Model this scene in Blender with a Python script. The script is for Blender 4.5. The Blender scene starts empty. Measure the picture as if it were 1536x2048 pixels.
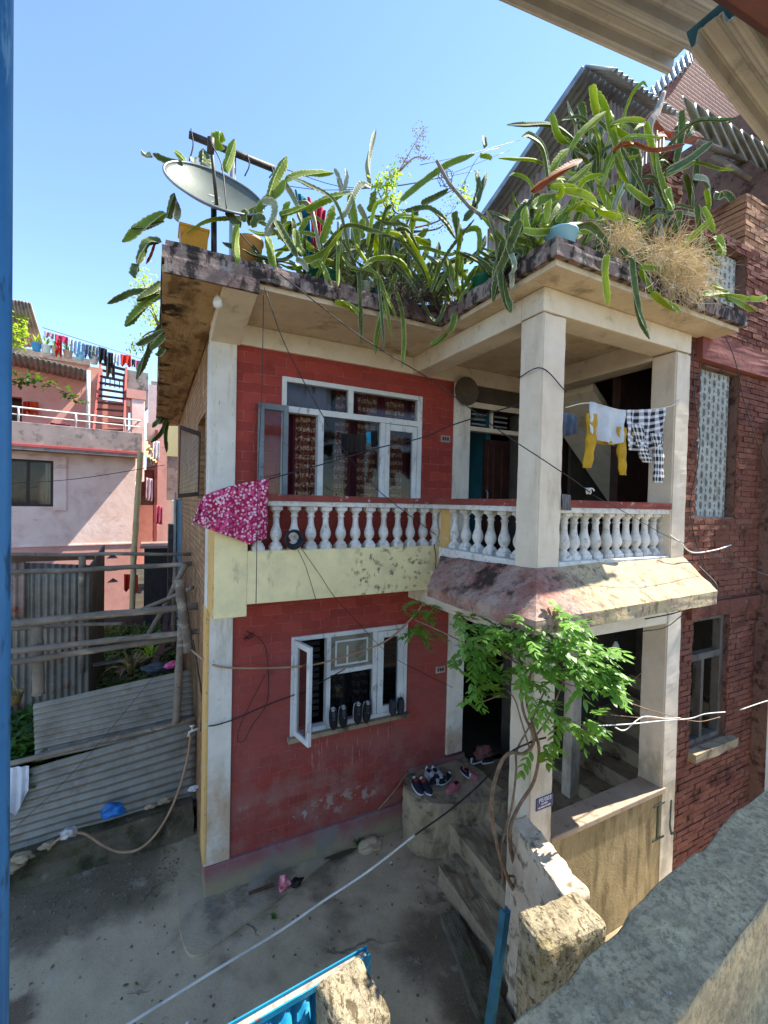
import bpy, bmesh, math, random
from mathutils import Vector, Matrix, noise
random.seed(7)
PI = math.pi
SC = bpy.context.scene
COL = SC.collection
# ------------------------------------------------------------------ camera
FPX, ROLL, PITCH, YAW = 897.63, .0221, -.0211, .4745
CAM = Vector((-.4844, -4.7122, 4.0))
FW = Vector((math.sin(YAW)*math.cos(PITCH), math.cos(YAW)*math.cos(PITCH), math.sin(PITCH)))
RT = Vector((math.cos(YAW), -math.sin(YAW), 0))
UP = RT.cross(FW)
def ray(u, v):
    c, s = math.cos(ROLL), math.sin(ROLL)
    a = c*(u-768)+s*(v-1024); b = -s*(u-768)+c*(v-1024)
    return FW + RT*(a/FPX) - UP*(b/FPX)
def at(u, v, ax, val):
    "where the sight line of a photo pixel meets the real plane ax = val"
    d = ray(u, v); i = 'xyz'.index(ax); t = (val-CAM[i])/d[i]
    return CAM + d*t
def hit(u, v, p, n):
    d = ray(u, v); n = Vector(n); t = (Vector(p)-CAM).dot(n)/d.dot(n)
    return CAM + d*t
def make_camera():
    cd = bpy.data.cameras.new('camera'); co = bpy.data.objects.new('camera', cd); COL.objects.link(co)
    cd.sensor_fit = 'VERTICAL'; cd.sensor_height = 36; cd.lens = 36*FPX/2048
    cd.clip_start = .02; cd.clip_end = 3000
    r = RT*math.cos(ROLL) + UP*math.sin(ROLL); u = UP*math.cos(ROLL) - RT*math.sin(ROLL)
    m = Matrix((r, u, -FW)).transposed().to_4x4(); m.translation = CAM
    co.matrix_world = m
    SC.camera = co
make_camera()
# ------------------------------------------------------------------ colours and materials
def hexc(h):
    h = h.lstrip('#'); o = []
    for i in (0, 2, 4):
        c = int(h[i:i+2], 16)/255
        o.append(c/12.92 if c <= .04045 else ((c+.055)/1.055)**2.4)
    return (*o, 1)
def C(v):
    return hexc(v) if isinstance(v, str) else (*v, 1)
class NT:
    def __init__(s, name):
        s.m = bpy.data.materials.new(name); s.m.use_nodes = True
        s.t = s.m.node_tree; s.t.nodes.clear(); s.L = s.t.links
        s.out = s.n('ShaderNodeOutputMaterial')
        s.geo = s.n('ShaderNodeNewGeometry')
        s.pos = s.geo.outputs['Position']
    def n(s, t, **k):
        x = s.t.nodes.new(t)
        for a, b in k.items(): setattr(x, a, b)
        return x
    def link(s, a, b): s.L.new(a, b)
    def setin(s, node, key, val):
        if hasattr(val, 'is_output') or isinstance(val, bpy.types.NodeSocket): s.link(val, node.inputs[key])
        else: node.inputs[key].default_value = val
    def math(s, op, a, b=0.0):
        x = s.n('ShaderNodeMath', operation=op); s.setin(x, 0, a); s.setin(x, 1, b); return x.outputs[0]
    def mix(s, f, a, b, blend='MIX'):
        x = s.n('ShaderNodeMix', data_type='RGBA', blend_type=blend)
        s.setin(x, 0, f); s.setin(x, 6, a); s.setin(x, 7, b); return x.outputs[2]
    def noise(s, scale=5, detail=6, rough=.6, vec=None, stretch=None, dist=0):
        vec = vec or s.pos
        if stretch:
            mp = s.n('ShaderNodeMapping'); s.link(vec, mp.inputs[0]); mp.inputs['Scale'].default_value = stretch; vec = mp.outputs[0]
        x = s.n('ShaderNodeTexNoise'); s.link(vec, x.inputs['Vector'])
        x.inputs['Scale'].default_value = scale; x.inputs['Detail'].default_value = detail
        x.inputs['Roughness'].default_value = rough; x.inputs['Distortion'].default_value = dist
        return x.outputs[0]
    def ramp(s, f, lo, hi, a=0.0, b=1.0):
        x = s.n('ShaderNodeMapRange'); x.clamp = True; x.interpolation_type = 'SMOOTHSTEP'
        s.link(f, x.inputs[0]); x.inputs[1].default_value = lo; x.inputs[2].default_value = hi
        x.inputs[3].default_value = a; x.inputs[4].default_value = b; return x.outputs[0]
    def xyz(s, v=None):
        x = s.n('ShaderNodeSeparateXYZ'); s.link(v or s.pos, x.inputs[0]); return x.outputs
    def attr(s, name):
        x = s.n('ShaderNodeAttribute', attribute_name=name); return x.outputs['Fac'], x.outputs['Color']
    def bump(s, h, strength=.3, dist=.01, nrm=None):
        x = s.n('ShaderNodeBump'); s.link(h, x.inputs['Height']); x.inputs['Strength'].default_value = strength
        x.inputs['Distance'].default_value = dist
        if nrm: s.link(nrm, x.inputs['Normal'])
        return x.outputs[0]
    def wall_uv(s):
        "world coordinates laid flat on whichever vertical side a face has"
        n = s.n('ShaderNodeSeparateXYZ'); s.link(s.geo.outputs['True Normal'], n.inputs[0])
        p = s.xyz()
        m = s.math('GREATER_THAN', s.math('ABSOLUTE', n.outputs[0]), s.math('ABSOLUTE', n.outputs[1]))
        u = s.math('ADD', s.math('MULTIPLY', p[1], m), s.math('MULTIPLY', p[0], s.math('SUBTRACT', 1.0, m)))
        c = s.n('ShaderNodeCombineXYZ'); s.link(u, c.inputs[0]); s.link(p[2], c.inputs[1]); return c.outputs[0]
    def layers(s, col, layers):
        for l in layers:
            f = s.noise(l.get('s', 5), l.get('d', 6), l.get('r', .65), stretch=l.get('st'), dist=l.get('w', 0), vec=l.get('vec'))
            f = s.ramp(f, l.get('lo', .45), l.get('hi', .6), 0, l.get('k', 1))
            for ax, i in (('x', 0), ('y', 1), ('z', 2)):
                if ax in l:
                    a, b, c, d = l[ax]
                    p = s.xyz()[i]
                    if 'warp' in l: p = s.math('ADD', p, s.math('MULTIPLY', s.math('SUBTRACT', s.noise(l.get('ws', 2.5), 8, .7), .5), l['warp']))
                    f = s.math('MULTIPLY', f, s.math('MULTIPLY', s.ramp(p, a, b), s.ramp(p, c, d, 1, 0)))
            col = s.mix(f, col, C(l['c']))
        return col
    def done(s, col, rough=.85, metal=0, nrm=None, spec=.3, trans=None):
        b = s.n('ShaderNodeBsdfPrincipled'); s.setin(b, 'Base Color', col); s.setin(b, 'Roughness', rough)
        b.inputs['Metallic'].default_value = metal; b.inputs['Specular IOR Level'].default_value = spec
        if nrm: s.link(nrm, b.inputs['Normal'])
        o = b.outputs[0]
        if trans:
            t = s.n('ShaderNodeBsdfTranslucent'); s.setin(t, 'Color', trans[0])
            if nrm: s.link(nrm, t.inputs['Normal'])
            x = s.n('ShaderNodeMixShader'); x.inputs[0].default_value = trans[1]
            s.link(o, x.inputs[1]); s.link(t.outputs[0], x.inputs[2]); o = x.outputs[0]
        s.link(o, s.out.inputs[0]); return s.m
def plaster(name, base, var=None, layers=(), bump=((60, .25, .004),), rough=.9, vs=2.5, spec=.2, metal=0):
    n = NT(name)
    col = n.mix(n.ramp(n.noise(vs, 8, .7), .3, .7), C(base), C(var or base))
    col = n.layers(col, layers)
    nr = None
    for sc, st, di in bump: nr = n.bump(n.noise(sc, 6, .65), st, di, nr)
    return n.done(col, rough, metal, nr, spec)
def simple(name, base, rough=.6, metal=0, var=None, s=12, spec=.4, bump=None, trans=None):
    n = NT(name); col = C(base)
    if var: col = n.mix(n.ramp(n.noise(s, 5, .6), .35, .68), C(base), C(var))
    else: col = n.mix(0.0, C(base), C(base))
    nr = n.bump(n.noise(bump[0], 5, .6), bump[1], bump[2]) if bump else None
    return n.done(col, rough, metal, nr, spec, (col, trans) if trans else None)
def brickmat(name, c1, c2, mortar, bw=.24, bh=.115, ms=.006, mb=.3, layers=(), bump=.6, rough=.75, nz=(40, .3, .004), dist=.004, off=.5, spec=.3):
    n = NT(name)
    uv = n.wall_uv()
    wob = n.n('ShaderNodeVectorMath', operation='ADD')
    sc = n.n('ShaderNodeVectorMath', operation='SCALE'); sc.inputs['Scale'].default_value = .02
    nc = n.n('ShaderNodeTexNoise'); nc.inputs['Scale'].default_value = 3; n.link(n.pos, nc.inputs['Vector'])
    n.link(nc.outputs['Color'], sc.inputs[0]); n.link(uv, wob.inputs[0]); n.link(sc.outputs[0], wob.inputs[1])
    b = n.n('ShaderNodeTexBrick', offset=off); n.link(wob.outputs[0], b.inputs['Vector'])
    b.inputs['Scale'].default_value = 1; b.inputs['Brick Width'].default_value = bw; b.inputs['Row Height'].default_value = bh
    b.inputs['Mortar Size'].default_value = ms; b.inputs['Mortar Smooth'].default_value = mb; b.inputs['Bias'].default_value = 0
    b.inputs['Color1'].default_value = C(c1); b.inputs['Color2'].default_value = C(c2)
    mc = n.mix(n.ramp(n.noise(9, 4), .4, .6), C(mortar), C(c2))
    n.link(mc, b.inputs['Mortar'])
    col = n.layers(b.outputs['Color'], layers)
    inv = n.math('SUBTRACT', 1.0, b.outputs['Fac'])
    nr = n.bump(inv, bump, dist)
    nr = n.bump(n.noise(nz[0], 6, .65), nz[1], nz[2], nr)
    return n.done(col, rough, 0, nr, spec)
def glassmat(name, tint='#20262b', rough=.06):
    n = NT(name)
    g = n.n('ShaderNodeBsdfGlossy'); g.inputs['Roughness'].default_value = rough; g.inputs['Color'].default_value = (.34, .34, .34, 1)
    t = n.n('ShaderNodeBsdfTransparent'); t.inputs['Color'].default_value = (.75, .78, .8, 1)
    f = n.n('ShaderNodeFresnel'); f.inputs['IOR'].default_value = 1.5
    x = n.n('ShaderNodeMixShader'); n.link(n.math('ADD', n.math('MULTIPLY', f.outputs[0], .8), .02), x.inputs[0]); n.link(t.outputs[0], x.inputs[1]); n.link(g.outputs[0], x.inputs[2])
    n.link(x.outputs[0], n.out.inputs[0]); return n.m
# ------------------------------------------------------------------ mesh builder
class MB:
    def __init__(s): s.bm = bmesh.new(); s.uv = s.bm.loops.layers.uv.new('UVMap'); s.cl = s.bm.verts.layers.float.new('edge')
    def v(s, p, e=0.0):
        x = s.bm.verts.new(p); x[s.cl] = e; return x
    def face(s, vs):
        try: return s.bm.faces.new(vs)
        except ValueError: return None
    def poly(s, pts, e=0.0): s.face([s.v(p, e) for p in pts]); return s
    def hexa(s, p, e=0.0):
        v = [s.v(q, e) for q in p]
        for f in ((3, 2, 1, 0), (4, 5, 6, 7), (0, 1, 5, 4), (1, 2, 6, 5), (2, 3, 7, 6), (3, 0, 4, 7)): s.face([v[i] for i in f])
        return s
    def box(s, x0, x1, y0, y1, z0, z1, e=0.0):
        s.hexa([(x0, y0, z0), (x1, y0, z0), (x1, y1, z0), (x0, y1, z0), (x0, y0, z1), (x1, y0, z1), (x1, y1, z1), (x0, y1, z1)], e); return s
    def obox(s, c, ax, ay, az, e=0.0):
        c, ax, ay, az = (Vector(q) for q in (c, ax, ay, az))
        s.hexa([c-ax-ay-az, c+ax-ay-az, c+ax+ay-az, c-ax+ay-az, c-ax-ay+az, c+ax-ay+az, c+ax+ay+az, c-ax+ay+az], e); return s
    def extr(s, pts, d, e=0.0):
        "closed outline pts swept by d"
        d = Vector(d); a = [s.v(p, e) for p in pts]; b = [s.v(Vector(p)+d, e) for p in pts]
        s.face(a[::-1]); s.face(b)
        k = len(pts)
        for i in range(k): s.face([a[i], a[(i+1) % k], b[(i+1) % k], b[i]])
        return s
    def tube(s, pts, r, n=8, caps=True, e=0.0):
        pts = [Vector(p) for p in pts]; k = len(pts)
        rs = r if isinstance(r, (list, tuple)) else [r]*k
        ref = None; rings = []
        for i, p in enumerate(pts):
            t = (pts[min(i+1, k-1)]-pts[max(i-1, 0)]); t = t.normalized() if t.length > 1e-9 else Vector((0, 0, 1))
            if ref is None:
                ref = Vector((0, 0, 1)) if abs(t.z) < .9 else Vector((1, 0, 0))
            a = (ref - t*ref.dot(t)).normalized(); b = t.cross(a); ref = a
            rings.append([s.v(p + (a*math.cos(2*PI*j/n)+b*math.sin(2*PI*j/n))*rs[i], e) for j in range(n)])
        for i in range(k-1):
            for j in range(n): s.face([rings[i][j], rings[i][(j+1) % n], rings[i+1][(j+1) % n], rings[i+1][j]])
        if caps: s.face(rings[0][::-1]); s.face(rings[-1])
        return s
    def lathe(s, prof, c, n=16, square=()):
        c = Vector(c); rings = []
        for i, (r, z) in enumerate(prof):
            ring = []
            for j in range(n):
                a = 2*PI*j/n; k = 1
                if i in square:
                    k = 1/max(abs(math.cos(a)), abs(math.sin(a)))
                ring.append(s.v(c+Vector((r*k*math.cos(a), r*k*math.sin(a), z))))
            rings.append(ring)
        for i in range(len(prof)-1):
            for j in range(n): s.face([rings[i][j], rings[i][(j+1) % n], rings[i+1][(j+1) % n], rings[i+1][j]])
        s.face(rings[0][::-1]); s.face(rings[-1]); return s
    def grid(s, fn, nu, nv, thick=0):
        V = [[s.v(fn(i/nu, j/nv)) for j in range(nv+1)] for i in range(nu+1)]
        for i in range(nu):
            for j in range(nv):
                f = s.face([V[i][j], V[i+1][j], V[i+1][j+1], V[i][j+1]])
                if f:
                    for l, (a, b) in zip(f.loops, ((i, j), (i+1, j), (i+1, j+1), (i, j+1))): l[s.uv].uv = (a/nu, b/nv)
        return s
    def wall(s, x0, x1, z0, z1, y0, y1, holes=(), ax='x'):
        "wall slab with rectangular openings (a0,a1,z0,z1); ax is the axis it runs along"
        xs = sorted({x0, x1, *[h[0] for h in holes], *[h[1] for h in holes]}); zs = sorted({z0, z1, *[h[2] for h in holes], *[h[3] for h in holes]})
        xs = [x for x in xs if x0 <= x <= x1]; zs = [z for z in zs if z0 <= z <= z1]
        solid = lambda i, j: 0 <= i < len(xs)-1 and 0 <= j < len(zs)-1 and not any(h[0]-1e-6 <= xs[i] and xs[i+1] <= h[1]+1e-6 and h[2]-1e-6 <= zs[j] and zs[j+1] <= h[3]+1e-6 for h in holes)
        P = (lambda a, y, z: (a, y, z)) if ax == 'x' else (lambda a, y, z: (y, a, z))
        for i in range(len(xs)-1):
            for j in range(len(zs)-1):
                if not solid(i, j): continue
                a0, a1, b0, b1 = xs[i], xs[i+1], zs[j], zs[j+1]
                s.poly([P(a0, y0, b0), P(a1, y0, b0), P(a1, y0, b1), P(a0, y0, b1)])
                s.poly([P(a1, y1, b0), P(a0, y1, b0), P(a0, y1, b1), P(a1, y1, b1)])
                if not solid(i-1, j): s.poly([P(a0, y1, b0), P(a0, y0, b0), P(a0, y0, b1), P(a0, y1, b1)])
                if not solid(i+1, j): s.poly([P(a1, y0, b0), P(a1, y1, b0), P(a1, y1, b1), P(a1, y0, b1)])
                if not solid(i, j-1): s.poly([P(a0, y1, b0), P(a1, y1, b0), P(a1, y0, b0), P(a0, y0, b0)])
                if not solid(i, j+1): s.poly([P(a0, y0, b1), P(a1, y0, b1), P(a1, y1, b1), P(a0, y1, b1)])
        return s
    def rough(s, cuts, amt, scale, seed=0.0, zfix=None):
        bmesh.ops.triangulate(s.bm, faces=[f for f in s.bm.faces if len(f.verts) > 4])
        for _ in range(cuts):
            bmesh.ops.subdivide_edges(s.bm, edges=s.bm.edges[:], cuts=1, use_grid_fill=True)
        bmesh.ops.remove_doubles(s.bm, verts=s.bm.verts[:], dist=1e-5)
        s.bm.normal_update()
        for v in s.bm.verts:
            q = v.co*scale + Vector((seed, seed*2, 0))
            d = noise.noise(q) + .5*noise.noise(q*2.3) + .3*noise.noise(q*5.1)
            v.co += v.normal*d*amt
        return s
    def smooth_once(s, f=.5, rep=1):
        for _ in range(rep): bmesh.ops.smooth_vert(s.bm, verts=s.bm.verts[:], factor=f, use_axis_x=True, use_axis_y=True, use_axis_z=True)
        return s
    def build(s, name, mat, parent=None, smooth=False, bevel=0, solid=0, subsurf=0, fix=True):
        if fix: bmesh.ops.recalc_face_normals(s.bm, faces=s.bm.faces[:])
        if parent is not None:
            off = parent['_o'] if '_o' in parent else (0, 0, 0)
            bmesh.ops.translate(s.bm, verts=s.bm.verts[:], vec=-Vector(off))
        me = bpy.data.meshes.new(name); s.bm.to_mesh(me); s.bm.free()
        if smooth:
            for p in me.polygons: p.use_smooth = True
        for m in (mat if isinstance(mat, (list, tuple)) else [mat]): me.materials.append(m)
        o = bpy.data.objects.new(name, me); COL.objects.link(o)
        if parent is not None: o.parent = parent
        if bevel:
            m = o.modifiers.new('bevel', 'BEVEL'); m.width = bevel; m.segments = 2; m.limit_method = 'ANGLE'; m.angle_limit = .7
        if solid:
            m = o.modifiers.new('solid', 'SOLIDIFY'); m.thickness = solid; m.offset = 0
        if subsurf:
            m = o.modifiers.new('sub', 'SUBSURF'); m.levels = subsurf; m.render_levels = subsurf
        return o
def tag(o, label, cat, group=None, kind=None):
    o['label'] = label; o['category'] = cat
    if group: o['group'] = group
    if kind: o['kind'] = kind
    return o
def thing(name, loc, label, cat, group=None):
    o = bpy.data.objects.new(name, None); COL.objects.link(o); o.location = loc; o.empty_display_size = .1
    o['_o'] = tuple(loc)
    return tag(o, label, cat, group)
def struct(o): o['kind'] = 'structure'; return o
def dup(o, parent=None):
    c = o.copy(); COL.objects.link(c); c.parent = parent
    for ch in o.children: dup(ch, c)
    return c
def spline(pts, n=6):
    "Catmull-Rom through the points"
    P = [Vector(p) for p in pts]; P = [P[0]*2-P[1]] + P + [P[-1]*2-P[-2]]; o = []
    for i in range(1, len(P)-2):
        a, b, c, d = P[i-1:i+3]
        for k in range(n):
            t = k/n
            o.append(.5*((2*b)+(c-a)*t+(2*a-5*b+4*c-d)*t*t+(3*b-a-3*c+d)*t**3))
    o.append(P[-2]); return o
def sag(a, b, drop, n=16):
    a, b = Vector(a), Vector(b)
    return [a.lerp(b, i/n) - Vector((0, 0, drop*4*(i/n)*(1-i/n))) for i in range(n+1)]
# ------------------------------------------------------------------ the scene's materials
MOLD = '#2b2622'
M = {}
M['brick_low'] = brickmat('red_painted_brick', '#a04034', '#8a342b', '#a86c60', .215, .1, .0024, .12,
    layers=[dict(c='#84524e', s=1.6, d=8, lo=.3, hi=.6, k=.5, z=(.2, .3, 2.0, 3.0)), dict(c='#c4b5a8', s=45, st=(1, 1, .05), lo=.6, hi=.67, k=.7, z=(.6, 1.0, 1.38, 1.42), x=(.85, .95, 2.1, 2.25)), dict(c='#a8a498', s=5, d=9, lo=.5, hi=.54, k=.85, z=(.42, .48, .62, .72), x=(.95, 1.2, 1.8, 2.0), warp=.25, ws=4), dict(c='#b09a94', s=30, st=(1, 1, .12), lo=.62, hi=.72, k=.55, z=(.3, .5, 1.0, 2.2)),
            dict(c='#957468', s=3, lo=.42, hi=.62, k=.55, z=(.25, .35, .7, 1.5)),
            dict(c='#a5a29a', s=3.2, d=8, lo=.60, hi=.63, k=.9, z=(.42, .5, .72, .85)), dict(c='#56201c', s=4, lo=.55, hi=.75, k=.5), dict(c='#94453c', s=1.3, lo=.45, hi=.7, k=.5)])
M['brick_side'] = brickmat('ochre_side_brick', '#a8805a', '#926a48', '#7a6248', .23, .075, .012, .3, bump=1, dist=.012,
    layers=[dict(c='#c4a67c', s=3, lo=.5, hi=.7, k=.6), dict(c='#4a3522', s=6, lo=.6, hi=.75, k=.6)], rough=.95)
M['white_plaster'] = plaster('white_blue_plaster', '#dcd6c8', '#c9c4b6', [
    dict(c='#8d8672', s=5, st=(1, 1, .2), lo=.5, hi=.7, k=.55), dict(c='#5d574a', s=22, st=(1, 1, .35), lo=.62, hi=.75, k=.7),
    dict(c='#a8793a', s=3, lo=.35, hi=.6, k=.55, z=(.2, .35, .9, 1.6))])
M['cream_plaster'] = plaster('cream_plaster', '#d9cbb6', '#c8baa8', [
    dict(c='#8d7c66', s=4, st=(1, 1, .35), lo=.55, hi=.75, k=.5), dict(c='#6b5c48', s=16, lo=.66, hi=.76, k=.6)])
M['pillar'] = plaster('pillar_plaster', '#dccdb8', '#cabba6', [
    dict(c='#9b8a72', s=3.5, st=(1, 1, .25), lo=.52, hi=.75, k=.55), dict(c='#70604c', s=20, lo=.68, hi=.74, k=.6),
    dict(c='#7d6f52', s=3, st=(1, 1, .4), lo=.42, hi=.62, k=.6, z=(-.1, 0, 1.2, 2.4))])
M['beam'] = plaster('beam_plaster', '#ddd2bd', '#cbbea7', [dict(c='#8a7654', s=5, lo=.56, hi=.75, k=.5)])
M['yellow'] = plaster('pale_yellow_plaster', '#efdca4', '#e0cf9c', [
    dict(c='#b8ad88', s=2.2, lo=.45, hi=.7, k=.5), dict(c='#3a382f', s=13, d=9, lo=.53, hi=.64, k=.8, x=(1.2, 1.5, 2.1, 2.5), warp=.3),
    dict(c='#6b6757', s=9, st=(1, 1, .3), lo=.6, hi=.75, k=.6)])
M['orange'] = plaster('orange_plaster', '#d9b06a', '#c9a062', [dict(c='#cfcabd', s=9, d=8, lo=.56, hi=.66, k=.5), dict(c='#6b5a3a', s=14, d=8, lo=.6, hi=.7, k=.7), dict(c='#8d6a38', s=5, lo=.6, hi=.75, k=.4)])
M['soffit'] = plaster('soffit_plaster', '#cdbea4', '#bcab90', [dict(c='#5c4c38', s=2.6, d=8, lo=.56, hi=.7, k=.6), dict(c='#8d7858', s=6, lo=.5, hi=.7, k=.5)])
M['side_soffit'] = plaster('rotten_soffit', '#c4a87e', '#ad9068', [
    dict(c='#7a6040', s=3, st=(1.6, .5, 1), d=9, lo=.47, hi=.62, k=.85), dict(c='#1e1712', s=2.6, d=9, lo=.5, hi=.6, k=.95, x=(-.6, -.5, -.34, -.12)), dict(c='#3d2a19', s=7, d=9, lo=.56, hi=.7, k=.8)],
    bump=((8, .9, .03), (40, .5, .01)))
M['fascia'] = plaster('mouldy_fascia', '#6e5650', '#8a7a70', [
    dict(c='#9c9488', s=7, d=9, lo=.5, hi=.62, k=.6), dict(c='#1f1b1a', s=9, d=9, st=(1, 1, .5), lo=.46, hi=.58, k=.92)], bump=((14, .9, .02), (60, .5, .006)), vs=4)
M['roof_top'] = plaster('roof_concrete', '#6e6a62', '#4d4a44', [dict(c='#23201c', s=4, lo=.5, hi=.65, k=.8)])
M['rail_white'] = plaster('baluster_white', '#d8d5ce', '#c8c5bf', [dict(c='#7b7468', s=18, d=8, lo=.5, hi=.7, k=.7), dict(c='#9a8f7c', s=3, d=8, lo=.45, hi=.65, k=.5), dict(c='#4a443a', s=30, d=8, lo=.62, hi=.7, k=.7)], bump=((90, .2, .003),))
M['rail_red'] = plaster('rail_red', '#85453c', '#733832', [dict(c='#b09a94', s=14, d=8, lo=.58, hi=.66, k=.8)])
M['awning'] = plaster('awning_render', '#8c5448', '#a89484', [
    dict(c='#b8a680', s=5, d=9, lo=.28, hi=.5, k=.95, x=(2.3, 2.7, 9, 9.1), warp=.5), dict(c='#a08c80', s=4, d=9, lo=.5, hi=.62, k=.6),
    dict(c='#221c1a', s=3.3, d=9, lo=.5, hi=.62, k=.92, x=(1.7, 2.05, 2.3, 2.9)), dict(c='#4c4038', s=26, lo=.54, hi=.68, k=.7), dict(c='#5c5040', s=12, st=(1, 1, .3), d=9, lo=.55, hi=.66, k=.65), dict(c='#9a6a58', s=3, d=8, lo=.6, hi=.72, k=.5)],
    bump=((10, .6, .02), (70, .6, .006)), vs=3)
M['plinth'] = plaster('plinth_cement', '#85544f', '#91696a', [
    dict(c='#94886c', s=3, d=8, lo=.25, hi=.5, z=(-1, -.9, .1, .3)), dict(c='#7d7a72', s=2.5, d=8, lo=.5, hi=.62, k=.8)])
n = NT('grey_concrete')
_c = n.mix(n.ramp(n.noise(2.5, 8, .7), .3, .7), C('#bda988'), C('#a89778'))
_c = n.layers(_c, [
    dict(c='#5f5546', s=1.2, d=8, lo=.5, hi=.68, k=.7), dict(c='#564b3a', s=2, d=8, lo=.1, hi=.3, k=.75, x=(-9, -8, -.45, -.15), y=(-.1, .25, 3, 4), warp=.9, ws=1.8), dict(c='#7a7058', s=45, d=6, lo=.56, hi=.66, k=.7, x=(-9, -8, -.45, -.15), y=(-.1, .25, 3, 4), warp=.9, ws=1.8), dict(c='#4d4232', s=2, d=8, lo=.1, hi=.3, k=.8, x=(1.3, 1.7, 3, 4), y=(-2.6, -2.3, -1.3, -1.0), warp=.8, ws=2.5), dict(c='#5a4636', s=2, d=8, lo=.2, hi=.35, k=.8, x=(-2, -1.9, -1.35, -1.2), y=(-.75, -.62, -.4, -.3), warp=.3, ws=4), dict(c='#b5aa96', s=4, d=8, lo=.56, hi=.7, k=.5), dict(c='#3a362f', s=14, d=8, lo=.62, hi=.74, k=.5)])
_v = n.n('ShaderNodeTexVoronoi', feature='DISTANCE_TO_EDGE'); _v.inputs['Scale'].default_value = .75
_d = n.n('ShaderNodeVectorMath', operation='ADD'); _s = n.n('ShaderNodeVectorMath', operation='SCALE'); _s.inputs['Scale'].default_value = .35
_t = n.n('ShaderNodeTexNoise'); _t.inputs['Scale'].default_value = 3; _t.inputs['Detail'].default_value = 8; n.link(n.pos, _t.inputs['Vector']); n.link(_t.outputs['Color'], _s.inputs[0]); n.link(n.pos, _d.inputs[0]); n.link(_s.outputs[0], _d.inputs[1]); n.link(_d.outputs[0], _v.inputs['Vector'])
_k = n.math('MULTIPLY', n.ramp(_v.outputs['Distance'], .004, .014, 1, 0), n.ramp(n.noise(1.1, 3), .5, .6))
_c = n.mix(n.math('MULTIPLY', _k, .55), _c, C('#4a4236'))
_c = n.mix(n.ramp(n.noise(150, 3, .5), .62, .7, 0, .6), _c, C('#c4b8a2')); _c = n.mix(n.ramp(n.noise(95, 3, .5), .62, .7, 0, .6), _c, C('#4a4236'))
_b = n.bump(n.noise(5, 6), .3, .02); _b = n.bump(n.noise(50, 6), .4, .006, _b); _b = n.bump(n.math('SUBTRACT', 1.0, _k), .8, .01, _b)
M['concrete'] = n.done(_c, .92, 0, _b, .2)
M['step'] = plaster('step_concrete', '#a6957a', '#86785f', [
    dict(c='#857256', s=3, d=8, lo=.5, hi=.66, k=.6), dict(c='#353028', s=5, d=8, lo=.52, hi=.68, k=.7)], bump=((9, .6, .02), (60, .5, .006)))
M['mud'] = plaster('damp_mud', '#3b342a', '#2c2822', [dict(c='#55503f', s=16, d=8, lo=.55, hi=.7, k=.7), dict(c='#46453a', s=40, lo=.6, hi=.7, k=.8)],
    bump=((20, .8, .02), (90, .8, .008)), vs=3)
M['moss_wall'] = plaster('mossy_concrete', '#685f4e', '#4c4636', [
    dict(c='#2b2a1c', s=2.4, d=9, lo=.48, hi=.62, k=.9), dict(c='#3d4a1e', s=5, d=8, lo=.55, hi=.68, k=.8), dict(c='#857c6a', s=6, d=8, lo=.58, hi=.7, k=.6)],
    bump=((7, .9, .04), (40, .7, .01)))
M['lime_post'] = plaster('weathered_post', '#ab9f84', '#867b64', [
    dict(c='#6a6048', s=22, st=(1, 1, .4), d=9, lo=.5, hi=.64, k=.8), dict(c='#857440', s=4, d=8, lo=.54, hi=.68, k=.5), dict(c='#2e281e', s=40, lo=.6, hi=.68, k=.8), dict(c='#40341f', s=26, st=(1, .45, 1), d=9, w=1, lo=.52, hi=.6, k=.8)],
    bump=((18, 1, .03), (70, .9, .008)), vs=6)
M['grey_parapet'] = plaster('weathered_parapet', '#d8c296', '#bda882', [
    dict(c='#7d7058', s=48, d=12, r=.8, lo=.45, hi=.6, k=.8), dict(c='#e0d2b0', s=80, d=12, r=.8, lo=.53, hi=.64, k=.7), dict(c='#978a6e', s=10, d=12, r=.75, lo=.45, hi=.62, k=.55), dict(c='#3f3b33', s=2.2, d=10, r=.75, lo=.5, hi=.7, k=.55),
    dict(c='#e2dccb', s=4.5, d=12, r=.8, lo=.61, hi=.66, k=.85)], bump=((14, .7, .02), (48, 1, .012), (170, .9, .004)), vs=9)
M['wall_ochre'] = plaster('halfwall_render', '#a08c66', '#857352', [
    dict(c='#5f5036', s=10, st=(1, 1, .18), d=9, lo=.46, hi=.66, k=.75), dict(c='#c4b48c', s=5, st=(1, 1, .3), d=8, lo=.58, hi=.7, k=.5), dict(c='#3a2f20', s=26, lo=.66, hi=.74, k=.7)], bump=((30, .9, .012), (90, .7, .004)))
M['coping'] = plaster('coping_brown', '#927e6a', '#a6927c', [dict(c='#4c3a34', s=9, d=8, lo=.55, hi=.7, k=.6)], rough=.6)
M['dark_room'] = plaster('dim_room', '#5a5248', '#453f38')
M['teal_room'] = plaster('teal_room', '#2a6a78', '#235a66')
M['dark_wood'] = simple('dark_wood', '#3a1c15', .5, var='#24110d', s=9)
M['brown_wood'] = simple('brown_wood', '#5a3a26', .6, var='#422a1b', s=9)
M['white_frame'] = plaster('white_window_paint', '#d8d9d5', '#c0c3c1', [dict(c='#6d6f6c', s=14, d=8, st=(1, 1, .3), lo=.56, hi=.68, k=.7)], bump=((60, .2, .003),), rough=.6)
M['grey_frame'] = plaster('worn_grey_frame', '#7d868a', '#63696b', [dict(c='#4a4540', s=14, lo=.56, hi=.68, k=.7)], rough=.7)
M['glass'] = glassmat('window_glass')
M['maroon'] = plaster('maroon_paint', '#9c6462', '#8a5452', [dict(c='#6a3c3a', s=5, lo=.55, hi=.7, k=.5)])
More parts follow.
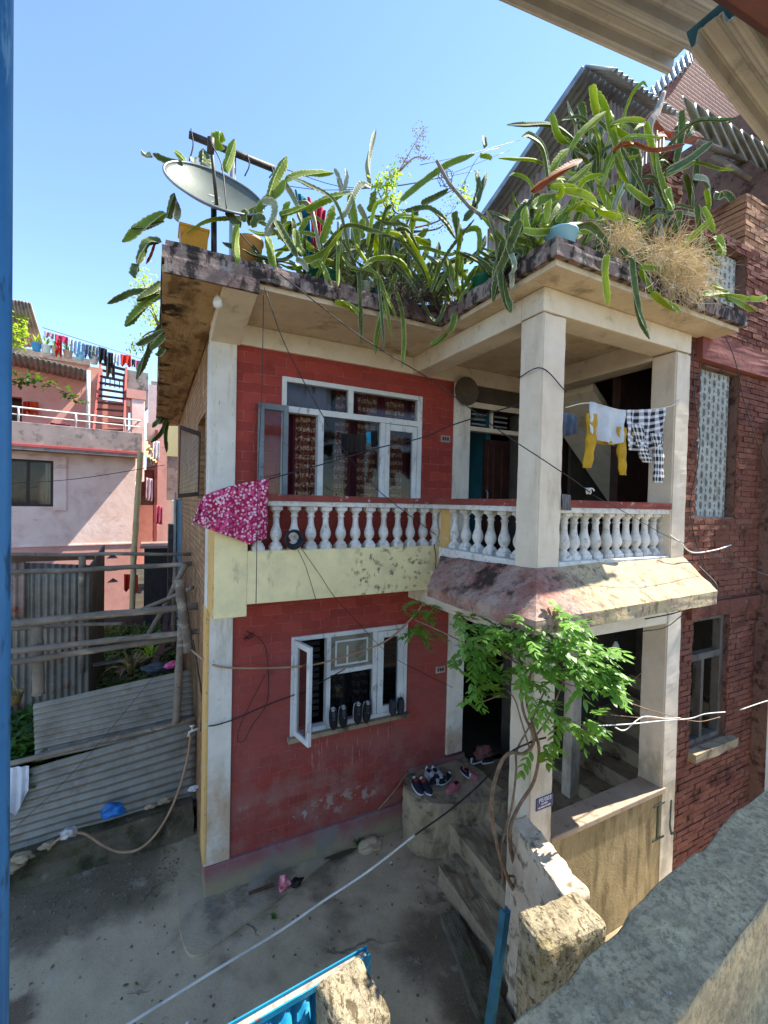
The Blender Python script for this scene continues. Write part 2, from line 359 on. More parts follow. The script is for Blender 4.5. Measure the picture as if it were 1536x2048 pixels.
M['black'] = simple('black_rubber', '#17171a', .6)
M['cable'] = simple('black_cable', '#1c1b1b', .5)
M['white_cable'] = simple('white_cable', '#d6d3c8', .5, var='#bcb8ab', s=5)
M['steel'] = simple('rusty_steel', '#4d4640', .6, .4, var='#332b26')
M['grey_metal'] = simple('grey_metal', '#8e9498', .45, .6, var='#767b7e', s=5)
M['bamboo'] = plaster('grey_bamboo', '#857a6c', '#665c50', [dict(c='#b5aa98', s=7, st=(.3, 1, 1), lo=.55, hi=.7, k=.7), dict(c='#3c342c', s=12, lo=.6, hi=.72, k=.7)], bump=((40, .4, .004),))
M['bamboo_yellow'] = plaster('pale_bamboo', '#c9b184', '#b0986c', [dict(c='#7a6848', s=10, lo=.6, hi=.75, k=.6)])
M['hose'] = simple('tan_hose', '#a58468', .6, var='#8f6f56', s=6)
M['pink'] = plaster('pink_plaster', '#f4d6c8', '#eac4b4', [dict(c='#cba292', s=1.6, d=8, lo=.5, hi=.7, k=.6), dict(c='#a27a72', s=5, st=(.4, .4, 1.5), d=8, lo=.58, hi=.72, k=.5)], bump=((10, .25, .02),))
M['pink_dark'] = plaster('deep_pink_plaster', '#e0a494', '#d39686', [dict(c='#a06660', s=3, lo=.55, hi=.75, k=.4)])
M['pink_red'] = plaster('red_edge_paint', '#b8605a', '#a8544f', [dict(c='#7a3a34', s=6, lo=.58, hi=.72, k=.5)])
M['pink_grey'] = plaster('stained_concrete', '#a9958c', '#8f8079', [dict(c='#5c524c', s=5, d=8, lo=.52, hi=.66, k=.6), dict(c='#c7b2aa', s=3, lo=.55, hi=.7, k=.5)])
M['house_blue'] = plaster('blue_plaster', '#93bfdc', '#a3cbe4')
M['straw'] = simple('dry_straw', '#d6c096', .9, var='#b09a6c', s=8)
M['blue_paint'] = plaster('blue_gate_paint', '#1f86ad', '#1a7297', [dict(c='#6b3a22', s=14, d=9, lo=.62, hi=.66, k=.9), dict(c='#5fa9c4', s=6, d=8, lo=.58, hi=.7, k=.5)], rough=.45)
M['blue_post'] = plaster('blue_post_paint', '#2f6592', '#24547d', [dict(c='#16324a', s=20, d=9, st=(1, 1, .2), lo=.58, hi=.66, k=.8), dict(c='#6d97b5', s=30, st=(1, 1, .1), d=8, lo=.62, hi=.68, k=.6)], rough=.4, bump=((40, .3, .003),))
M['teal_beam'] = simple('teal_beam_paint', '#1f5566', .6, var='#1a4652', s=6)
M['rust_beam'] = simple('rust_beam_paint', '#5a2c1c', .7, var='#472013', s=7)
def tin(name, base, var, rust, k=.6, rough=.5, metal=.35, lo=.56, hi=.66):
    return plaster(name, base, var, [dict(c=rust, s=4, d=8, lo=lo, hi=hi, k=k), dict(c='#3a3834', s=7, d=8, lo=.6, hi=.75, k=.5), dict(c='#b8b6ae', s=12, lo=.62, hi=.72, k=.4)], bump=((60, .15, .003),), rough=rough, metal=metal)
M['tin_fence'] = tin('fence_tin', '#8e8b80', '#747168', '#6a533c', .45, metal=.2, lo=.52, hi=.66)
M['tin_shed'] = tin('shed_tin', '#8d877c', '#6e6a60', '#7a4526', .6)
M['tin_roof'] = tin('roof_tin', '#a3a9a8', '#858b8b', '#6a5a4c', .4, metal=.15)
M['tin_rust'] = tin('rusty_tin', '#9a8a80', '#806a60', '#7a4030', .8, metal=.15)
M['tin_eave'] = tin('eave_tin', '#a5a29c', '#8b8985', '#8d7c5c', .6, metal=.25, rough=.5)
def cactus(name, a, b, edge, tr, k):
    n = NT(name)
    f, _ = n.attr('edge')
    col = n.mix(n.ramp(n.noise(9, 5), .3, .7), C(a), C(b))
    col = n.layers(col, [dict(c='#8d8a66', s=16, d=6, lo=.58, hi=.72, k=.7), dict(c=a, s=3, d=4, lo=.45, hi=.65, k=.6), dict(c='#6b5a3a', s=45, d=6, lo=.66, hi=.72, k=.8)])
    e = n.ramp(n.math('ADD', f, n.math('MULTIPLY', n.math('SUBTRACT', n.noise(60, 3), .5), .6)), .66, .94)
    col = n.mix(e, col, C(edge))
    return n.done(col, .62, 0, n.bump(n.noise(50, 4), .4, .006), .22, (C(tr), k))
M['cactus_dark'] = cactus('cactus_dark', '#42542c', '#5f703a', '#b4b088', '#7a9430', .25)  # dark green paints both older stems and stems in shade
M['cactus_mid'] = cactus('cactus_mid', '#647a30', '#809638', '#ccc68c', '#a4be2c', .38)
M['cactus_lime'] = cactus('cactus_lime', '#748a2e', '#8c9e3a', '#d2c878', '#b8c824', .42)
M['cactus_pale'] = cactus('cactus_pale', '#7d8a6a', '#a0a48a', '#d8d3bd', '#7f8a4a', .15)
M['cactus_brown'] = cactus('cactus_brown', '#8a4a22', '#6b3418', '#c9802e', '#c04a18', .35)
def leaf(name, a, b, tr, k): 
    n = NT(name); oi = n.n('ShaderNodeObjectInfo')
    f, _ = n.attr('edge')
    col = n.mix(f, C(a), C(b))
    return n.done(col, .45, 0, None, .4, (C(tr), k))
M['leaf'] = leaf('vine_leaf', '#3a6624', '#7aa648', '#8fc23a', .35)
M['weed'] = leaf('weed_leaf', '#2c4a1a', '#4c7028', '#6fa024', .3)
M['weed_dry'] = leaf('dry_leaf', '#6b5a34', '#8a7a4a', '#8a7a3a', .2)
M['lime_leaf'] = leaf('lime_leaf', '#7a9a2a', '#a0b838', '#c0d83a', .4)
M['stem'] = simple('vine_bark', '#8a7058', .85, var='#6b543f', s=14, bump=(60, .5, .004))
M['white_seed'] = simple('white_seed', '#c9c2b5', .8, var='#a08a80')
# ------------------------------------------------------------------ ground
g = MB()
N = 40
g.poly([(-400, -400, -.004), (400, -400, -.004), (400, 800, -.004), (-400, 800, -.004)])
struct(g.build('ground', plaster('earth', '#5a5348', '#4a4438', bump=((3, .4, .05),))))
a = MB()
def alley_z(x, y): return .012*noise.noise(Vector((x*1.3, y*1.3, 0))) + .006*noise.noise(Vector((x*5, y*5, 3)))
a.grid(lambda s, t: (-4+s*9, -4.2+t*5.2, .03+alley_z(-4+s*9, -4.2+t*5.2)), 110, 70)
struct(a.build('alley', M['concrete'], smooth=True, fix=False))
# raised apron of newer concrete along the wall foot and round the corner
ap = MB()
outl = [(2.3, .1), (1.3, -.12), (.75, -.36), (.16, -.55), (-.1, -.63), (-.2, -.5), (-.24, -.1), (-.2, .5), (-.12, 1.0), (0, 1.0), (.1, .1)]
ap.extr([(p.x, p.y, .02) for p in spline([(x, y, 0) for x, y in outl[:9]], 5)]+[(0.05, 1.0, .02), (.1, .1, .02)], (0, 0, .03))
struct(ap.rough(2, .006, 6).build('path_apron', plaster('apron_concrete', '#b3a284', '#9c8d72', [dict(c='#4c463c', s=2, d=8, lo=.5, hi=.66, k=.6), dict(c='#9a9890', s=3, d=8, lo=.58, hi=.7, k=.6)], bump=((20, .4, .008), (90, .4, .004)))))
# ------------------------------------------------------------------ the red house
H = thing('brick_house', (0, 0, 0), 'two storey red brick house with white balustrades and a cactus covered flat roof', 'house')
W1 = (.85, 2.29, 1.45, 2.53); W2 = (.70, 2.425, 3.95, 5.30)
w = MB().wall(.24, 2.90, .333, 5.55, 0, .2, [W1, W2]); w.build('front_wall', M['brick_low'], H)
w = MB().wall(0, 7, 0, 5.75, .0, .2, [(.62, 1.5, 4.0, 4.95)], 'y')
for v in w.bm.verts: v.co.x += .012 if v.co.x < .1 else 0
for v in w.bm.verts: v.co.y = max(v.co.y, .2)
w.build('side_wall', M['brick_side'], H)
MB().box(-.012, .24, -.03, .2, .333, 5.55).build('pilaster', [M['white_plaster']], H, bevel=.008)
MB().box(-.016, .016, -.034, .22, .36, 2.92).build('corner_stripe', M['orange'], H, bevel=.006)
MB().box(2.90, 3.15, -.03, .2, .76, 5.55).build('pilaster', M['white_plaster'], H, bevel=.008)
MB().extr([(0, -.07, -.02), (0, .2, -.02), (0, .2, .333), (0, -.045, .333)], (2.36, 0, 0)).build('plinth', M['plinth'], H, bevel=.01)
MB().box(2.36, 3.2, -.02, .2, -.02, .72).build('threshold', M['plinth'], H)
# wall to the right of the doors, and dim rooms behind
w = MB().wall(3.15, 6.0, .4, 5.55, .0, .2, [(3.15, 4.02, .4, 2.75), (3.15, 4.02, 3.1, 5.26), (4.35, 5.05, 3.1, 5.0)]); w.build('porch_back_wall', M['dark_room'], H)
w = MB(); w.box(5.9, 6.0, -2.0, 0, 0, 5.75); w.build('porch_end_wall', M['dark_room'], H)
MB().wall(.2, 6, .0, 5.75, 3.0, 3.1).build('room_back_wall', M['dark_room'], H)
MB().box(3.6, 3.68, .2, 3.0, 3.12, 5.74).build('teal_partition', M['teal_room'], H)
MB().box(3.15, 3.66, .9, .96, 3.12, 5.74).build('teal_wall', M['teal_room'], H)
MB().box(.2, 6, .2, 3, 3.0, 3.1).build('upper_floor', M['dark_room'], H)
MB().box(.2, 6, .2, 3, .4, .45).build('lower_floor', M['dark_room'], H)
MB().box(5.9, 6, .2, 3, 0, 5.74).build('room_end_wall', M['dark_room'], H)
MB().box(0, 6.0, -.035, .2, 5.55, 5.75).build('lintel_band', M['beam'], H, bevel=.006)
# roof slab: L-shaped, with mouldy edge and raised lip
def slab(name, z0, z1, ins, mat, rough=None):
    o = [(-.45+ins, -.92+ins), (2.05+ins, -.92+ins), (2.05+ins, -2.38+ins), (4.66-ins, -2.38+ins), (4.66-ins, -1.5), (6.2-ins, -1.5), (6.2-ins, 7), (-.45+ins, 7)]
    m = MB().extr([(x, y, z0) for x, y in o], (0, 0, z1-z0))
    return m
slab('roof', 5.752, 5.80, .05, None).build('soffit', M['soffit'], H)
m = slab('roof', 5.795, 5.895, 0, None); m.rough(4, .012, 6); m.build('roof_slab', M['fascia'], H)
m = slab('roof', 5.895, 5.95, .02, None); m.rough(4, .016, 7, 3); r_ = m.build('roof_lip', M['fascia'], H)
slab('roof', 5.95, 5.97, .12, None).build('roof_top', M['roof_top'], H)
m = MB().box(-.44, -.0, -.90, 7, 5.70, 5.752); m.rough(4, .03, 3.5, 5); m.build('side_eave', M['side_soffit'], H)
# tapered bracket under the eave corner
MB().hexa([(-.01, -.9, 5.70), (.265, -.9, 5.70), (.265, -.03, 5.53), (-.01, -.03, 5.53), (-.01, -.9, 5.751), (.265, -.9, 5.751), (.265, -.03, 5.751), (-.01, -.03, 5.751)]).build('eave_bracket', M['beam'], H, bevel=.006)
MB().box(-.43, .27, -.93, -.9, 5.69, 5.80).build('eave_drop', M['fascia'], H)
# porch frame
bb = dict(bevel=.01)
m = MB().box(2.265, 2.526, -2.07, -1.815, -.05, 5.55)
bmesh.ops.bevel(m.bm, geom=m.bm.edges[:], offset=.012, segments=2, affect='EDGES'); bmesh.ops.subdivide_edges(m.bm, edges=[e for e in m.bm.edges if e.calc_length() > 2], cuts=60); m.rough(1, .004, 9, 2); m.build('column', M['pillar'], H)
m = MB().box(4.06, 4.30, -2.07, -1.815, -.05, 5.55)
bmesh.ops.bevel(m.bm, geom=m.bm.edges[:], offset=.012, segments=2, affect='EDGES'); bmesh.ops.subdivide_edges(m.bm, edges=[e for e in m.bm.edges if e.calc_length() > 2], cuts=60); m.rough(1, .004, 9, 2); m.build('column', M['pillar'], H)
MB().box(2.268, 2.52, -1.815, -.035, 5.55, 5.751).build('roof_beam', M['beam'], H, **bb)
MB().box(2.265, 4.30, -2.07, -1.815, 5.56, 5.751).build('roof_beam', M['beam'], H, **bb)
MB().box(4.063, 4.297, -1.815, -.035, 5.52, 5.751).build('roof_beam', M['beam'], H, **bb)
MB().box(2.268, 2.52, -1.815, -.035, 2.86, 3.12).build('floor_beam', M['beam'], H, **bb)
MB().box(2.526, 4.06, -2.066, -1.82, 2.86, 3.12).build('floor_beam', M['beam'], H, **bb)
MB().box(2.3, 6, -2.0, 0, 3.12, 3.25).build('porch_floor', M['soffit'], H)
MB().box(2.272, 2.52, -1.815, -.66, 3.25, 3.53).build('balustrade_base', M['rail_white'], H, **bb)
MB().box(2.526, 4.06, -2.066, -1.84, 3.25, 3.535).build('balustrade_base', M['rail_white'], H, **bb)
# skirt awning round the porch at first-floor level
m = MB()
i0, i1, i2 = (2.26, -.72), (2.26, -2.075), (4.28, -2.075)
o0, o1, o2 = (1.88, -1.06), (1.88, -2.45), (4.16, -2.45)
m.hexa([(*o0, 3.10), (*o1, 3.10), (*i1, 3.10), (*i0, 3.10), (*o0, 3.20), (*o1, 3.20), (*i1, 3.50), (*i0, 3.44)])
m.hexa([(*o1, 3.10), (*o2, 3.13), (*i2, 3.13), (*i1, 3.10), (*o1, 3.20), (*o2, 3.25), (*i2, 3.52), (*i1, 3.50)])
m.rough(4, .012, 5, 2); m.build('awning', M['awning'], H)
# balcony along the front wall
MB().box(.29, 2.42, -.478, -.36, 3.03, 3.525).build('parapet', M['yellow'], H, bevel=.008)
MB().box(.0, .29, -.478, -.03, 2.92, 3.945).build('parapet', M['yellow'], H, bevel=.008)
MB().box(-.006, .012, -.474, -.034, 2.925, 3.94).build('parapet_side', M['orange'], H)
MB().box(.29, 2.42, -.36, -.03, 3.03, 3.12).build('balcony_floor', M['beam'], H)
MB().box(2.425, 2.62, -.66, -.36, 3.1, 3.945).build('post', M['white_plaster'], H, bevel=.008)
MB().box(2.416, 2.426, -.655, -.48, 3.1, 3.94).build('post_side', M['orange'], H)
for (x0, x1, y0, y1) in ((0.0, 2.66, -.50, -.34), (2.28, 2.51, -1.815, -.50), (2.526, 4.06, -2.055, -1.86)):
    MB().box(x0, x1, y0, y1, 3.945, 3.995).build('handrail', M['rail_white'], H, bevel=.008)
    m = MB().box(x0-.01, x1+.0, y0-.015, y1+.015, 3.995, 4.055); m.rough(3, .004, 9); m.build('handrail_coping', M['rail_red'], H)
# turned balusters
BP = [(.058, 0), (.058, .035), (.05, .04), (.05, .06), (.033, .075), (.03, .085), (.042, .10), (.053, .125), (.056, .15), (.05, .18), (.036, .215), (.03, .25), (.028, .29), (.031, .31), (.04, .318), (.031, .328), (.03, .345), (.05, .37), (.055, .375), (.055, .41)]
bal = MB().lathe(BP, (0, 0, 0), 20, square=(0, 1, 2, 18, 19)).build('baluster', M['rail_white'], H, bevel=0)
for p in bal.data.polygons: p.use_smooth = abs(p.normal.z) < .9 and .06 < p.center.z < .37
def baluster(x, y, z=3.53, s=1.0, first=[True]):
    o = bal if first[0] else bal.copy()
    if not first[0]: COL.objects.link(o); o.parent = H
    first[0] = False; o.location = (x, y, z); o.scale = (s, s, 1.02)
for cx, cy in ((385, 1100), (487, 1130), (590, 1130), (685, 1128), (768, 1126), (855, 1124), (938, 1120), (1017, 1117), (1098, 1115), (1178, 1112), (1250, 1110), (1322, 1105), (1390, 1102)):
    p = at(380+cx/2.844, 700+cy/2.844, 'y', -.42); baluster(p.x, -.42, 3.525)
for k in range(6): baluster(2.40, -.78-k*.19, 3.53)
for cx in (757, 812, 872, 935, 997, 1053, 1108, 1163, 1214, 1262, 1305):
    p = at(860+cx/2.844, 1108, 'y', -1.95); baluster(p.x, -1.95, 3.535)
# ground-floor half wall, steps and platform of the porch
m = MB().box(2.526, 4.3, -2.064, -1.93, -.05, 1.15); m.build('half_wall', M['wall_ochre'], H)
MB().box(2.52, 4.12, -2.078, -1.84, 1.15, 1.205).build('half_wall_coping', M['coping'], H, bevel=.01)
MB().box(2.9, 6, -1.9, -.02, -.05, .5).build('porch_ground_floor', M['step'], H)
for k in range(6):
    m = MB().box(4.12+.33*k, 6, -1.75, -.55, .5, .66+.18*k); m.build('stair', M['step'], H, bevel=.012)
MB().box(3.98, 4.14, -1.05, -.92, .5, 3.1).build('stair_post', M['pillar'], H, **bb)
MB().box(4.14, 5.9, -.55, -.45, .5, 3.1).build('stair_wall', M['dark_room'], H)
m = MB().extr([(4.3, -1.0, 3.3), (4.3, -1.0, 3.5), (5.85, -1.0, 5.2), (5.85, -1.0, 5.0)], (0, .06, 0)); m.build('stair_stringer', M['brown_wood'], H)
MB().extr([(4.35, -.9, 5.45), (4.35, -.9, 5.56), (5.9, -.9, 4.2), (5.9, -.9, 4.05)], (0, .85, 0)).build('stair_flight', M['beam'], H)
m = MB(); m.box(4.36, 5.04, .04, .09, 3.1, 4.98); m.build('inner_door', M['dark_wood'], H)
# step block where the shoes stand
m = MB()
oc = spline([(2.33, .0, 0), (2.17, -.22, 0), (2.2, -.5, 0), (2.45, -.68, 0), (2.75, -.8, 0), (3.1, -.92, 0)], 4) + [Vector((3.2, -.92, 0)), Vector((3.2, -.02, 0))]
m.extr([(p.x, p.y, -.02) for p in oc], (0, 0, .68)); m.rough(3, .028, 5, 1); m.build('door_platform', M['step'], H)
m = MB().hexa([(2.47, -1.9, -.02), (3.2, -1.9, -.02), (3.2, -.5, -.02), (2.5, -.5, -.02), (2.43, -1.9, .42), (3.2, -1.9, .42), (3.2, -.5, .44), (2.5, -.5, .44)]); m.rough(4, .03, 5, 6); m.build('porch_step', M['step'], H)
m = MB().hexa([(2.15, -2.3, -.02), (2.55, -2.3, -.02), (2.55, -.85, -.02), (2.2, -.9, -.02), (2.12, -2.3, .21), (2.55, -2.3, .21), (2.55, -.85, .23), (2.2, -.9, .23)]); m.rough(4, .03, 5, 9); m.build('porch_step', M['step'], H)
m = MB().hexa([(1.68, -2.4, -.02), (1.98, -2.4, -.02), (2.18, -1.3, -.02), (1.95, -1.25, -.02), (1.7, -2.4, .08), (1.95, -2.4, .1), (2.14, -1.3, .09), (2.0, -1.25, .07)]); m.rough(3, .025, 6, 12); m.build('kerb_edging', M['moss_wall'], H)
# ---------------------------------------------------------------- windows
def bar(m, x0, x1, z0, z1, y=-.02, d=.09): m.box(x0, x1, y, y+d, z0, z1)
def glass(x0, x1, z0, z1, y, par): MB().poly([(x0, y, z0), (x1, y, z0), (x1, y, z1), (x0, y, z1)]).build('pane', M['glass'], par)
def curtain(name, x0, x1, z0, z1, y, mat, par, amp=.03, waves=7):
    m = MB(); m.grid(lambda s, t: (x0+(x1-x0)*s, y+amp*math.sin(s*waves*2*PI)+.01*math.sin(t*5+s*9), z0+(z1-z0)*t), 60, 8); return m.build(name, mat, par, smooth=True)
def curtain_mat(name, base, motif, pale, sx=26, sz=22):
    n = NT(name); p = n.xyz()
    c = n.n('ShaderNodeCombineXYZ'); n.link(p[0], c.inputs[0]); n.link(p[2], c.inputs[2])
    def band(sock, k, w): return n.math('GREATER_THAN', n.math('SINE', n.math('MULTIPLY', sock, k)), w)
    nz = n.noise(40, 3, .6, vec=c.outputs[0])
    col = n.mix(n.ramp(nz, .42, .55), C(base), C(motif))
    col = n.mix(n.math('MULTIPLY', band(p[2], 62, .1), n.ramp(n.noise(55, 3, .5, vec=c.outputs[0], stretch=(1, 1, .5)), .46, .52)), col, C(pale))
    col = n.mix(band(p[0], 17, .55), col, C(base))
    return n.done(col, .9)
M['curtain'] = curtain_mat('patterned_curtain', '#4a1220', '#7a4a34', '#a58d72')
M['curtain2'] = curtain_mat('dark_curtain', '#1c1a1c', '#2e2a2a', '#4a4644')
# upper window
wf = MB()
x0, x1, z0, z1 = W2
bar(wf, x0, x0+.05, z0, z1); bar(wf, x1-.06, x1, z0, z1); bar(wf, x0+.05, x1-.06, z1-.05, z1); bar(wf, x0+.05, x1-.06, z0, z0+.04)
bar(wf, x0+.05, x1-.06, 4.93, 4.995); bar(wf, 1.45, 1.51, 4.995, z1-.05); bar(wf, 1.10, 1.165, z0+.04, 4.93); bar(wf, 1.86, 1.92, z0+.04, 4.93)
WF = wf.build('window', M['white_frame'], H, bevel=.004)
for gx0, gx1, gz0, gz1 in ((x0+.05, 1.45, 4.995, z1-.05), (1.51, x1-.06, 4.995, z1-.05), (1.165, 1.86, z0+.04, 4.93)): glass(gx0, gx1, gz0, gz1, .02, WF)
s = MB(); bar(s, 1.925, 1.99, z0+.05, 4.925, -.012, .05); bar(s, 2.30, 2.36, z0+.05, 4.925, -.012, .05); bar(s, 1.99, 2.30, 4.85, 4.925, -.012, .05); bar(s, 1.99, 2.30, z0+.05, z0+.11, -.012, .05)
s.build('sash', M['white_frame'], WF, bevel=.004); glass(1.99, 2.30, z0+.11, 4.85, .012, WF)
cs = MB(); cx0 = .445
for (a0, a1, b0, b1) in ((cx0, cx0+.06, 3.98, 4.98), (.70, .752, 3.98, 4.98), (cx0+.06, .70, 4.92, 4.98), (cx0+.06, .70, 3.98, 4.04)): cs.box(a0, a1, -.10, -.06, b0, b1)
cs.build('casement', M['grey_frame'], WF, bevel=.004); glass(cx0+.06, .70, 4.04, 4.92, -.08, WF)
curtain('curtain', .72, 1.14, 3.95, 5.0, .13, M['curtain'], WF, .025, 5)
curtain('curtain', 1.35, 2.42, 3.95, 5.28, .14, M['curtain'], WF, .02, 10)
curtain('curtain', .72, 1.30, 4.99, 5.28, .15, simple('pale_lining', '#77737a', .9), WF, .01, 5)
# lower window
wf = MB(); x0, x1, z0, z1 = W1
bar(wf, x0, x0+.05, z0, z1); bar(wf, x1-.05, x1, z0, z1); bar(wf, x0+.05, x1-.05, z1-.05, z1); bar(wf, x0+.05, x1-.05, z0, z0+.05)
bar(wf, 1.25, 1.30, z0+.05, z1-.05); bar(wf, 1.83, 1.88, z0+.05, z1-.05); bar(wf, 1.30, 1.83, 2.05, 2.10)
WL = wf.build('window', M['white_frame'], H, bevel=.004)
glass(1.30, 1.83, z0+.05, 2.05, .02, WL)
n_ = MB().box(1.30, 1.83, .015, .03, 2.10, z1-.05); n_.build('notice_board', plaster('pale_board', '#8e8a76', '#7c7867', [dict(c='#59564a', s=5, lo=.55, hi=.6, k=.5)]), WL)
m = MB(); m.box(1.36, 1.77, .009, .013, 2.13, 2.15); m.box(1.36, 1.38, .009, .013, 2.15, 2.42); m.box(1.75, 1.77, .009, .013, 2.15, 2.42); m.box(1.38, 1.75, .009, .013, 2.40, 2.42); m.box(1.5, 1.52, .009, .013, 2.15, 2.35); m.build('board_frame', M['white_frame'], WL)
s = MB()
for (a0, a1, b0, b1) in ((1.885, 1.96, z0+.055, z1-.055), (2.16, 2.235, z0+.055, z1-.055), (1.96, 2.16, z1-.13, z1-.055), (1.96, 2.16, z0+.055, z0+.13)): s.box(a0, a1, -.03, .03, b0, b1)
s.build('sash', M['white_frame'], WL, bevel=.004); glass(1.96, 2.16, z0+.13, z1-.13, .0, WL)
# hinged casement standing open towards the alley
hx, hy = .895, -.02; ang = math.radians(-78); ux, uy = math.cos(ang), math.sin(ang)
cs = MB()
def lb(a0, a1, b0, b1):
    for q in (1,): cs.hexa([(hx+ux*a0+uy*.02, hy+uy*a0-ux*.02, b0), (hx+ux*a1+uy*.02, hy+uy*a1-ux*.02, b0), (hx+ux*a1-uy*.02, hy+uy*a1+ux*.02, b0), (hx+ux*a0-uy*.02, hy+uy*a0+ux*.02, b0),
                 (hx+ux*a0+uy*.02, hy+uy*a0-ux*.02, b1), (hx+ux*a1+uy*.02, hy+uy*a1-ux*.02, b1), (hx+ux*a1-uy*.02, hy+uy*a1+ux*.02, b1), (hx+ux*a0-uy*.02, hy+uy*a0+ux*.02, b1)])
lb(0, .055, 1.47, 2.5); lb(.27, .325, 1.47, 2.5); lb(.055, .27, 2.44, 2.5); lb(.055, .27, 1.47, 1.53)
cs.build('casement', M['white_frame'], WL, bevel=.004)
MB().poly([(hx+ux*.055, hy+uy*.055, 1.53), (hx+ux*.27, hy+uy*.27, 1.53), (hx+ux*.27, hy+uy*.27, 2.44), (hx+ux*.055, hy+uy*.055, 2.44)]).build('pane', M['glass'], WL)
sl = MB()
for k in range(13): sl.obox((1.06, .17, 1.55+k*.075), (.17, 0, 0), (0, .012, .02), (0, .002, -.001))
sl.build('louvre', plaster('dim_louvre', '#3c3a38', '#2c2a29'), WL)
sl = MB()
for k in range(13): sl.obox((2.06, .17, 1.55+k*.075), (.17, 0, 0), (0, .012, .02), (0, .002, -.001))
sl.build('louvre', plaster('dim_louvre_b', '#2e2d2c', '#242322'), WL)
curtain('curtain', 1.30, 1.83, 1.45, 2.08, .12, M['curtain2'], WL, .02, 5)
m = MB().box(.82, 2.31, -.075, .0, 1.405, 1.45); m.rough(2, .006, 9); m.build('sill', M['step'], WL)
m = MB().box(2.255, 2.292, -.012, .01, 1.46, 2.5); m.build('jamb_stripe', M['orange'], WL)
# upper porch doorway
df = MB(); bar(df, 3.15, 4.02, 4.965, 5.02, .0, .1); bar(df, 3.15, 4.02, 5.26, 5.33, -.03, .1); bar(df, 3.55, 3.58, 5.02, 5.26, .04, .04)
DF = df.build('door_frame', M['cream_plaster'], H)
for gx in (3.22, 3.60):
    v_ = MB()
    for k in range(3): v_.box(gx+.03, gx+.27, .08, .1, 5.06+k*.065, 5.085+k*.065)
    v_.build('vent', M['grey_metal'], DF)
MB().box(3.55, 4.0, .16, .2, 3.12, 4.9).build('door_leaf', M['dark_wood'], DF)
m = MB()
for px in (3.60, 3.70, 3.85): m.box(px, px+.012, .145, .16, 3.5, 4.8)
m.build('door_panel', M['brown_wood'], DF)
MB().tube([(3.57, .13, 4.05), (3.57, .10, 4.09), (3.57, .10, 4.17), (3.57, .13, 4.2)], .012).build('door_handle', M['grey_metal'], DF)
# open brown-framed side window
sw = MB(); F0 = [at(u, v, 'y', .35) for u, v in ((360, 850), (402, 864), (398, 992), (356, 996))]
def quad_frame(m, q, t, d):
    q = [Vector(p) for p in q]; c = sum(q, Vector())/4; inn = [p + (c-p).normalized()*t*1.3 for p in q]; d = Vector(d)
    for i in range(4):
        j = (i+1) % 4; m.hexa([q[i], q[j], inn[j], inn[i], q[i]+d, q[j]+d, inn[j]+d, inn[i]+d])
    return inn
inn = quad_frame(sw, F0, .035, (0, .03, 0))
SWO = sw.build('side_casement', M['dark_wood'], H); MB().poly([p+Vector((0, .015, 0)) for p in inn]).build('pane', M['glass'], SWO)
# switch boxes
for (u, v) in ((890, 878), (880, 1338)):
    p = at(u, v, 'y', 0); m = MB().box(p.x-.07, p.x+.07, -.018, .0, p.z-.045, p.z+.045); b = m.build('switch_box', M['pink_grey'], H, bevel=.005)
    m = MB()
    for k in range(3): m.box(p.x-.05+k*.035, p.x-.03+k*.035, -.024, -.018, p.z-.02, p.z+.02)
    m.build('switch', M['dark_wood'], b)
# ------------------------------------------------------------------ rough brick neighbour on the right
NB = thing('brick_building', (4.4, -2.0, 0), 'tall rough red brick building with pierced white screens, against the right side of the porch', 'building')
def rbrick(name, c1, c2, dark, light):
    n = NT(name); f, _ = n.attr('edge')
    col = n.mix(f, C(c1), C(c2))
    col = n.layers(col, [dict(c=dark, s=3.5, d=8, lo=.5, hi=.66, k=.7), dict(c=light, s=12, d=8, lo=.56, hi=.7, k=.55), dict(c=dark, s=30, d=6, lo=.58, hi=.68, k=.6)])
    nr = n.bump(n.noise(22, 7, .7), 1, .03); nr = n.bump(n.noise(90, 5), .6, .006, nr)
    return n.done(col, .95, 0, nr, .15)
M['nb_brick'] = rbrick('neighbour_brick', '#70453a', '#855545', '#3f2820', '#967866')
M['nb_pale'] = rbrick('pier_brick', '#a5785c', '#b98a68', '#6b4a3a', '#c4a890')
M['nb_mortar'] = plaster('neighbour_mortar', '#6b5248', '#7d6256', [dict(c='#3a2422', s=9, lo=.5, hi=.65, k=.8)], bump=((30, 1, .02),))
M['lintel'] = plaster('red_lintel', '#8a554c', '#784640', [dict(c='#5a302e', s=8, lo=.55, hi=.7, k=.6)], bump=((20, .5, .01),))
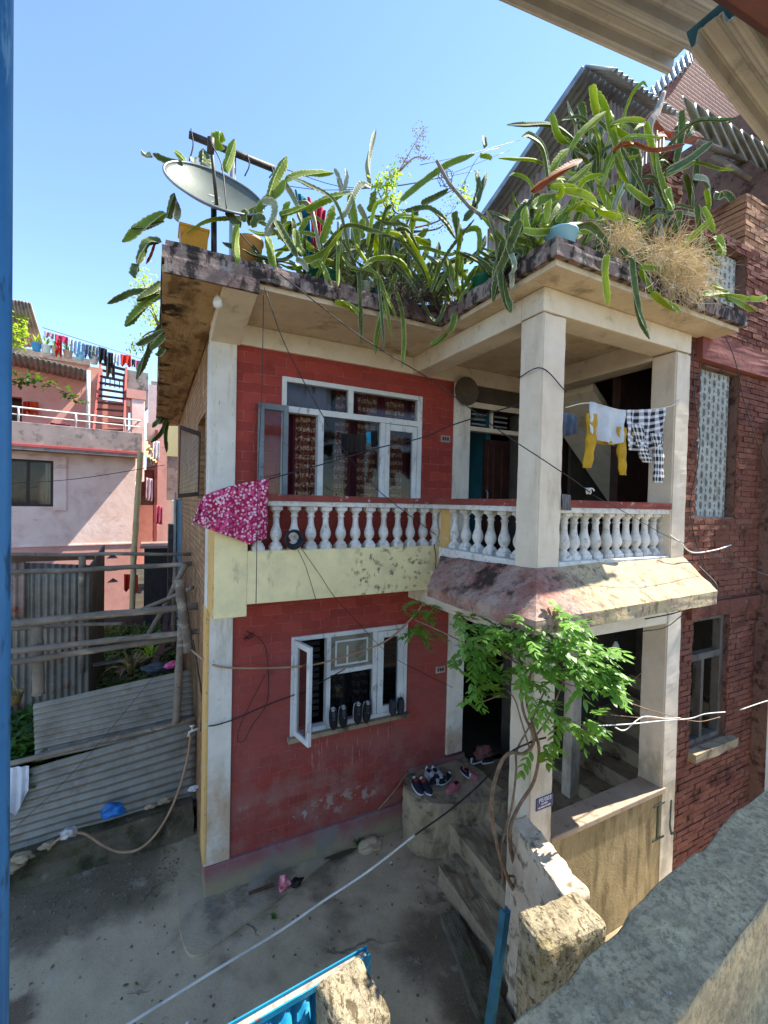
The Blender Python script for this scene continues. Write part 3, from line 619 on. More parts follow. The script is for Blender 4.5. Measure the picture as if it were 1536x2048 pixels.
def bricks(name, x0, x1, z0, z1, y, holes, mat, depth=.06, ax='x', rnd=1):
    m = MB(); R = random.Random(len(name)+int(x0*100)); bh, bw = .062, .205; row = 0; z = z0
    while z < z1-.02:
        x = x0 - (bw/2 if row % 2 else 0); h = min(bh, z1-z)
        while x < x1-.01:
            a, b = max(x, x0), min(x+bw, x1)
            segs = [(a, b)]
            for hx0, hx1, hz0, hz1 in holes:
                if z+h*.5 > hz0 and z+h*.5 < hz1:
                    ns = []
                    for p, q in segs:
                        if q <= hx0 or p >= hx1: ns.append((p, q)); continue
                        if p < hx0: ns.append((p, hx0))
                        if q > hx1: ns.append((hx1, q))
                    segs = ns
            for p, q in segs:
                if q-p < .02: continue
                j = lambda s=.005: R.uniform(-s, s)*rnd
                d = R.uniform(0, .011)*rnd; e = R.random()
                P = [(p+.005+j(), y-d+j(), z+.004+j(.004)), (q-.005+j(), y-d+j(), z+.004+j(.004)), (q-.005, y+depth, z+.004), (p+.005, y+depth, z+.004),
                     (p+.005+j(), y-d+j(), z+h-.005+j(.004)), (q-.005+j(), y-d+j(), z+h-.005+j(.004)), (q-.005, y+depth, z+h-.005), (p+.005, y+depth, z+h-.005)]
                if ax == 'y': P = [(c[1], c[0], c[2]) for c in P]
                m.hexa(P, e)
            x += bw
        z += bh; row += 1
    return m.build(name, mat, NB)
JX = (4.54, 5.30); LW = (4.58, 5.28, 1.45, 2.84)
HL = [(JX[0], JX[1], 3.92, 5.5), LW, (4.56, 5.36, 6.15, 6.82)]
bricks('brick_facing', 4.305, 6.6, 0, 6.95, -2.03, HL, M['nb_brick'])
MB().wall(4.31, 7, -.1, 6.9, -2.02, -1.86, HL).build('wall', M['nb_mortar'], NB)
MB().box(6.05, 10, -2.0, 6, -.1, 9.0).build('rear_block', M['nb_mortar'], NB)
MB().box(5.86, 6.6, -2.2, -2.0, -.1, 5.05).build('added_shade_pier', M['nb_mortar'], NB, bevel=.02)  # unseen pier, added and sized to cast the diagonal shadow across the facing
m = MB().box(4.44, 6.6, -2.10, -2.0, 5.53, 5.80); m.rough(3, .012, 6); m.build('lintel', M['lintel'], NB)
m = MB().box(4.44, 6.6, -2.09, -2.0, 2.86, 3.02); m.rough(3, .012, 6); m.build('lintel', M['nb_brick'], NB)
def screen(x0, x1, z0, z1, y):
    m = MB(); nx = 8; p = (x1-x0)/nx; nz = int((z1-z0)/(p*.9)); pz = (z1-z0)/nz
    for i in range(nx):
        for k in range(nz):
            cx, cz = x0+(i+.5)*p, z0+(k+.5)*pz
            if (i+k) % 1 == 0:
                o = [(x0+i*p, z0+k*pz), (x0+(i+1)*p, z0+k*pz), (x0+(i+1)*p, z0+(k+1)*pz), (x0+i*p, z0+(k+1)*pz)]
                r = .37*p if (i+k) % 2 else .2*p
                hole = [(cx+r*math.cos(a)*.9, cz+r*math.sin(a)*1.25) for a in [PI/4*j-3*PI/4 for j in range(8)]]
                oc = [o[0], ((o[0][0]+o[1][0])/2, o[0][1]), o[1], (o[1][0], (o[1][1]+o[2][1])/2), o[2], ((o[2][0]+o[3][0])/2, o[2][1]), o[3], (o[0][0], (o[0][1]+o[3][1])/2)]
                for j in range(8):
                    a, b = oc[j], oc[(j+1) % 8]; c, d = hole[(j+1) % 8], hole[j]
                    m.poly([(a[0], y, a[1]), (b[0], y, b[1]), (c[0], y-.012, c[1]), (d[0], y-.012, d[1])])
                    m.poly([(d[0], y-.012, d[1]), (c[0], y-.012, c[1]), (c[0], y+.05, c[1]), (d[0], y+.05, d[1])])
    bmesh.ops.remove_doubles(m.bm, verts=m.bm.verts[:], dist=1e-5)
    return m.build('pierced_screen', plaster('screen_cement', '#b0b3ad', '#9a9d98', [dict(c='#70685e', s=6, lo=.55, hi=.7, k=.6)]), NB)
screen(JX[0], JX[1]-.04, 3.92, 5.5, -1.95); screen(4.58, 5.3, 6.17, 6.8, -1.95)
MB().box(4.31, 5.6, -1.3, -1.2, 3.5, 6.9).build('screen_backing', M['dark_wood'], NB)
# weathered wooden window of the lower storey
m = MB(); x0, x1, z0, z1 = LW
for a in ((x0, x0+.06, z0, z1), (x1-.06, x1, z0, z1), (x0+.06, x1-.06, z0, z0+.05), (x0+.06, x1-.06, z1-.05, z1), (x0+.06, x1-.06, 2.36, 2.43), (x0+.28, x0+.33, z0+.05, 2.36)): m.box(a[0], a[1], -1.98, -1.9, a[2], a[3])
WN = m.build('window', plaster('grey_timber', '#6e675e', '#544d45', [dict(c='#37312b', s=16, st=(1, 1, .15), lo=.52, hi=.66, k=.7)], bump=((40, .5, .006),)), NB)
m = MB()
for k in range(4): m.box(x0+.34+k*.075, x0+.34+k*.075+.07, -1.935, -1.92, z0+.3, z1-.08)
m.build('shutter', plaster('timber_board', '#7d6f5c', '#5f5446', [dict(c='#40382e', s=14, st=(1, 1, .12), lo=.5, hi=.66, k=.7)]), WN)
m = MB().box(x0+.2, x1-.06, -1.95, -1.938, z0+.1, z0+.62); m.build('board', M['tin_fence'], WN)
m = MB().box(x0-.03, x1+.1, -2.12, -1.9, z0-.1, z0-.005); m.rough(2, .015, 7); m.build('sill', M['step'], NB)
# open top floor: piers, gable, tin canopy with bamboo rafters
bricks('pier', 5.36, 6.6, 6.95, 7.55, -2.0, [], M['nb_pale'], .5)
MB().box(5.40, 6.55, -1.95, -1.4, 6.9, 7.52).build('pier_core', M['nb_mortar'], NB)
bricks('pier', 4.55, 4.85, 6.95, 8.0, -1.6, [], M['nb_brick'], .3)
bricks('pier', 4.1, 4.55, 6.0, 7.4, -.4, [], M['nb_brick'], .2)
cn = [hit(u, v, (5.2, -1.8, 8.0), (-.12, .45, 1)) for u, v in ((1363, 192), (1560, 304), (1600, 380), (1390, 262))]
def corr_quad(m, q, waves, amp, nv=2, sub=8):
    "corrugated sheet over the four corners; waves counted from corner 0 to corner 1, flutes running 0 to 3"
    q = [Vector(p) for p in q]; nrm = (q[1]-q[0]).cross(q[3]-q[0]).normalized(); nu = waves*sub
    m.grid(lambda s, t: q[0].lerp(q[1], s).lerp(q[3].lerp(q[2], s), t) + nrm*amp*math.sin(s*waves*2*PI), nu, nv); return m
m = MB(); corr_quad(m, cn, 9, .03); m.build('canopy', M['tin_roof'], NB, smooth=True, solid=.004)
for (a, b) in (((1424, 310), (1500, 360)), ((1440, 345), (1536, 285)), ((1395, 285), (1536, 335))):
    m = MB().tube([at(*a, 'y', -1.5), at(*b, 'y', -1.75)], .035); m.build('rafter', M['bamboo'], NB, smooth=True)
gb = [(1290, 212), (1384, 126), (1430, 60), (1560, 60), (1560, 300), (1480, 290), (1330, 260)]
m = MB().extr([at(u, v, 'y', .3) for u, v in gb], (0, .2, 0)); m.build('gable', brickmat('gable_brick', '#8f5a46', '#7a4838', '#866455', .23, .075, .014, .3, bump=1, dist=.015), NB)
m = MB(); corr_quad(m, [at(1286, 214, 'y', .25), at(1386, 122, 'y', .25), at(1380, 100, 'y', .6), at(1280, 200, 'y', .6)], 10, .03); m.build('gable_capping', M['tin_roof'], NB, solid=.01)
# ------------------------------------------------------------------ tin shed high behind the cacti
SH = thing('tin_shed', (5.1, 0, 8.5), 'rusty tin roofed shed high behind the cacti on the right', 'shed')
A = at(1171, 130, 'y', 0); Cc = A + Vector((1.6, 0, 0)); B = at(962, 432, 'x', A.x); D = B + Vector((1.6, 0, 0))
B2 = A.lerp(B, -.0)
m = MB(); corr_quad(m, [A, Cc, D, B], 14, .03); m.build('roof_sheet', M['tin_roof'], SH, smooth=True, solid=.004)
fr = A + Vector((0, -.75, -.62)); m = MB(); corr_quad(m, [A+Vector((0, 0, .01)), Cc+Vector((0, 0, .01)), Cc+Vector((0, -.45, -.42)), A+Vector((0, -.45, -.42))], 14, .03); m.build('front_sheet', M['tin_roof'], SH, smooth=True, solid=.004)
m = MB().obox((A+B)/2+Vector((-.02, 0, -.05)), (.02, 0, 0), (B-A)*.5, (0, .03, .045)); m.build('verge_board', M['grey_metal'], SH)
m = MB(); wq = [A+Vector((.25, -.2, -.5)), B+Vector((.25, .1, -.12)), B+Vector((.25, .1, -1.6)), A+Vector((.25, -.2, -2.6))]; corr_quad(m, wq, 20, .022); m.build('side_sheet', M['tin_rust'], SH, smooth=True, solid=.004)
m = MB(); corr_quad(m, [A+Vector((.25, -.2, -.55)), Cc+Vector((0, -.2, -.55)), Cc+Vector((0, -.2, -2.6)), A+Vector((.25, -.2, -2.6))], 16, .022); m.build('front_wall_sheet', M['tin_rust'], SH, smooth=True, solid=.004)
MB().box(A.x+.5, A.x+1.6, .3, 1.6, 5.9, A.z-1.4).build('shed_base', M['nb_mortar'], SH)
# ------------------------------------------------------------------ the veranda the photograph was taken from
V = thing('veranda', (1.0, -4.2, 2.0), 'grey speckled veranda parapet with tin eaves and blue post in the near foreground', 'veranda')
m = MB(); m.hexa([(-.5, -4.28, 1.5), (1.95, -4.02, 1.5), (1.86, -3.825, 1.5), (-.5, -4.10, 1.5), (-.5, -4.28, 2.9), (1.95, -4.02, 2.9), (1.86, -3.825, 2.9), (-.5, -4.10, 2.9)])
m.rough(5, .017, 6, 3); m.build('parapet', M['grey_parapet'], V, smooth=True)
p = CAM + ray(-5, 1024)*.8; MB().tube([(p.x, p.y, 2.2), (p.x, p.y, 6.0)], .0195, 16).build('post', M['blue_post'], V, smooth=True)
MB().box(2.0, 2.12, -3.84, -3.72, 1.5, 3.32).build('post', M['cream_plaster'], V, bevel=.008)
MB().box(-.5, 6, -7, -4.3, 2.4, 2.55).build('veranda_floor', M['concrete'], V)
def eave(name, p, q, z, x0, x1, back, pitch, amp):
    "tin sheet whose front edge runs through the sight lines p and q at height z"
    P, Q = at(*p, 'z', z), at(*q, 'z', z); d = (Q-P).normalized(); nb = Vector((d.y, -d.x, 0))
    s0, s1 = -.02 if x0 is None else (x0-P.x)/d.x, (x1-P.x)/d.x; n_ = int(back/pitch*36); m = MB()
    m.grid(lambda s, t: P + d*(s0+(s1-s0)*t) + nb*(back*s) + Vector((0, 0, amp*max(-1, min(.4, 5*(math.cos(back*s/pitch*2*PI)-.45)))+amp*.22*max(0, math.cos(back*s/pitch*6*PI)-.5))), n_, 2)
    return m.build(name, M['tin_eave'], V, solid=.004)
eave('roof_sheet', (1017, 0), (1335, 142), 5.62, -3, 1.195, 1.0, .105, -.026)
eave('roof_sheet', (1385, 100), (1536, 290), 5.36, None, 7, 1.0, .105, -.026)
pa, pb = at(1384, 78, 'z', 5.42), at(1474, 3, 'z', 5.42)
m = MB().tube([pa, pa+(pb-pa)*4], .035, 4); m.build('purlin', M['teal_beam'], V, bevel=.004)
pa, pb = at(1492, 0, 'z', 5.26), at(1570, 56, 'z', 5.26)
m = MB().tube([pa-(pb-pa)*6, pa+(pb-pa)*12], .034, 4); m.build('beam', M['rust_beam'], V, bevel=.004)
# ------------------------------------------------------------------ pink house on the left
PA = math.radians(8.5); P0 = Vector((-.9, 7.9, 1.0)); EX = Vector((math.cos(PA), math.sin(PA), 0)); EY = Vector((-math.sin(PA), math.cos(PA), 0))
def Lp(u, v, off=0.0):
    d = hit(u, v, P0+EY*off, EY)-P0; return Vector((d.dot(EX), d.dot(EY), d.z))
PH = thing('pink_house', P0, 'pink plastered house with a dark sliding window and steep red roof stair', 'house'); PH['_o'] = (0, 0, 0); PH.rotation_euler.z = PA
zs = Lp(268, 912).z; zb = Lp(268, 1086).z
wa, wb = Lp(-15, 1012), Lp(107, 922)
MB().wall(-7, 0, zb, zs, 0, .2, [(wa.x, wb.x, wa.z, wb.z)]).build('wall', M['pink'], PH)
MB().box(-7, -.02, .0, .2, -1, zb-.02).build('lower_wall', M['pink_dark'], PH)
MB().box(-7, .0, -.02, .2, zb-.02, zb+.01).build('band', M['pink'], PH)
MB().box(0, 0.0+.01, .0, 6, -1, zs).box(-.2, .0, .2, 6, -1, zs).build('end_wall', M['pink'], PH)
a, b = Lp(-15, 1020), Lp(133, 915)
m = MB()
for q in ((a.x, wa.x, a.z, b.z), (wb.x, b.x, a.z, b.z), (wa.x, wb.x, wb.z, b.z)): m.box(q[0], q[1], -.05, 0, q[2], q[3])
m.build('window_surround', M['pink'], PH, bevel=.006)
m = MB(); mx = Lp(56, 960).x
for q in ((wa.x, wa.x+.05, wa.z, wb.z), (wb.x-.05, wb.x, wa.z, wb.z), (wa.x+.05, wb.x-.05, wb.z-.05, wb.z), (wa.x+.05, wb.x-.05, wa.z, wa.z+.05), (mx-.03, mx+.03, wa.z+.05, wb.z-.05)): m.box(q[0], q[1], .03, .1, q[2], q[3])
WP = m.build('window', M['dark_wood'], PH)
MB().poly([(wa.x, .06, wa.z), (wb.x, .06, wa.z), (wb.x, .06, wb.z), (wa.x, .06, wb.z)]).build('pane', M['glass'], WP)
cu = Lp(90, 960).x
m = MB(); m.grid(lambda s, t: (cu+.17*s, .13+.015*math.sin(s*20), wa.z+(wb.z-wa.z)*t), 20, 2); m.build('curtain', simple('cream_curtain', '#b8ae94', .9), WP)
MB().box(-6.9, -.2, 1.5, 1.6, 0, zs).build('room_back', M['dark_room'], PH)
for (u, v) in ((225, 1112), (225, 1137), (226, 1160)):
    c = Lp(u, v); MB().extr([(c.x-.11, -.004, c.z-.04), (c.x+.11, -.004, c.z-.04), (c.x, -.004, c.z+.05)], (0, .003, 0)).build('air_hole', M['black'], PH)
# balcony slab with kerb, rail
MB().box(-7, .12, -.45, .25, zs, zs+.07).build('balcony_slab', M['pink_red'], PH, bevel=.01)
MB().box(-7, .12, -.44, .0, zs-.06, zs).build('slab_soffit', M['pink_grey'], PH)
zk = Lp(265, 865, -.4).z
MB().box(-7, .10, -.42, -.3, zs+.07, zk).build('kerb', M['pink_grey'], PH, bevel=.01)
MB().box(.0, .10, -.3, 2.5, zs+.07, zk).build('kerb', M['pink_grey'], PH, bevel=.01)
zr = Lp(250, 838, -.36).z
m = MB(); m.tube([(-7, -.36, zr), (.05, -.36, zr)], .02).tube([(-7, -.36, zk+(zr-zk)*.5), (.05, -.36, zk+(zr-zk)*.5)], .014).tube([(.05, -.36, zr), (.05, 2.4, zr)], .02); m.build('rail', M['rail_white'], PH, smooth=True)
for u in (37, 152, 250):
    x = Lp(u, 840, -.36).x; MB().tube([(x, -.36, zk), (x, -.36, zr)], .02).build('rail_post', M['rail_white'], PH, smooth=True)
# set-back upper storey
zu = Lp(100, 770, 1.0).z; dx = Lp(44, 800, 1.0).x
MB().wall(-7, Lp(205, 800, 1.0).x, zs, zu+.6, 1.0, 1.2, [(dx-.6, dx, zs, Lp(44, 795, 1.0).z)]).build('upper_wall', M['pink_dark'], PH)
MB().box(dx-.7, dx+.1, 1.5, 1.6, zs, zu).build('upper_door', M['dark_wood'], PH)
q = [Lp(-60, 692, .8), Lp(182, 770, .1), Lp(178, 738, .3), Lp(-60, 660, 1.2)]
e0, e1 = Lp(20, 704, -.1), Lp(182, 742, -.1)
m = MB(); corr_quad(m, [(e1.x-4, -.1, e1.z+(e0.z-e1.z)*4/(e1.x-e0.x)), (e1.x, -.1, e1.z), (e1.x, 1.1, e1.z-.03), (e1.x-4, 1.1, e1.z-.03+(e0.z-e1.z)*4/(e1.x-e0.x))], 40, .02); m.build('canopy', M['tin_roof'], PH, smooth=True, solid=.006)
MB().tube([(e1.x-.05, -.1, zs), (e1.x-.05, -.1, e1.z)], .04).build('canopy_post', M['rail_white'], PH, smooth=True)
MB().box(-7, -.9, .9, 6, zu+.6, zu+.75).build('flat_roof', M['pink_grey'], PH)
# steep red stair
st = [(Lp(184, 868, .1), Lp(199, 722, 1.3)), (Lp(245, 868, .1), Lp(250, 735, 1.3))]
for a, b in st:
    m = MB().extr([a+Vector((0, -.08, 0)), a+Vector((0, .08, 0)), b+Vector((0, .08, 0)), b+Vector((0, -.08, 0))], (.05, 0, 0)); m.build('stair_stringer', M['pink_red'], PH)
for k in range(11):
    t = (k+.5)/11; a = st[0][0].lerp(st[0][1], t); b = st[1][0].lerp(st[1][1], t); MB().hexa([a+Vector((.05, -.1, 0)), b+Vector((0, -.1, 0)), b+Vector((0, .1, 0)), a+Vector((.05, .1, 0)), a+Vector((.05, -.1, .025)), b+Vector((0, -.1, .025)), b+Vector((0, .1, .025)), a+Vector((.05, .1, .025))]).build('stair_tread', M['dark_wood'], PH)
for (u0, v0, u1, v1) in ((201, 755, 248, 778),):
    a, b = Lp(u0, v0, 1.4), Lp(u1, v1, 1.4); m = MB()
    for k in range(6): x = a.x+(b.x-a.x)*k/5; m.tube([(x, 1.4, b.z), (x, 1.4, a.z)], .012, 6)
    m.tube([(a.x, 1.4, a.z), (b.x, 1.4, a.z)], .015, 6); m.build('roof_railing', M['steel'], PH)
# pink column, concrete tank, dark recess to its right
c0, c1 = Lp(262, 962, .6), Lp(290, 800, .6); MB().box(c0.x, c1.x, .6, .9, zs-.6, c1.z).build('pink_column', M['pink'], PH, bevel=.01)
c2 = Lp(288, 785, .7); MB().box(c0.x-.12, c1.x+.02, .58, .95, c1.z, c2.z+.02).build('column_cap', M['pink_dark'], PH)
t0, t1 = Lp(253, 790, 1.2), Lp(297, 746, 1.2); MB().box(t0.x, t1.x, 1.2, 2.2, t0.z-.3, t1.z).build('water_tank', plaster('tank_concrete', '#9a958f', '#7f7a74', [dict(c='#4d4944', s=5, d=8, lo=.52, hi=.64, k=.7)]), PH, bevel=.01)
MB().box(Lp(196, 800, 1.2).x, c0.x, 1.3, 1.4, zs, c1.z).build('stairwell_wall', M['pink_dark'], PH)
# ------------------------------------------------------------------ buildings further up the lane
def far_box(name, label, u0, u1, v0, y, mat, depth=3, zb=.5, wins=()):
    a, b = at(u0, v0, 'y', y), at(u1, v0, 'y', y)
    r = thing(name, (a.x, y, zb), label, 'house')
    MB().box(a.x, b.x, y, y+depth, zb, a.z).build('wall', mat, r)
    for (wu0, wv0, wu1, wv1, wm) in wins:
        p, q = at(wu0, wv1, 'y', y), at(wu1, wv0, 'y', y)
        m = MB(); MB().box(p.x, q.x, y-.03, y+.01, p.z, q.z).build('window', wm, r)
    return r
r = thing('pink_annex', (-.6, 9.6, 1), 'narrow pink and maroon house with a tin awning beyond the stair house', 'house')
for (nm, u0, u1, v0, v1, y, mt) in (('wall', 290, 345, 850, 1150, 10.2, M['pink']), ('upper_block', 296, 350, 775, 850, 11.5, M['pink']), ('red_column', 306, 316, 860, 1150, 9.7, M['maroon']), ('dark_recess', 272, 306, 940, 1060, 9.9, M['maroon']),
                                     ('balcony_wall', 270, 305, 990, 1010, 9.5, M['brown_wood']), ('roof_block', 302, 352, 768, 782, 13, M['pink_grey']), ('lower_block', 268, 306, 1010, 1130, 9.5, M['pink_dark'])):
    a, b = at(u0, v1, 'y', y), at(u1, v0, 'y', y); MB().box(a.x, b.x, y, y+.8, a.z, b.z).build(nm, mt, r)
aw = [at(270, 897, 'y', 8.6), at(313, 925, 'y', 8.6), at(316, 916, 'y', 9.8), at(280, 860, 'y', 9.8)]
m = MB(); corr_quad(m, aw, 8, .02); m.build('awning', M['bamboo_yellow'], r, solid=.01)
r = thing('blue_house', (-.1, 6.5, 1), 'pale blue house wall squeezed beside the brick side wall', 'house')
for (nm, u0, u1, v0, v1, y, mt) in (('wall', 352, 376, 1000, 1190, 5.0, M['house_blue']), ('corner_pipe', 347, 353, 985, 1190, 4.9, M['grey_metal']), ('dark_side', 335, 347, 1050, 1230, 5.3, M['steel'])):
    a, b = at(u0, v1, 'y', y), at(u1, v0, 'y', y); MB().box(a.x, b.x, y, y+.5, a.z-.6, b.z).build(nm, mt, r)
r = thing('yellow_house', (-.1, 11, 3), 'cream yellow wall with a grey base far up the lane under the eave', 'house')
for (nm, u0, u1, v0, v1, y, mt) in (('wall', 334, 368, 850, 912, 9.0, simple('cream_wall', '#d6cd94', .9)), ('base', 334, 368, 912, 1000, 9.02, M['pink_grey'])):
    a, b = at(u0, v1, 'y', y), at(u1, v0, 'y', y); MB().box(a.x, b.x, y, y+.5, a.z, b.z).build(nm, mt, r)
r = thing('lane_shade_box', (-.45, 6.6, .8), 'dark box added for the deep shade in the gap right of the pink house', 'shed')  # no real shed: dark box added so the lane reads as deep shade
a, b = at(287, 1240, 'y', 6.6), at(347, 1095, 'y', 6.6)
MB().box(a.x, b.x, 6.6, 7.6, .6, b.z).build('wall', plaster('lane_shade_dark', '#3a3633', '#2a2725', [dict(c='#575049', s=9, st=(1, 1, .2), lo=.55, hi=.68, k=.6)]), r)
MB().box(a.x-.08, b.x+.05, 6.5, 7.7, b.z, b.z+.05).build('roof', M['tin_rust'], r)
# ------------------------------------------------------------------ raised yard behind the tin fence
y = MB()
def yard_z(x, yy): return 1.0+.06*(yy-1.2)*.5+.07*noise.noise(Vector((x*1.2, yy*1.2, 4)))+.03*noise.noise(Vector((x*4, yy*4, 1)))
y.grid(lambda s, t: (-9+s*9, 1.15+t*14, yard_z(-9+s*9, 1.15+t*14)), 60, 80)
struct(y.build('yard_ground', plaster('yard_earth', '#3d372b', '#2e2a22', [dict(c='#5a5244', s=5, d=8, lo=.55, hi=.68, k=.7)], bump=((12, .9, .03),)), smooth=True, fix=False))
FZ = math.radians(6.8)
m = MB(); m.hexa([(-4, .78, -.05), (-.02, .86, -.05), (-.02, 1.3, -.05), (-4, 1.3, -.05), (-4, .86, .17), (-.02, .93, .42), (-.02, 1.3, .42), (-4, 1.3, .17)])
m.rough(4, .035, 3.5, 2); o = m.build('retaining_wall', M['moss_wall'], None); tag(o, 'low mossy concrete wall under the corrugated tin fence', 'wall')
def tin_sheet(name, q, waves, label, mat, group=None, yj=0):
    m = MB(); q = [Vector(p) for p in q]; nu = waves*8; n3 = Vector((0, -1, 0))
    def f(s, t):
        p = q[0].lerp(q[1], t).lerp(q[3].lerp(q[2], t), s)
        return p + n3*(.0145*math.sin(s*waves*2*PI) + .02*noise.noise(p*1.5) + .006*noise.noise(p*6))
    m.grid(f, nu, 24); o = m.build(name, mat, None, smooth=True, solid=.002); tag(o, label, 'tin sheet', group); return o
Y = lambda u, v, yy: at(u, v, 'y', yy)
tin_sheet('tin_sheet', [Y(-60, 1745, 1.08), Y(393, 1614, 1.08), Y(391, 1440, 1.08), Y(-60, 1572, 1.08)], 11, 'lower corrugated tin fence sheet standing on the mossy wall', M['tin_fence'], 'corrugated fence sheets')
tin_sheet('tin_sheet', [Y(70, 1524, 1.12), Y(389, 1450, 1.12), Y(384, 1338, 1.12), Y(66, 1408, 1.12)], 10, 'upper corrugated tin fence sheet with a slanted top under the bamboo rails', M['tin_fence'], 'corrugated fence sheets')
# dark timber rail between the two sheets
def pole(pts, r, label, name='bamboo_pole', mat='bamboo', cat='pole', group='weathered bamboo poles', nodes=True):
    P = spline(pts, 8) if len(pts) > 2 else [Vector(pts[0]).lerp(Vector(pts[1]), i/16) for i in range(17)]
    L = sum((P[i+1]-P[i]).length for i in range(len(P)-1)); pts2 = []; rr = []
    for i, p in enumerate(P):
        pts2.append(p + Vector((noise.noise(p*2), noise.noise(p*2+Vector((5, 0, 0))), noise.noise(p*2+Vector((0, 5, 0)))))*.012)
        rr.append(r*(1.0+(.13 if nodes and i % 4 == 0 else 0)))
    m = MB().tube(pts2, rr, 10); o = m.build(name, M[mat], None, smooth=True); tag(o, label, cat, group); return o
pole([Y(20, 1528, 1.05), Y(392, 1436, 1.05)], .028, 'dark grey rail lying along the joint of the two tin sheets')
pole([Y(-20, 1110, 2.0), Y(382, 1108, 2.0)], .022, 'thin topmost bamboo rail crossing in front of the pink house')
pole([Y(-20, 1147, 1.9), Y(200, 1138, 1.9), Y(384, 1127, 1.9)], .03, 'second bamboo rail from the top, resting on the tin shed front')
pole([Y(-20, 1252, 1.2), Y(402, 1212, 1.2)], .04, 'thick bamboo rail ending at the brick side wall below the lean-to sticks')
pole([Y(-20, 1260, 1.45), Y(120, 1252, 1.45), Y(245, 1247, 1.45)], .02, 'thin bamboo stick lying just under the thick middle rail')
pole([Y(-20, 1306, 1.12), Y(412, 1262, 1.12)], .033, 'lowest pale bamboo rail reaching the orange house corner')
pole([Y(-20, 1330, 1.2), Y(365, 1276, 1.2)], .033, 'split bamboo rail bound beneath the lowest pale rail')
pole([Y(75, 1250, 1.28), Y(76, 1388, 1.28)], .055, 'stout short bamboo post standing at the left end of the fence', 'bamboo_post', cat='post')
pole([Y(352, 1445, 1.02), Y(363, 1240, 1.02)], .042, 'pale upright bamboo post in front of the upper tin sheet', 'bamboo_post', cat='post')
pole([Y(360, 1160, 1.0), Y(376, 1304, 1.0)], .055, 'thick cut bamboo stub leaning against the house corner', 'bamboo_post', cat='post')
pole([Y(372, 1128, 1.6), Y(330, 1210, 1.9), Y(295, 1275, 2.2)], .035, 'bamboo prop slanting down left from the house wall')
pole([Y(385, 1175, 1.3), Y(270, 1225, 2.4)], .025, 'slender stick slanting from the wall towards the pink house')
pole([Y(350, 1120, 2.2), Y(347, 1290, 2.2)], .03, 'grey upright stick in the corner behind the slanting prop')
pole([Y(165, 1110, 2.3), Y(163, 1345, 2.3)], .04, 'bamboo post at the edge of the tin shed front', 'bamboo_post', cat='post')
pole([Y(281, 905, 7.0), Y(275, 1000, 7.0), Y(268, 1110, 7.0), Y(264, 1228, 7.0)], .06, 'tall pale bamboo mast at the pink house corner', 'bamboo_mast', 'bamboo_yellow', 'pole', None)
# tin shed in the yard
r = thing('lean_to', (-2, 2.4, 1.0), 'rust stained corrugated tin lean-to behind the bamboo rails', 'shed')
def sheet(nm, q, waves, mat):
    m = MB(); corr_quad(m, q, waves, .014, 6); return m.build(nm, mat, r, smooth=True, solid=.003)
tl, tr = Y(-40, 1122, 2.4), Y(181, 1130, 2.4)
sheet('front_sheet', [(tl.x, 2.4, tl.z), (tr.x, 2.4, tr.z), (tr.x, 2.4, .9), (tl.x, 2.4, .9)], 15, M['tin_shed'])
sheet('side_sheet', [(tr.x, 2.42, tr.z), (tr.x, 4.2, tr.z+.1), (tr.x, 4.2, .9), (tr.x, 2.42, .9)], 20, M['tin_shed'])
MB().box(tl.x, tr.x+.05, 2.33, 2.39, tl.z-.02, tl.z+.05).build('top_rail', M['brown_wood'], r)
a, b = Y(22, 1118, 2.36), Y(50, 1235, 2.36); sheet('patch_sheet', [(a.x-.1, 2.36, a.z), (b.x, 2.36, a.z), (b.x, 2.36, b.z), (a.x-.1, 2.36, b.z)], 3, M['tin_rust'])
# ------------------------------------------------------------------ plants of the yard
def blade(m, p, d, L, w, up, e=0.0, segs=3):
    "one leaf as a bent strip"
    p = Vector(p); d = Vector(d).normalized(); s = d.cross(Vector((0, 0, 1))); s = s.normalized() if s.length > 1e-3 else Vector((1, 0, 0))
    prev = None
    for i in range(segs+1):
        t = i/segs; c = p + d*L*t + Vector((0, 0, up*L*(t-t*t*1.3))); ww = w*math.sin(PI*(.12+.88*t))*.5
        a, b = m.v(c-s*ww, e), m.v(c+s*ww, e)
        if prev: m.face([prev[0], prev[1], b, a])
        prev = (a, b)
def weeds(n, fn, size, seed):
    R = random.Random(seed); m = MB()
    for _ in range(n):
        p = fn(R)
        for k in range(R.randint(3, 6)):
            a = R.uniform(0, 2*PI); blade(m, p+Vector((0, 0, R.uniform(0, .12)))*1.0, (math.cos(a), math.sin(a), R.uniform(.1, .9)), size*R.uniform(.6, 1.3), size*R.uniform(.35, .55), .3, R.random(), 2)
    return m
def wy(R):
    x = -2.6+R.random()**1.2*2.5; yy = 1.25+R.random()*3; x = x - .1
    return Vector((x, yy, yard_z(x, yy)))
def w1(R):
    x, yy = R.uniform(-2.6, -1.5), R.uniform(1.12, 2.2); return Vector((x, yy, yard_z(x, yy)+R.random()*.16-(.25*R.random() if yy < 1.3 else 0)))
m = weeds(1100, wy, .09, 3); o = m.build('ground_weeds', M['weed'], None, fix=False); o['kind'] = 'stuff'; o['label'] = 'low green weeds covering the raised yard behind the fence'; o['category'] = 'weeds'
m = weeds(1100, w1, .13, 4)
o = m.build('nettle_patch', M['weed'], None, fix=False); o['kind'] = 'stuff'; o['label'] = 'bright green nettles spilling down beside the upper tin sheet'; o['category'] = 'weeds'
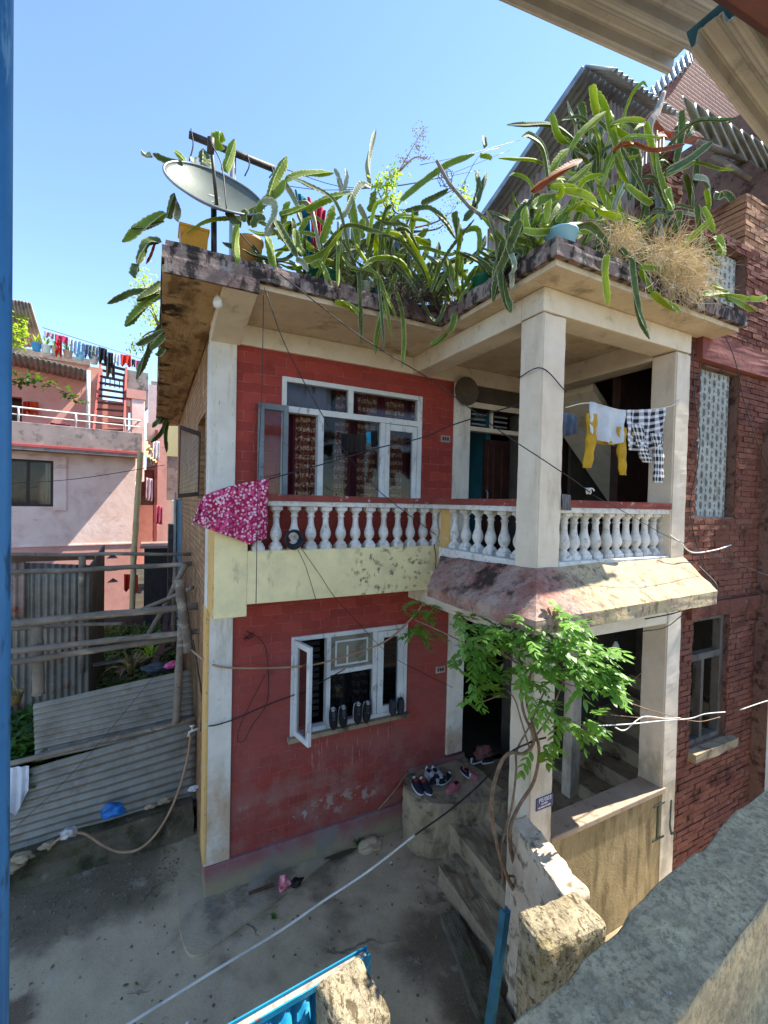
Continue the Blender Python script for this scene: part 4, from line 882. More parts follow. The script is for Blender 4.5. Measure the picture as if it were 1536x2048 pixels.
# earth slope left of the upper sheet
m = MB(); m.grid(lambda s, t: (-3+s*1.48, 1.13+.3*t+.05*noise.noise(Vector((s*6, t*5, 0))), .45+.62*t+.05*noise.noise(Vector((s*9, t*7, 2)))), 14, 8); struct(m.build('earth_bank', M['mud'], None, smooth=True, fix=False))
def tuft(name, p, n, L, mat, label, cat='plant', seed=1, up=.8, group=None):
    R = random.Random(seed); m = MB()
    for k in range(n):
        a = R.uniform(0, 2*PI); blade(m, p, (math.cos(a), math.sin(a), R.uniform(.5, 2)), L*R.uniform(.6, 1.1), L*.09, up, R.random(), 5)
    o = m.build(name, M[mat], None, fix=False); tag(o, label, cat, group); return o
tuft('spiky_plant', Y(300, 1320, 2.2), 26, .35, 'lime_leaf', 'spiky pale green plant by the rubbish under the bamboo props', seed=5)
tuft('dry_stalks', Y(262, 1350, 1.8), 20, .4, 'weed_dry', 'brown dry stalks leaning behind the top of the upper tin sheet', seed=6)
for k, (u, v, L) in enumerate(((548, 1838, .07),)):
    tuft('weed_tuft', at(u, v, 'z', .035), 30, L, 'weed', 'tiny green weed tuft growing in the alley beside the white hose', seed=20+k, up=.3)
tuft('weed_tuft', at(715, 1690, 'z', .05), 30, .12, 'weed', 'small weed growing at the wall foot near the door platform', seed=25, up=.3)
def w2(R):
    x, yy = R.uniform(-1.6, -.05), R.uniform(1.3, 6.3); return Vector((x, yy, yard_z(x, yy)))
m = weeds(900, w2, .12, 8); o = m.build('shade_weeds', M['weed'], None, fix=False); o['kind'] = 'stuff'; o['label'] = 'dark weeds growing in the shaded strip along the house wall'; o['category'] = 'weeds'
for k, (a, b, w_, mt, lb) in enumerate((((235, 1345, 2.0), (345, 1295, 2.4), .05, 'brown_wood', 'brown plank lying across the weeds in front of the lean-to'), ((210, 1300, 2.6), (330, 1262, 3.4), .04, 'bamboo', 'grey plank lying behind the brown plank'), ((300, 1345, 1.7), (352, 1235, 2.6), .04, 'brown_wood', 'dark plank leaning to the right in the yard corner'), ((322, 1310, 1.8), (340, 1180, 2.8), .035, 'brown_wood', 'reddish batten standing in the yard corner'), ((185, 1330, 2.5), (260, 1318, 2.6), .05, 'bamboo', 'short grey batten lying by the lean-to foot'))):
    p, q = Y(*a), Y(*b); d_ = (q-p)*.5; s_ = d_.cross(Vector((0, 0, 1))).normalized()*w_; m = MB().obox((p+q)/2, d_, s_, d_.cross(s_).normalized()*.012); tag(m.build('plank', M[mt], None), lb, 'plank', 'loose planks in the yard')
# rubbish heap and thrown-away things
def crumple(name, c, size, mat, label, cat, seed=0, flat=.7, group=None):
    m = MB(); bmesh.ops.create_icosphere(m.bm, subdivisions=4, radius=1)
    c = Vector(c); S = Vector(size)
    for v in m.bm.verts:
        q = v.co*1.0 + Vector((seed*7, seed*3, 0)); k = 1+.55*noise.noise(q*1.3)+.28*abs(noise.noise(q*3.1))+.12*noise.noise(q*7)
        v.co = Vector((v.co.x*S.x*k, v.co.y*S.y*k, max(v.co.z*S.z*k, -S.z*flat))) + c
    o = m.build(name, mat, None, smooth=True, fix=False); tag(o, label, cat, group); return o
crumple('plastic_bag', Y(226, 1620, .86), (.1, .06, .075), simple('blue_plastic', '#2277c2', .35, var='#1a63a8', s=10, trans=.2), 'crumpled bright blue plastic bag on the mossy wall', 'bag', 1)
crumple('pink_bag', Y(343, 1330, 1.4), (.07, .05, .045), simple('pink_plastic', '#c9567f', .4), 'small pink bag on the heap behind the upper tin sheet', 'bag', 2)
crumple('dark_sack', Y(318, 1335, 1.5), (.16, .1, .06), simple('dark_sack', '#33393d', .6), 'dark grey sack lying on the heap beside the pink bag', 'sack', 3)
crumple('white_rag', Y(388, 1577, .88), (.05, .035, .03), simple('white_rag', '#c9c6c8', .9), 'crumpled white rag at the wall end beside the house corner', 'rag', 4)
crumple('grey_bag', Y(138, 1666, .84), (.06, .04, .055), simple('clear_plastic', '#8d8a85', .3, var='#b9b6b0', s=20), 'grey plastic bag tied on the hose above the mossy wall', 'bag', 5)
p = at(568, 1772, 'z', .07); crumple('red_bag', p+Vector((0, 0, .03)), (.058, .05, .075), simple('red_plastic', '#b02f4a', .5, var='#d8a0a8', s=18), 'crumpled red bag lying on the alley apron', 'bag', 6)
p = at(592, 1764, 'z', .06); crumple('black_rubbish', p, (.06, .05, .03), M['black'], 'black scrap lying against the crumpled red bag', 'rubbish', 7)
m = MB().tube([at(497, 1787, 'z', .075), at(548, 1768, 'z', .078)], .014, 8); tag(m.build('wooden_stick', M['brown_wood']), 'short dark stick on the apron left of the red bag', 'stick')
for k, (u, v, lb) in enumerate(((782, 1725, 'tiny white paper scrap on the alley below the white hose'), (375, 2045, 'white paper scrap at the bottom edge of the alley'))):
    crumple('paper_scrap', at(u, v, 'z', .04), (.014, .01, .007), simple('paper', '#cfccc4', .9), lb, 'paper', 10+k)
# loose stones and rubble
R = random.Random(11)
for k, (u, v, yy, s_, lb) in enumerate(((45, 1715, .84, .06, 'grey rubble stone at the left end of the mossy wall'), (95, 1690, .85, .045, 'pale stone on the mossy wall next to the hose end'), (20, 1735, .82, .07, 'large grey stone at the far left of the wall foot'), (330, 1600, .9, .05, 'brown flat stone on the wall beneath the tin fence'), (300, 1612, .9, .04, 'small brown stone on the wall left of the flat one'))):
    crumple('rubble_stone', Y(u, v, yy), (s_*1.4, s_, s_*.6), M['step'], lb, 'stone', 30+k, group='rubble stones on the mossy wall')
p = at(740, 1695, 'z', .03); crumple('broken_slab', p+Vector((0, 0, .02)), (.13, .09, .05), M['concrete'], 'broken piece of cement at the wall foot by the weed', 'rubble', 40)
pd = MB(); q = [at(u, v, 'z', .0675) for u, v in ((646, 1717), (668, 1708), (700, 1697), (716, 1695), (706, 1704), (686, 1712), (664, 1719))]; pd.poly(q)
n = NT('puddle_water'); struct(pd.build('puddle', n.done(n.mix(0, C('#4a4236'), C('#4a4236')), .3, 0, None, .4)))
R = random.Random(77); m = MB()
for _ in range(900):
    x, yy = R.uniform(-3, 2.2), R.uniform(-2.4, .9)
    if R.random() < .5: yy = .2+R.random()*.7; x = R.uniform(-2.5, -.2)
    s_ = R.uniform(.003, .012); z_ = .03+alley_z(x, yy); a_ = R.uniform(0, 6.28)
    m.obox((x, yy, z_+s_*.3), (s_*math.cos(a_), s_*math.sin(a_), 0), (-s_*.7*math.sin(a_), s_*.7*math.cos(a_), s_*.2), (0, 0, s_*.5))
o = m.build('grit', plaster('grit_stone', '#8a7d68', '#5a5042', vs=30), None); o['kind'] = 'stuff'; o['label'] = 'grit and small stones scattered over the alley'; o['category'] = 'grit'
m = MB()
for _ in range(120):
    x, yy = R.uniform(-2, 2.2), R.uniform(-2.2, .8); blade(m, (x, yy, .04+alley_z(x, yy)+.003), (R.gauss(0, 1), R.gauss(0, 1), R.uniform(-.02, .12)), R.uniform(.025, .06), R.uniform(.012, .025), .15, R.random(), 3)
o = m.build('fallen_leaves', M['weed_dry'], None, fix=False); o['kind'] = 'stuff'; o['label'] = 'dry fallen leaves scattered over the alley'; o['category'] = 'leaves'
# white cloth over the fence, bucket
def cloth_hang(name, top, drop, mat, label, cat='cloth', group=None, fold=.03, waves=4, nu=40, nv=24, hem=None, seed=0, taper=None, thick=.004, parent=None, back=None):
    "fabric hanging from the polyline top (world points); drop(s) is the length at s"
    T = spline(top, 12) if len(top) > 2 else [Vector(top[0]).lerp(Vector(top[1]), i/24) for i in range(25)]
    ax = (T[-1]-T[0]).normalized(); nrm = ax.cross(Vector((0, 0, 1))).normalized()
    def f(s, t):
        i = s*(len(T)-1); k = min(int(i), len(T)-2); p = T[k].lerp(T[k+1], i-k)
        L = drop(s); w = fold*(.25+t)*math.sin(s*waves*2*PI+seed+t*1.3) + fold*.6*noise.noise(Vector((s*5, t*3, seed)))
        c = T[0].lerp(T[-1], .5); q = p + Vector((0, 0, -L*t)) + nrm*w
        if taper: q += ax*(taper(s, t))
        return q
    m = MB(); m.grid(f, nu, nv); o = m.build(name, mat, parent, smooth=True, solid=thick, fix=False)
    if parent is None: tag(o, label, cat, group)
    return o
M['white_cloth'] = simple('white_cloth', '#c9cdd2', .9, var='#b6bac0', s=5)
cloth_hang('white_cloth', [Y(-6, 1540, 1.0), Y(30, 1534, 1.0), Y(58, 1532, 1.0)], lambda s: .52-.28*abs(s-.5)*2, M['white_cloth'], 'white cloth hung over the tin fence next to the blue post', 'cloth', fold=.02, waves=3)
r = thing('wicker_basket', Y(25, 1390, 1.6), 'small wicker basket among the weeds at the far left', 'basket')
MB().lathe([(.08, 0), (.1, .05), (.115, .12), (.12, .13), (.105, .125), (.09, .03)], Y(22, 1408, 1.6), 20).build('bowl', simple('wicker', '#8d7a4a', .9, var='#5f5030', s=60), r, smooth=True)
pts = spline([Y(5, 1385, 1.6), Y(20, 1352, 1.6), Y(38, 1388, 1.6)], 8); MB().tube(pts, .008).build('handle', simple('wicker_handle', '#8d7a4a', .9), r, smooth=True)
# tap on the house corner and the hose that hangs from it
r = thing('water_tap', (-.02, .6, 2), 'white plastic tap on a pipe at the orange house corner', 'tap')
a = Y(388, 1460, .62); MB().tube([a+Vector((.08, .02, .0)), a, a+Vector((-.05, -.02, -.005)), a+Vector((-.055, -.02, -.05))], .014).build('spout', M['white_cable'], r, smooth=True)
MB().tube([a+Vector((-.02, 0, .0)), a+Vector((-.02, 0, .05))], .008).tube([a+Vector((-.045, 0, .05)), a+Vector((.005, 0, .05))], .009).build('tap_handle', M['white_cable'], r, smooth=True)
pp = spline([Y(402, 1462, .62), Y(404, 1400, .6), Y(396, 1340, .62), Y(386, 1280, .7)], 8); MB().tube(pp, .009).build('pipe', M['steel'], r, smooth=True)
def line(name, pts, rad, mat, label, cat='cable', n=6, group=None, sp=6):
    P = spline(pts, sp) if len(pts) > 2 else pts
    o = MB().tube(P, rad, n).build(name, M[mat] if isinstance(mat, str) else mat, None, smooth=True); tag(o, label, cat, group); return o
line('garden_hose', [Y(382, 1470, .6), Y(372, 1530, .62), Y(350, 1600, .66), Y(318, 1660, .7), Y(280, 1697, .74), Y(240, 1704, .78), Y(205, 1690, .8), Y(170, 1668, .83), Y(140, 1668, .84), Y(112, 1682, .84), Y(96, 1700, .82)], .013, 'hose', 'tan garden hose looping from the tap down over the mossy wall', 'hose', 10, sp=10)
# the white hose strung across the alley to the porch column
hp = [at(215, 2075, 'z', .25), at(330, 2003, 'z', .25), at(440, 1935, 'z', .3), at(560, 1862, 'z', .35), at(650, 1800, 'z', .45), at(740, 1740, 'z', .6), at(830, 1670, 'z', .85), at(900, 1620, 'z', 1.05), at(960, 1568, 'z', 1.3), at(1012, 1512, 'y', -2.1)]
line('white_hose', hp[:7], .0105, 'white_cable', 'long white hose running diagonally across the alley', 'hose', 10, sp=10)
line('patched_cable', hp[6:] + [at(1060, 1485, 'y', -2.12), at(1092, 1475, 'y', -2.15)], .008, 'cable', 'black cable with white wrapping rising to the porch column', 'cable', 8, sp=10)
# ------------------------------------------------------------------ dragon-fruit cacti of the roof edge
def stem_mesh(m, pts, r, taper=.85, seed=0, scal=.045, flat=.35):
    "three-winged stem with scalloped, woody-edged ribs"
    P = spline(pts, 14) if len(pts) > 2 else [Vector(pts[0]).lerp(Vector(pts[1]), i/18) for i in range(19)]
    # resample evenly
    L = [0]
    for i in range(len(P)-1): L.append(L[-1]+(P[i+1]-P[i]).length)
    step = .011; n = max(8, min(110, int(L[-1]/step))); Q = []; k = 0
    for i in range(n+1):
        d = L[-1]*i/n
        while k < len(L)-2 and L[k+1] < d: k += 1
        Q.append(P[k].lerp(P[k+1], (d-L[k])/max(1e-9, L[k+1]-L[k])))
    R = random.Random(seed); ph = R.uniform(0, 2*PI); tw = R.uniform(-1.2, 1.2); scal *= R.uniform(.6, 1.1); flat *= R.uniform(.7, 1.0); tk = R.uniform(.14, .3); rings = []; ref = Vector((.3, -.8, .5)).normalized()
    for i, p in enumerate(Q):
        t = (Q[min(i+1, n)]-Q[max(i-1, 0)]).normalized(); a = ref - t*ref.dot(t)
        a = a.normalized() if a.length > 1e-3 else Vector((1, 0, 0)); b = t.cross(a); ref = a
        s = i/n; env = min(1, (s+.02)*9)**.5*.55+.45 if s < .1 else 1; env *= min(1, ((1-s)*5+.06))**.6
        d = s*L[-1]; tooth = abs(math.sin(d/scal*PI))**.6
        ring = []
        for j in range(6):
            ang = ph + tw*s*2 + j*PI/3
            if j % 2 == 0: rad = r*env*(.84-.24*tk+tk*tooth)*(1+.16*noise.noise(p*14+Vector((j*3.1, 0, 0)))); e = 1.0
            else: rad = r*env*flat; e = .0
            ring.append(m.v(p + (a*math.cos(ang)+b*math.sin(ang))*rad, e))
            if j % 2 == 0:
                pass
        rings.append(ring)
    for i in range(n):
        for j in range(6): m.face([rings[i][j], rings[i][(j+1) % 6], rings[i+1][(j+1) % 6], rings[i+1][j]])
    m.face(rings[0][::-1]); m.face(rings[-1])
F4 = lambda x, y: (200+x/2.954, 220+y/2.954)
F5 = lambda x, y: (640+x/2.954, 220+y/2.954)
F6 = lambda x, y: (1000+x/2.866, y/2.866)
F7 = lambda x, y: (1000+x/2.866, 380+y/2.866)
MAT = dict(D='cactus_dark', G='cactus_mid', Y='cactus_lime', W='cactus_pale', B='cactus_brown')
SEED = [100]
def plant(label, fr, stems, group='dragon fruit cacti along the roof edge', name='cactus_plant'):
    """stems: (kind, radius, depth, [(x, y) or (x, y, dy)...]); depth 'x..' or 'y..' names the plane a stem grows in,
    and each point may step out of it by dy metres"""
    base = None; per = {}
    root = thing(name, (0, 0, 0), label, 'cactus', group)
    for kind, r, dep, pl in stems:
        ax = dep[0]; val = float(dep[1:]); pts = []; SEED[0] += 1; R = random.Random(SEED[0])
        wob = R.uniform(-.09, .09)
        for i, q in enumerate(pl):
            u, v = fr(q[0], q[1]); off = (q[2] if len(q) > 2 else 0) + wob*i/max(1, len(pl)-1)*(1 if ax == 'y' else .3)
            pts.append(at(u, v, ax, val+off))
        m = MB(); stem_mesh(m, pts, r*.88, seed=SEED[0]); per[(kind, SEED[0])] = m
    allv = [v.co for m in per.values() for v in m.bm.verts]; lo = min(allv, key=lambda c: c.z)
    root.location = lo.copy(); root['_o'] = tuple(lo)
    # every stem is a part
    nm = dict(D='old_shade_stem', G='green_stem', Y='young_stem', W='bleached_stem', B='withered_stem')
    for k, m in per.items(): m.build(nm[k[0]], M[MAT[k[0]]], root)
    return root
plant('cactus sprawling left of the satellite dish at the roof corner', F4, [
    ('G', .045, 'y-.75', [(385, 610), (290, 660), (130, 778)]), ('D', .04, 'y-.7', [(372, 652), (260, 690), (185, 700)]), ('D', .035, 'y-.5', [(490, 320), (400, 300), (312, 258)]),
    ('W', .03, 'y-.5', [(302, 266), (275, 262), (242, 246)]), ('G', .035, 'y-.45', [(505, 318), (480, 280), (436, 240)]), ('W', .035, 'y-.6', [(458, 655), (455, 590), (448, 520)]),
    ('D', .035, 'y-.6', [(402, 640), (420, 560), (440, 490)]), ('D', .04, 'y-.8', [(360, 775), (285, 780), (245, 850), (222, 912)]), ('D', .045, 'y-.8', [(222, 915), (205, 950), (198, 988)]), ('B', .014, 'y-.8', [(332, 768), (305, 850), (272, 910)])])
plant('cactus hanging down the brown side eave', F4, [
    ('D', .04, 'y.1', [(360, 1080), (200, 1078), (42, 1143)]), ('G', .055, 'y.1', [(360, 1085), (250, 1170), (148, 1278)]), ('D', .045, 'y.1', [(355, 1018), (290, 1080), (218, 1128)]),
    ('D', .045, 'y.5', [(378, 1258), (300, 1385), (215, 1592)]), ('D', .04, 'y.1', [(378, 1308), (300, 1350), (216, 1388)]), ('D', .045, 'y.1', [(378, 1335), (330, 1390), (296, 1412)]), ('D', .04, 'y.1', [(380, 1412), (330, 1448)])])
plant('small dark cactus far back under the side eave', lambda x, y: (x, y), [
    ('D', .07, 'y6.0', [(334, 828), (320, 840), (305, 855)]), ('D', .07, 'y6.0', [(336, 835), (325, 860), (302, 885)]), ('D', .06, 'y6.0', [(336, 800), (322, 806), (318, 815)]), ('D', .06, 'y6.0', [(336, 838), (330, 870), (333, 905)])])
plant('upright cactus stems rising behind the satellite dish', F4, [
    ('D', .07, 'y-.35', [(622, 345), (618, 290), (608, 228)]), ('G', .07, 'y-.3', [(700, 240), (692, 180), (722, 130)]), ('G', .055, 'y-.3', [(738, 358), (768, 270), (796, 172)]), ('W', .04, 'y-.3', [(545, 330), (555, 300), (560, 280)])])
plant('cactus in the tan bucket right of the satellite dish', F4, [
    ('G', .06, 'y-.75', [(1000, 530), (1040, 400), (1106, 275)]), ('G', .055, 'y-.7', [(925, 650), (965, 560), (1050, 490), (1092, 415)]), ('G', .04, 'y-.7', [(1095, 412), (1200, 378), (1380, 372)]),
    ('W', .045, 'y-.8', [(955, 545), (1025, 550), (1035, 620), (1000, 700), (978, 765)]), ('G', .045, 'y-.88', [(985, 750), (1010, 850), (1042, 978)]), ('G', .04, 'y-.88', [(815, 680), (800, 780), (812, 925)]),
    ('D', .04, 'y-.8', [(850, 660), (850, 620), (880, 600)]), ('D', .045, 'y-.75', [(900, 690), (930, 640), (980, 650)]), ('G', .04, 'y-.7', [(880, 680), (890, 620), (920, 570)]), ('D', .045, 'y-.8', [(830, 690), (780, 640), (740, 610)])])
plant('cactus sprawling between the tan bucket and the red cloth', F4, [
    ('D', .05, 'y-.8', [(1035, 660), (1100, 770), (1165, 872)]), ('W', .035, 'y-.85', [(1160, 880), (1200, 900), (1232, 952)]), ('G', .035, 'y-.7', [(1060, 620), (1130, 602), (1218, 568)]), ('G', .045, 'y-.7', [(1213, 590), (1330, 530), (1442, 498)]),
    ('W', .035, 'y-.65', [(1090, 418), (1150, 540), (1192, 672)]), ('D', .045, 'y-.75', [(1100, 800), (1130, 700), (1140, 640)]), ('G', .045, 'y-.7', [(1080, 700), (1100, 600), (1120, 540)]), ('Y', .04, 'y-.75', [(1150, 760), (1200, 700), (1215, 640)]),
    ('G', .05, 'y-.75', [(1200, 860), (1160, 800), (1150, 700)]), ('Y', .04, 'y-.8', [(1060, 760), (1090, 700), (1130, 660)])])
plant('cactus with a wide hanging stem beside the red cloth', F4, [
    ('G', .055, 'y-.8', [(1308, 785), (1345, 660), (1380, 560)]), ('W', .035, 'y-.6', [(1432, 490), (1420, 440), (1385, 345)]), ('W', .03, 'y-.6', [(1445, 470), (1455, 400), (1448, 345)]), ('G', .05, 'y-.7', [(1480, 500), (1500, 610), (1522, 835)]),
    ('G', .04, 'y-.93', [(1288, 885), (1335, 980), (1385, 1142)]), ('Y', .042, 'y-.96', [(1392, 1130), (1460, 1152), (1545, 1215)]), ('Y', .04, 'y-.8', [(1190, 890), (1290, 862), (1425, 765)]), ('Y', .045, 'y-.75', [(1420, 905), (1450, 850), (1482, 788)]),
    ('D', .045, 'y-.75', [(1330, 900), (1380, 830), (1430, 740)]), ('Y', .05, 'y-.7', [(1360, 930), (1400, 880), (1440, 800)]), ('G', .045, 'y-.8', [(1250, 930), (1300, 900), (1380, 890)])])
plant('cactus with one tall thin stem against the sky', F5, [
    ('W', .036, 'y-.6', [(298, 440), (282, 330), (300, 220), (330, 115)]), ('G', .055, 'y-.7', [(180, 540), (200, 650), (222, 835)]), ('W', .04, 'y-.65', [(230, 560), (280, 660), (355, 858)]), ('W', .04, 'y-.7', [(300, 455), (230, 450), (140, 610), (95, 645)]), ('W', .032, 'y-.65', [(70, 515), (130, 500), (195, 488)]),
    ('G', .05, 'y-.6', [(290, 600), (310, 540), (330, 480)]), ('D', .05, 'y-.7', [(280, 790), (320, 700), (400, 650)]), ('G', .045, 'y-.75', [(250, 760), (240, 700), (262, 640)]), ('D', .05, 'y-.7', [(210, 880), (260, 800), (330, 700)])])
plant('cactus with a long arm reaching up right to the dry bush', F5, [
    ('G', .045, 'y-.7', [(478, 535), (600, 432), (760, 320), (912, 262)]), ('G', .036, 'y-.7', [(945, 265), (975, 270), (1018, 292)]), ('D', .036, 'y-.7', [(976, 218), (970, 185), (968, 155)]), ('D', .036, 'y-.65', [(598, 552), (660, 520), (758, 468)]),
    ('D', .045, 'y-.7', [(425, 620), (470, 690), (512, 755)]), ('Y', .05, 'y-.75', [(535, 710), (550, 640), (572, 585)]), ('D', .034, 'y-.75', [(505, 592), (640, 580), (740, 660), (805, 765)])])
plant('yellow green cactus rosette in the middle of the roof edge', F5, [
    ('Y', .05, 'y-.8', [(485, 795), (560, 760), (655, 792)]), ('Y', .06, 'y-.75', [(556, 740), (580, 850), (600, 985)]), ('G', .045, 'y-.8', [(660, 1035), (660, 950), (648, 885)]), ('D', .05, 'y-.75', [(500, 1025), (515, 930), (515, 845)]),
    ('D', .036, 'y-.97', [(665, 1070), (690, 1140), (706, 1190)]), ('D', .05, 'y-.9', [(690, 1065), (790, 1010), (875, 945)]), ('Y', .05, 'y-.7', [(600, 880), (630, 820), (640, 760)]), ('Y', .05, 'y-.7', [(540, 820), (600, 730), (640, 700)]), ('D', .045, 'y-.8', [(420, 980), (460, 880), (520, 800)]), ('D', .045, 'y-.8', [(560, 1050), (620, 980), (640, 900)]), ('G', .04, 'y-.8', [(380, 960), (430, 870), (500, 860)]), ('D', .05, 'y-.75', [(700, 1000), (690, 880), (700, 780)])])
plant('two long cactus stems hanging from the roof edge over the window', F5, [
    ('G', .036, 'y-.97', [(408, 1085), (370, 1200), (345, 1300), (326, 1442)]), ('G', .03, 'y-.97', [(452, 1075), (485, 1200), (495, 1350), (484, 1522)]), ('G', .045, 'y-.85', [(410, 1090), (440, 1020), (450, 960)]), ('D', .04, 'y-.85', [(455, 1080), (430, 1000), (380, 930)])])
plant('arching cactus at the inner corner of the roof edge', F5, [
    ('G', .04, 'y-1.2', [(740, 868), (770, 950), (790, 1005)]), ('G', .04, 'y-1.1', [(830, 965), (835, 900), (836, 845)]), ('D', .055, 'y-1.0', [(798, 600), (815, 700), (820, 810)]), ('G', .036, 'y-1.2', [(838, 712), (920, 700), (942, 760), (930, 870)]),
    ('D', .04, 'y-.9', [(908, 575), (935, 480), (925, 355)]), ('D', .04, 'y-.95', [(920, 555), (955, 470), (982, 368)]), ('G', .032, 'y-1.25', [(975, 915), (900, 1030), (815, 1145)]), ('Y', .04, 'y-1.2', [(935, 925), (880, 990), (848, 1055)]), ('D', .05, 'y-.9', [(850, 650), (900, 600), (930, 540)]), ('D', .045, 'y-1.0', [(760, 900), (820, 880), (900, 860)]), ('D', .045, 'y-1.0', [(880, 900), (950, 820), (980, 740)]),
    ('G', .04, 'y-1.15', [(805, 1195), (782, 1270), (760, 1315)]), ('G', .036, 'y-1.15', [(748, 1318), (700, 1362), (652, 1392)])])
plant('thick dark cactus stems hanging over the left edge of the porch roof', F5, [
    ('D', .05, 'x2.0', [(1185, 655), (1120, 820), (1050, 1000), (1022, 1132)]), ('D', .045, 'x2.0', [(1108, 675), (1120, 760), (1118, 850)]), ('D', .04, 'x2.0', [(1085, 775), (1050, 900), (1032, 1010)]), ('D', .045, 'x1.99', [(1070, 955), (1090, 1080), (1128, 1195)]), ('W', .03, 'x2.0', [(1128, 850), (1142, 905), (1140, 965)]), ('W', .028, 'x2.0', [(1132, 955), (1132, 1000), (1128, 1055)])])
g2 = 'dragon fruit cacti piled on the porch roof'
plant('bushy cactus at the front corner of the porch roof', F7, [
    ('G', .04, 'y-2.1', [(155, 240), (140, 160), (152, 90)]), ('Y', .04, 'y-2.15', [(250, 195), (265, 130), (292, 52)]), ('G', .045, 'y-2.1', [(330, 195), (370, 140), (405, 88)]), ('G', .036, 'y-2.2', [(130, 238), (200, 246), (312, 222)]), ('G', .045, 'y-2.1', [(420, 85), (480, 108), (538, 165)]),
    ('G', .05, 'y-2.0', [(330, 80), (270, 130), (210, 190)]), ('D', .05, 'y-1.9', [(60, 200), (120, 120), (180, 60)]), ('Y', .04, 'y-2.0', [(330, 60), (350, 20), (345, -30)]), ('G', .05, 'y-2.0', [(180, 100), (230, 60), (330, 40)]), ('D', .05, 'y-2.0', [(90, 250), (130, 190), (160, 150)]), ('G', .045, 'y-2.05', [(260, 230), (330, 170), (400, 160)]), ('G', .045, 'y-2.1', [(290, 240), (370, 265), (470, 255)])], g2)
plant('lime green cactus arm spreading right above the straw', F7, [
    ('Y', .042, 'y-2.2', [(375, -5), (480, 30), (565, 102)]), ('Y', .042, 'y-2.2', [(568, 108), (630, 140), (700, 175)]), ('D', .045, 'y-2.25', [(395, 212), (500, 200), (570, 262), (628, 345)]), ('Y', .036, 'y-2.42', [(612, 375), (600, 480), (616, 668)])], g2)
plant('long dark cactus whips hanging over the front of the porch roof', F7, [
    ('D', .034, 'y-2.43', [(757, 395), (770, 560), (800, 720), (858, 855)]), ('G', .032, 'y-2.42', [(798, 435), (880, 452), (965, 485)]), ('G', .032, 'y-2.43', [(808, 455), (840, 530), (868, 585)]), ('Y', .04, 'y-2.45', [(866, 588), (940, 640), (1032, 700)]), ('D', .034, 'y-2.3', [(690, 340), (740, 390), (770, 430)])], g2)
plant('flat spreading cactus arms at the right end of the porch roof', F7, [
    ('G', .04, 'y-2.4', [(1145, 600), (1290, 598), (1435, 632)]), ('Y', .036, 'y-2.4', [(1425, 615), (1470, 625), (1530, 615)]), ('G', .034, 'y-2.4', [(1300, 622), (1400, 662), (1472, 695)]), ('G', .034, 'y-2.35', [(1215, 540), (1260, 565), (1305, 585)])], g2)
plant('lime stems of the tall cactus on the left of the dead tree', F6, [
    ('Y', .05, 'y-1.8', [(520, 490), (540, 590), (562, 668)]), ('G', .045, 'y-1.75', [(548, 535), (620, 640), (642, 712)]), ('Y', .04, 'y-1.9', [(408, 852), (480, 750), (606, 640)]), ('Y', .048, 'y-1.9', [(292, 1010), (330, 930), (395, 852)]), ('G', .045, 'y-1.6', [(288, 655), (330, 770), (408, 828)]),
    ('G', .05, 'y-1.8', [(618, 645), (640, 760), (690, 950), (735, 1055)]), ('Y', .034, 'y-1.85', [(635, 722), (720, 692), (835, 690)]), ('G', .045, 'y-1.8', [(668, 728), (720, 790), (765, 825)]), ('Y', .03, 'y-1.8', [(778, 752), (805, 722), (842, 708)]), ('G', .04, 'y-1.95', [(398, 1052), (460, 1000), (525, 935)]), ('Y', .042, 'y-2.0', [(285, 1072), (400, 1080), (500, 1128), (565, 1185)]),
    ('B', .042, 'y-2.0', [(185, 1095), (320, 1000), (470, 915)]), ('B', .03, 'y-1.9', [(650, 872), (700, 830), (765, 824)])], g2)
plant('dark cactus curtain behind the porch roof', F6, [
    ('D', .055, 'y-1.5', [(585, 855), (545, 950), (520, 1062)]), ('G', .04, 'y-1.6', [(645, 868), (592, 980), (582, 1012)]), ('G', .045, 'y-1.7', [(570, 1045), (600, 1120), (622, 1204)]), ('D', .06, 'y-1.4', [(470, 800), (440, 900), (430, 1010)]), ('D', .055, 'y-1.4', [(540, 700), (530, 800), (560, 900)]), ('D', .06, 'y-1.4', [(600, 700), (570, 800), (580, 880)]), ('D', .055, 'y-1.3', [(460, 590), (480, 700), (500, 780)]), ('D', .06, 'y-1.4', [(780, 830), (800, 950), (790, 1100)]), ('D', .06, 'y-1.4', [(740, 900), (760, 1000), (740, 1150)]), ('D', .05, 'y-1.3', [(690, 760), (740, 850), (810, 900)]), ('D', .055, 'y-1.3', [(880, 990), (890, 1100), (900, 1200)]), ('D', .055, 'y-1.4', [(500, 1050), (480, 1120), (500, 1204)]), ('D', .055, 'y-1.4', [(640, 1060), (650, 1130), (640, 1250)]), ('D', .055, 'y-1.35', [(840, 1050), (830, 1150), (850, 1250)]), ('D', .05, 'y-1.4', [(480, 830), (520, 860), (560, 870)])], g2)
plant('long green cactus stem drooping past the dead tree', F6, [
    ('G', .04, 'y-1.95', [(838, 705), (880, 850), (910, 1000), (985, 1195)]), ('B', .03, 'y-1.95', [(765, 825), (880, 862), (1058, 828)]), ('B', .04, 'y-1.9', [(905, 790), (940, 775), (980, 790)]), ('G', .042, 'y-2.0', [(718, 1068), (800, 1128), (875, 1170)]), ('W', .04, 'y-1.9', [(712, 1055), (670, 1140), (650, 1215)]), ('G', .05, 'y-1.9', [(945, 1000), (1020, 960), (1108, 930)]), ('D', .05, 'y-1.9', [(948, 990), (1080, 920), (1218, 812)])], g2)
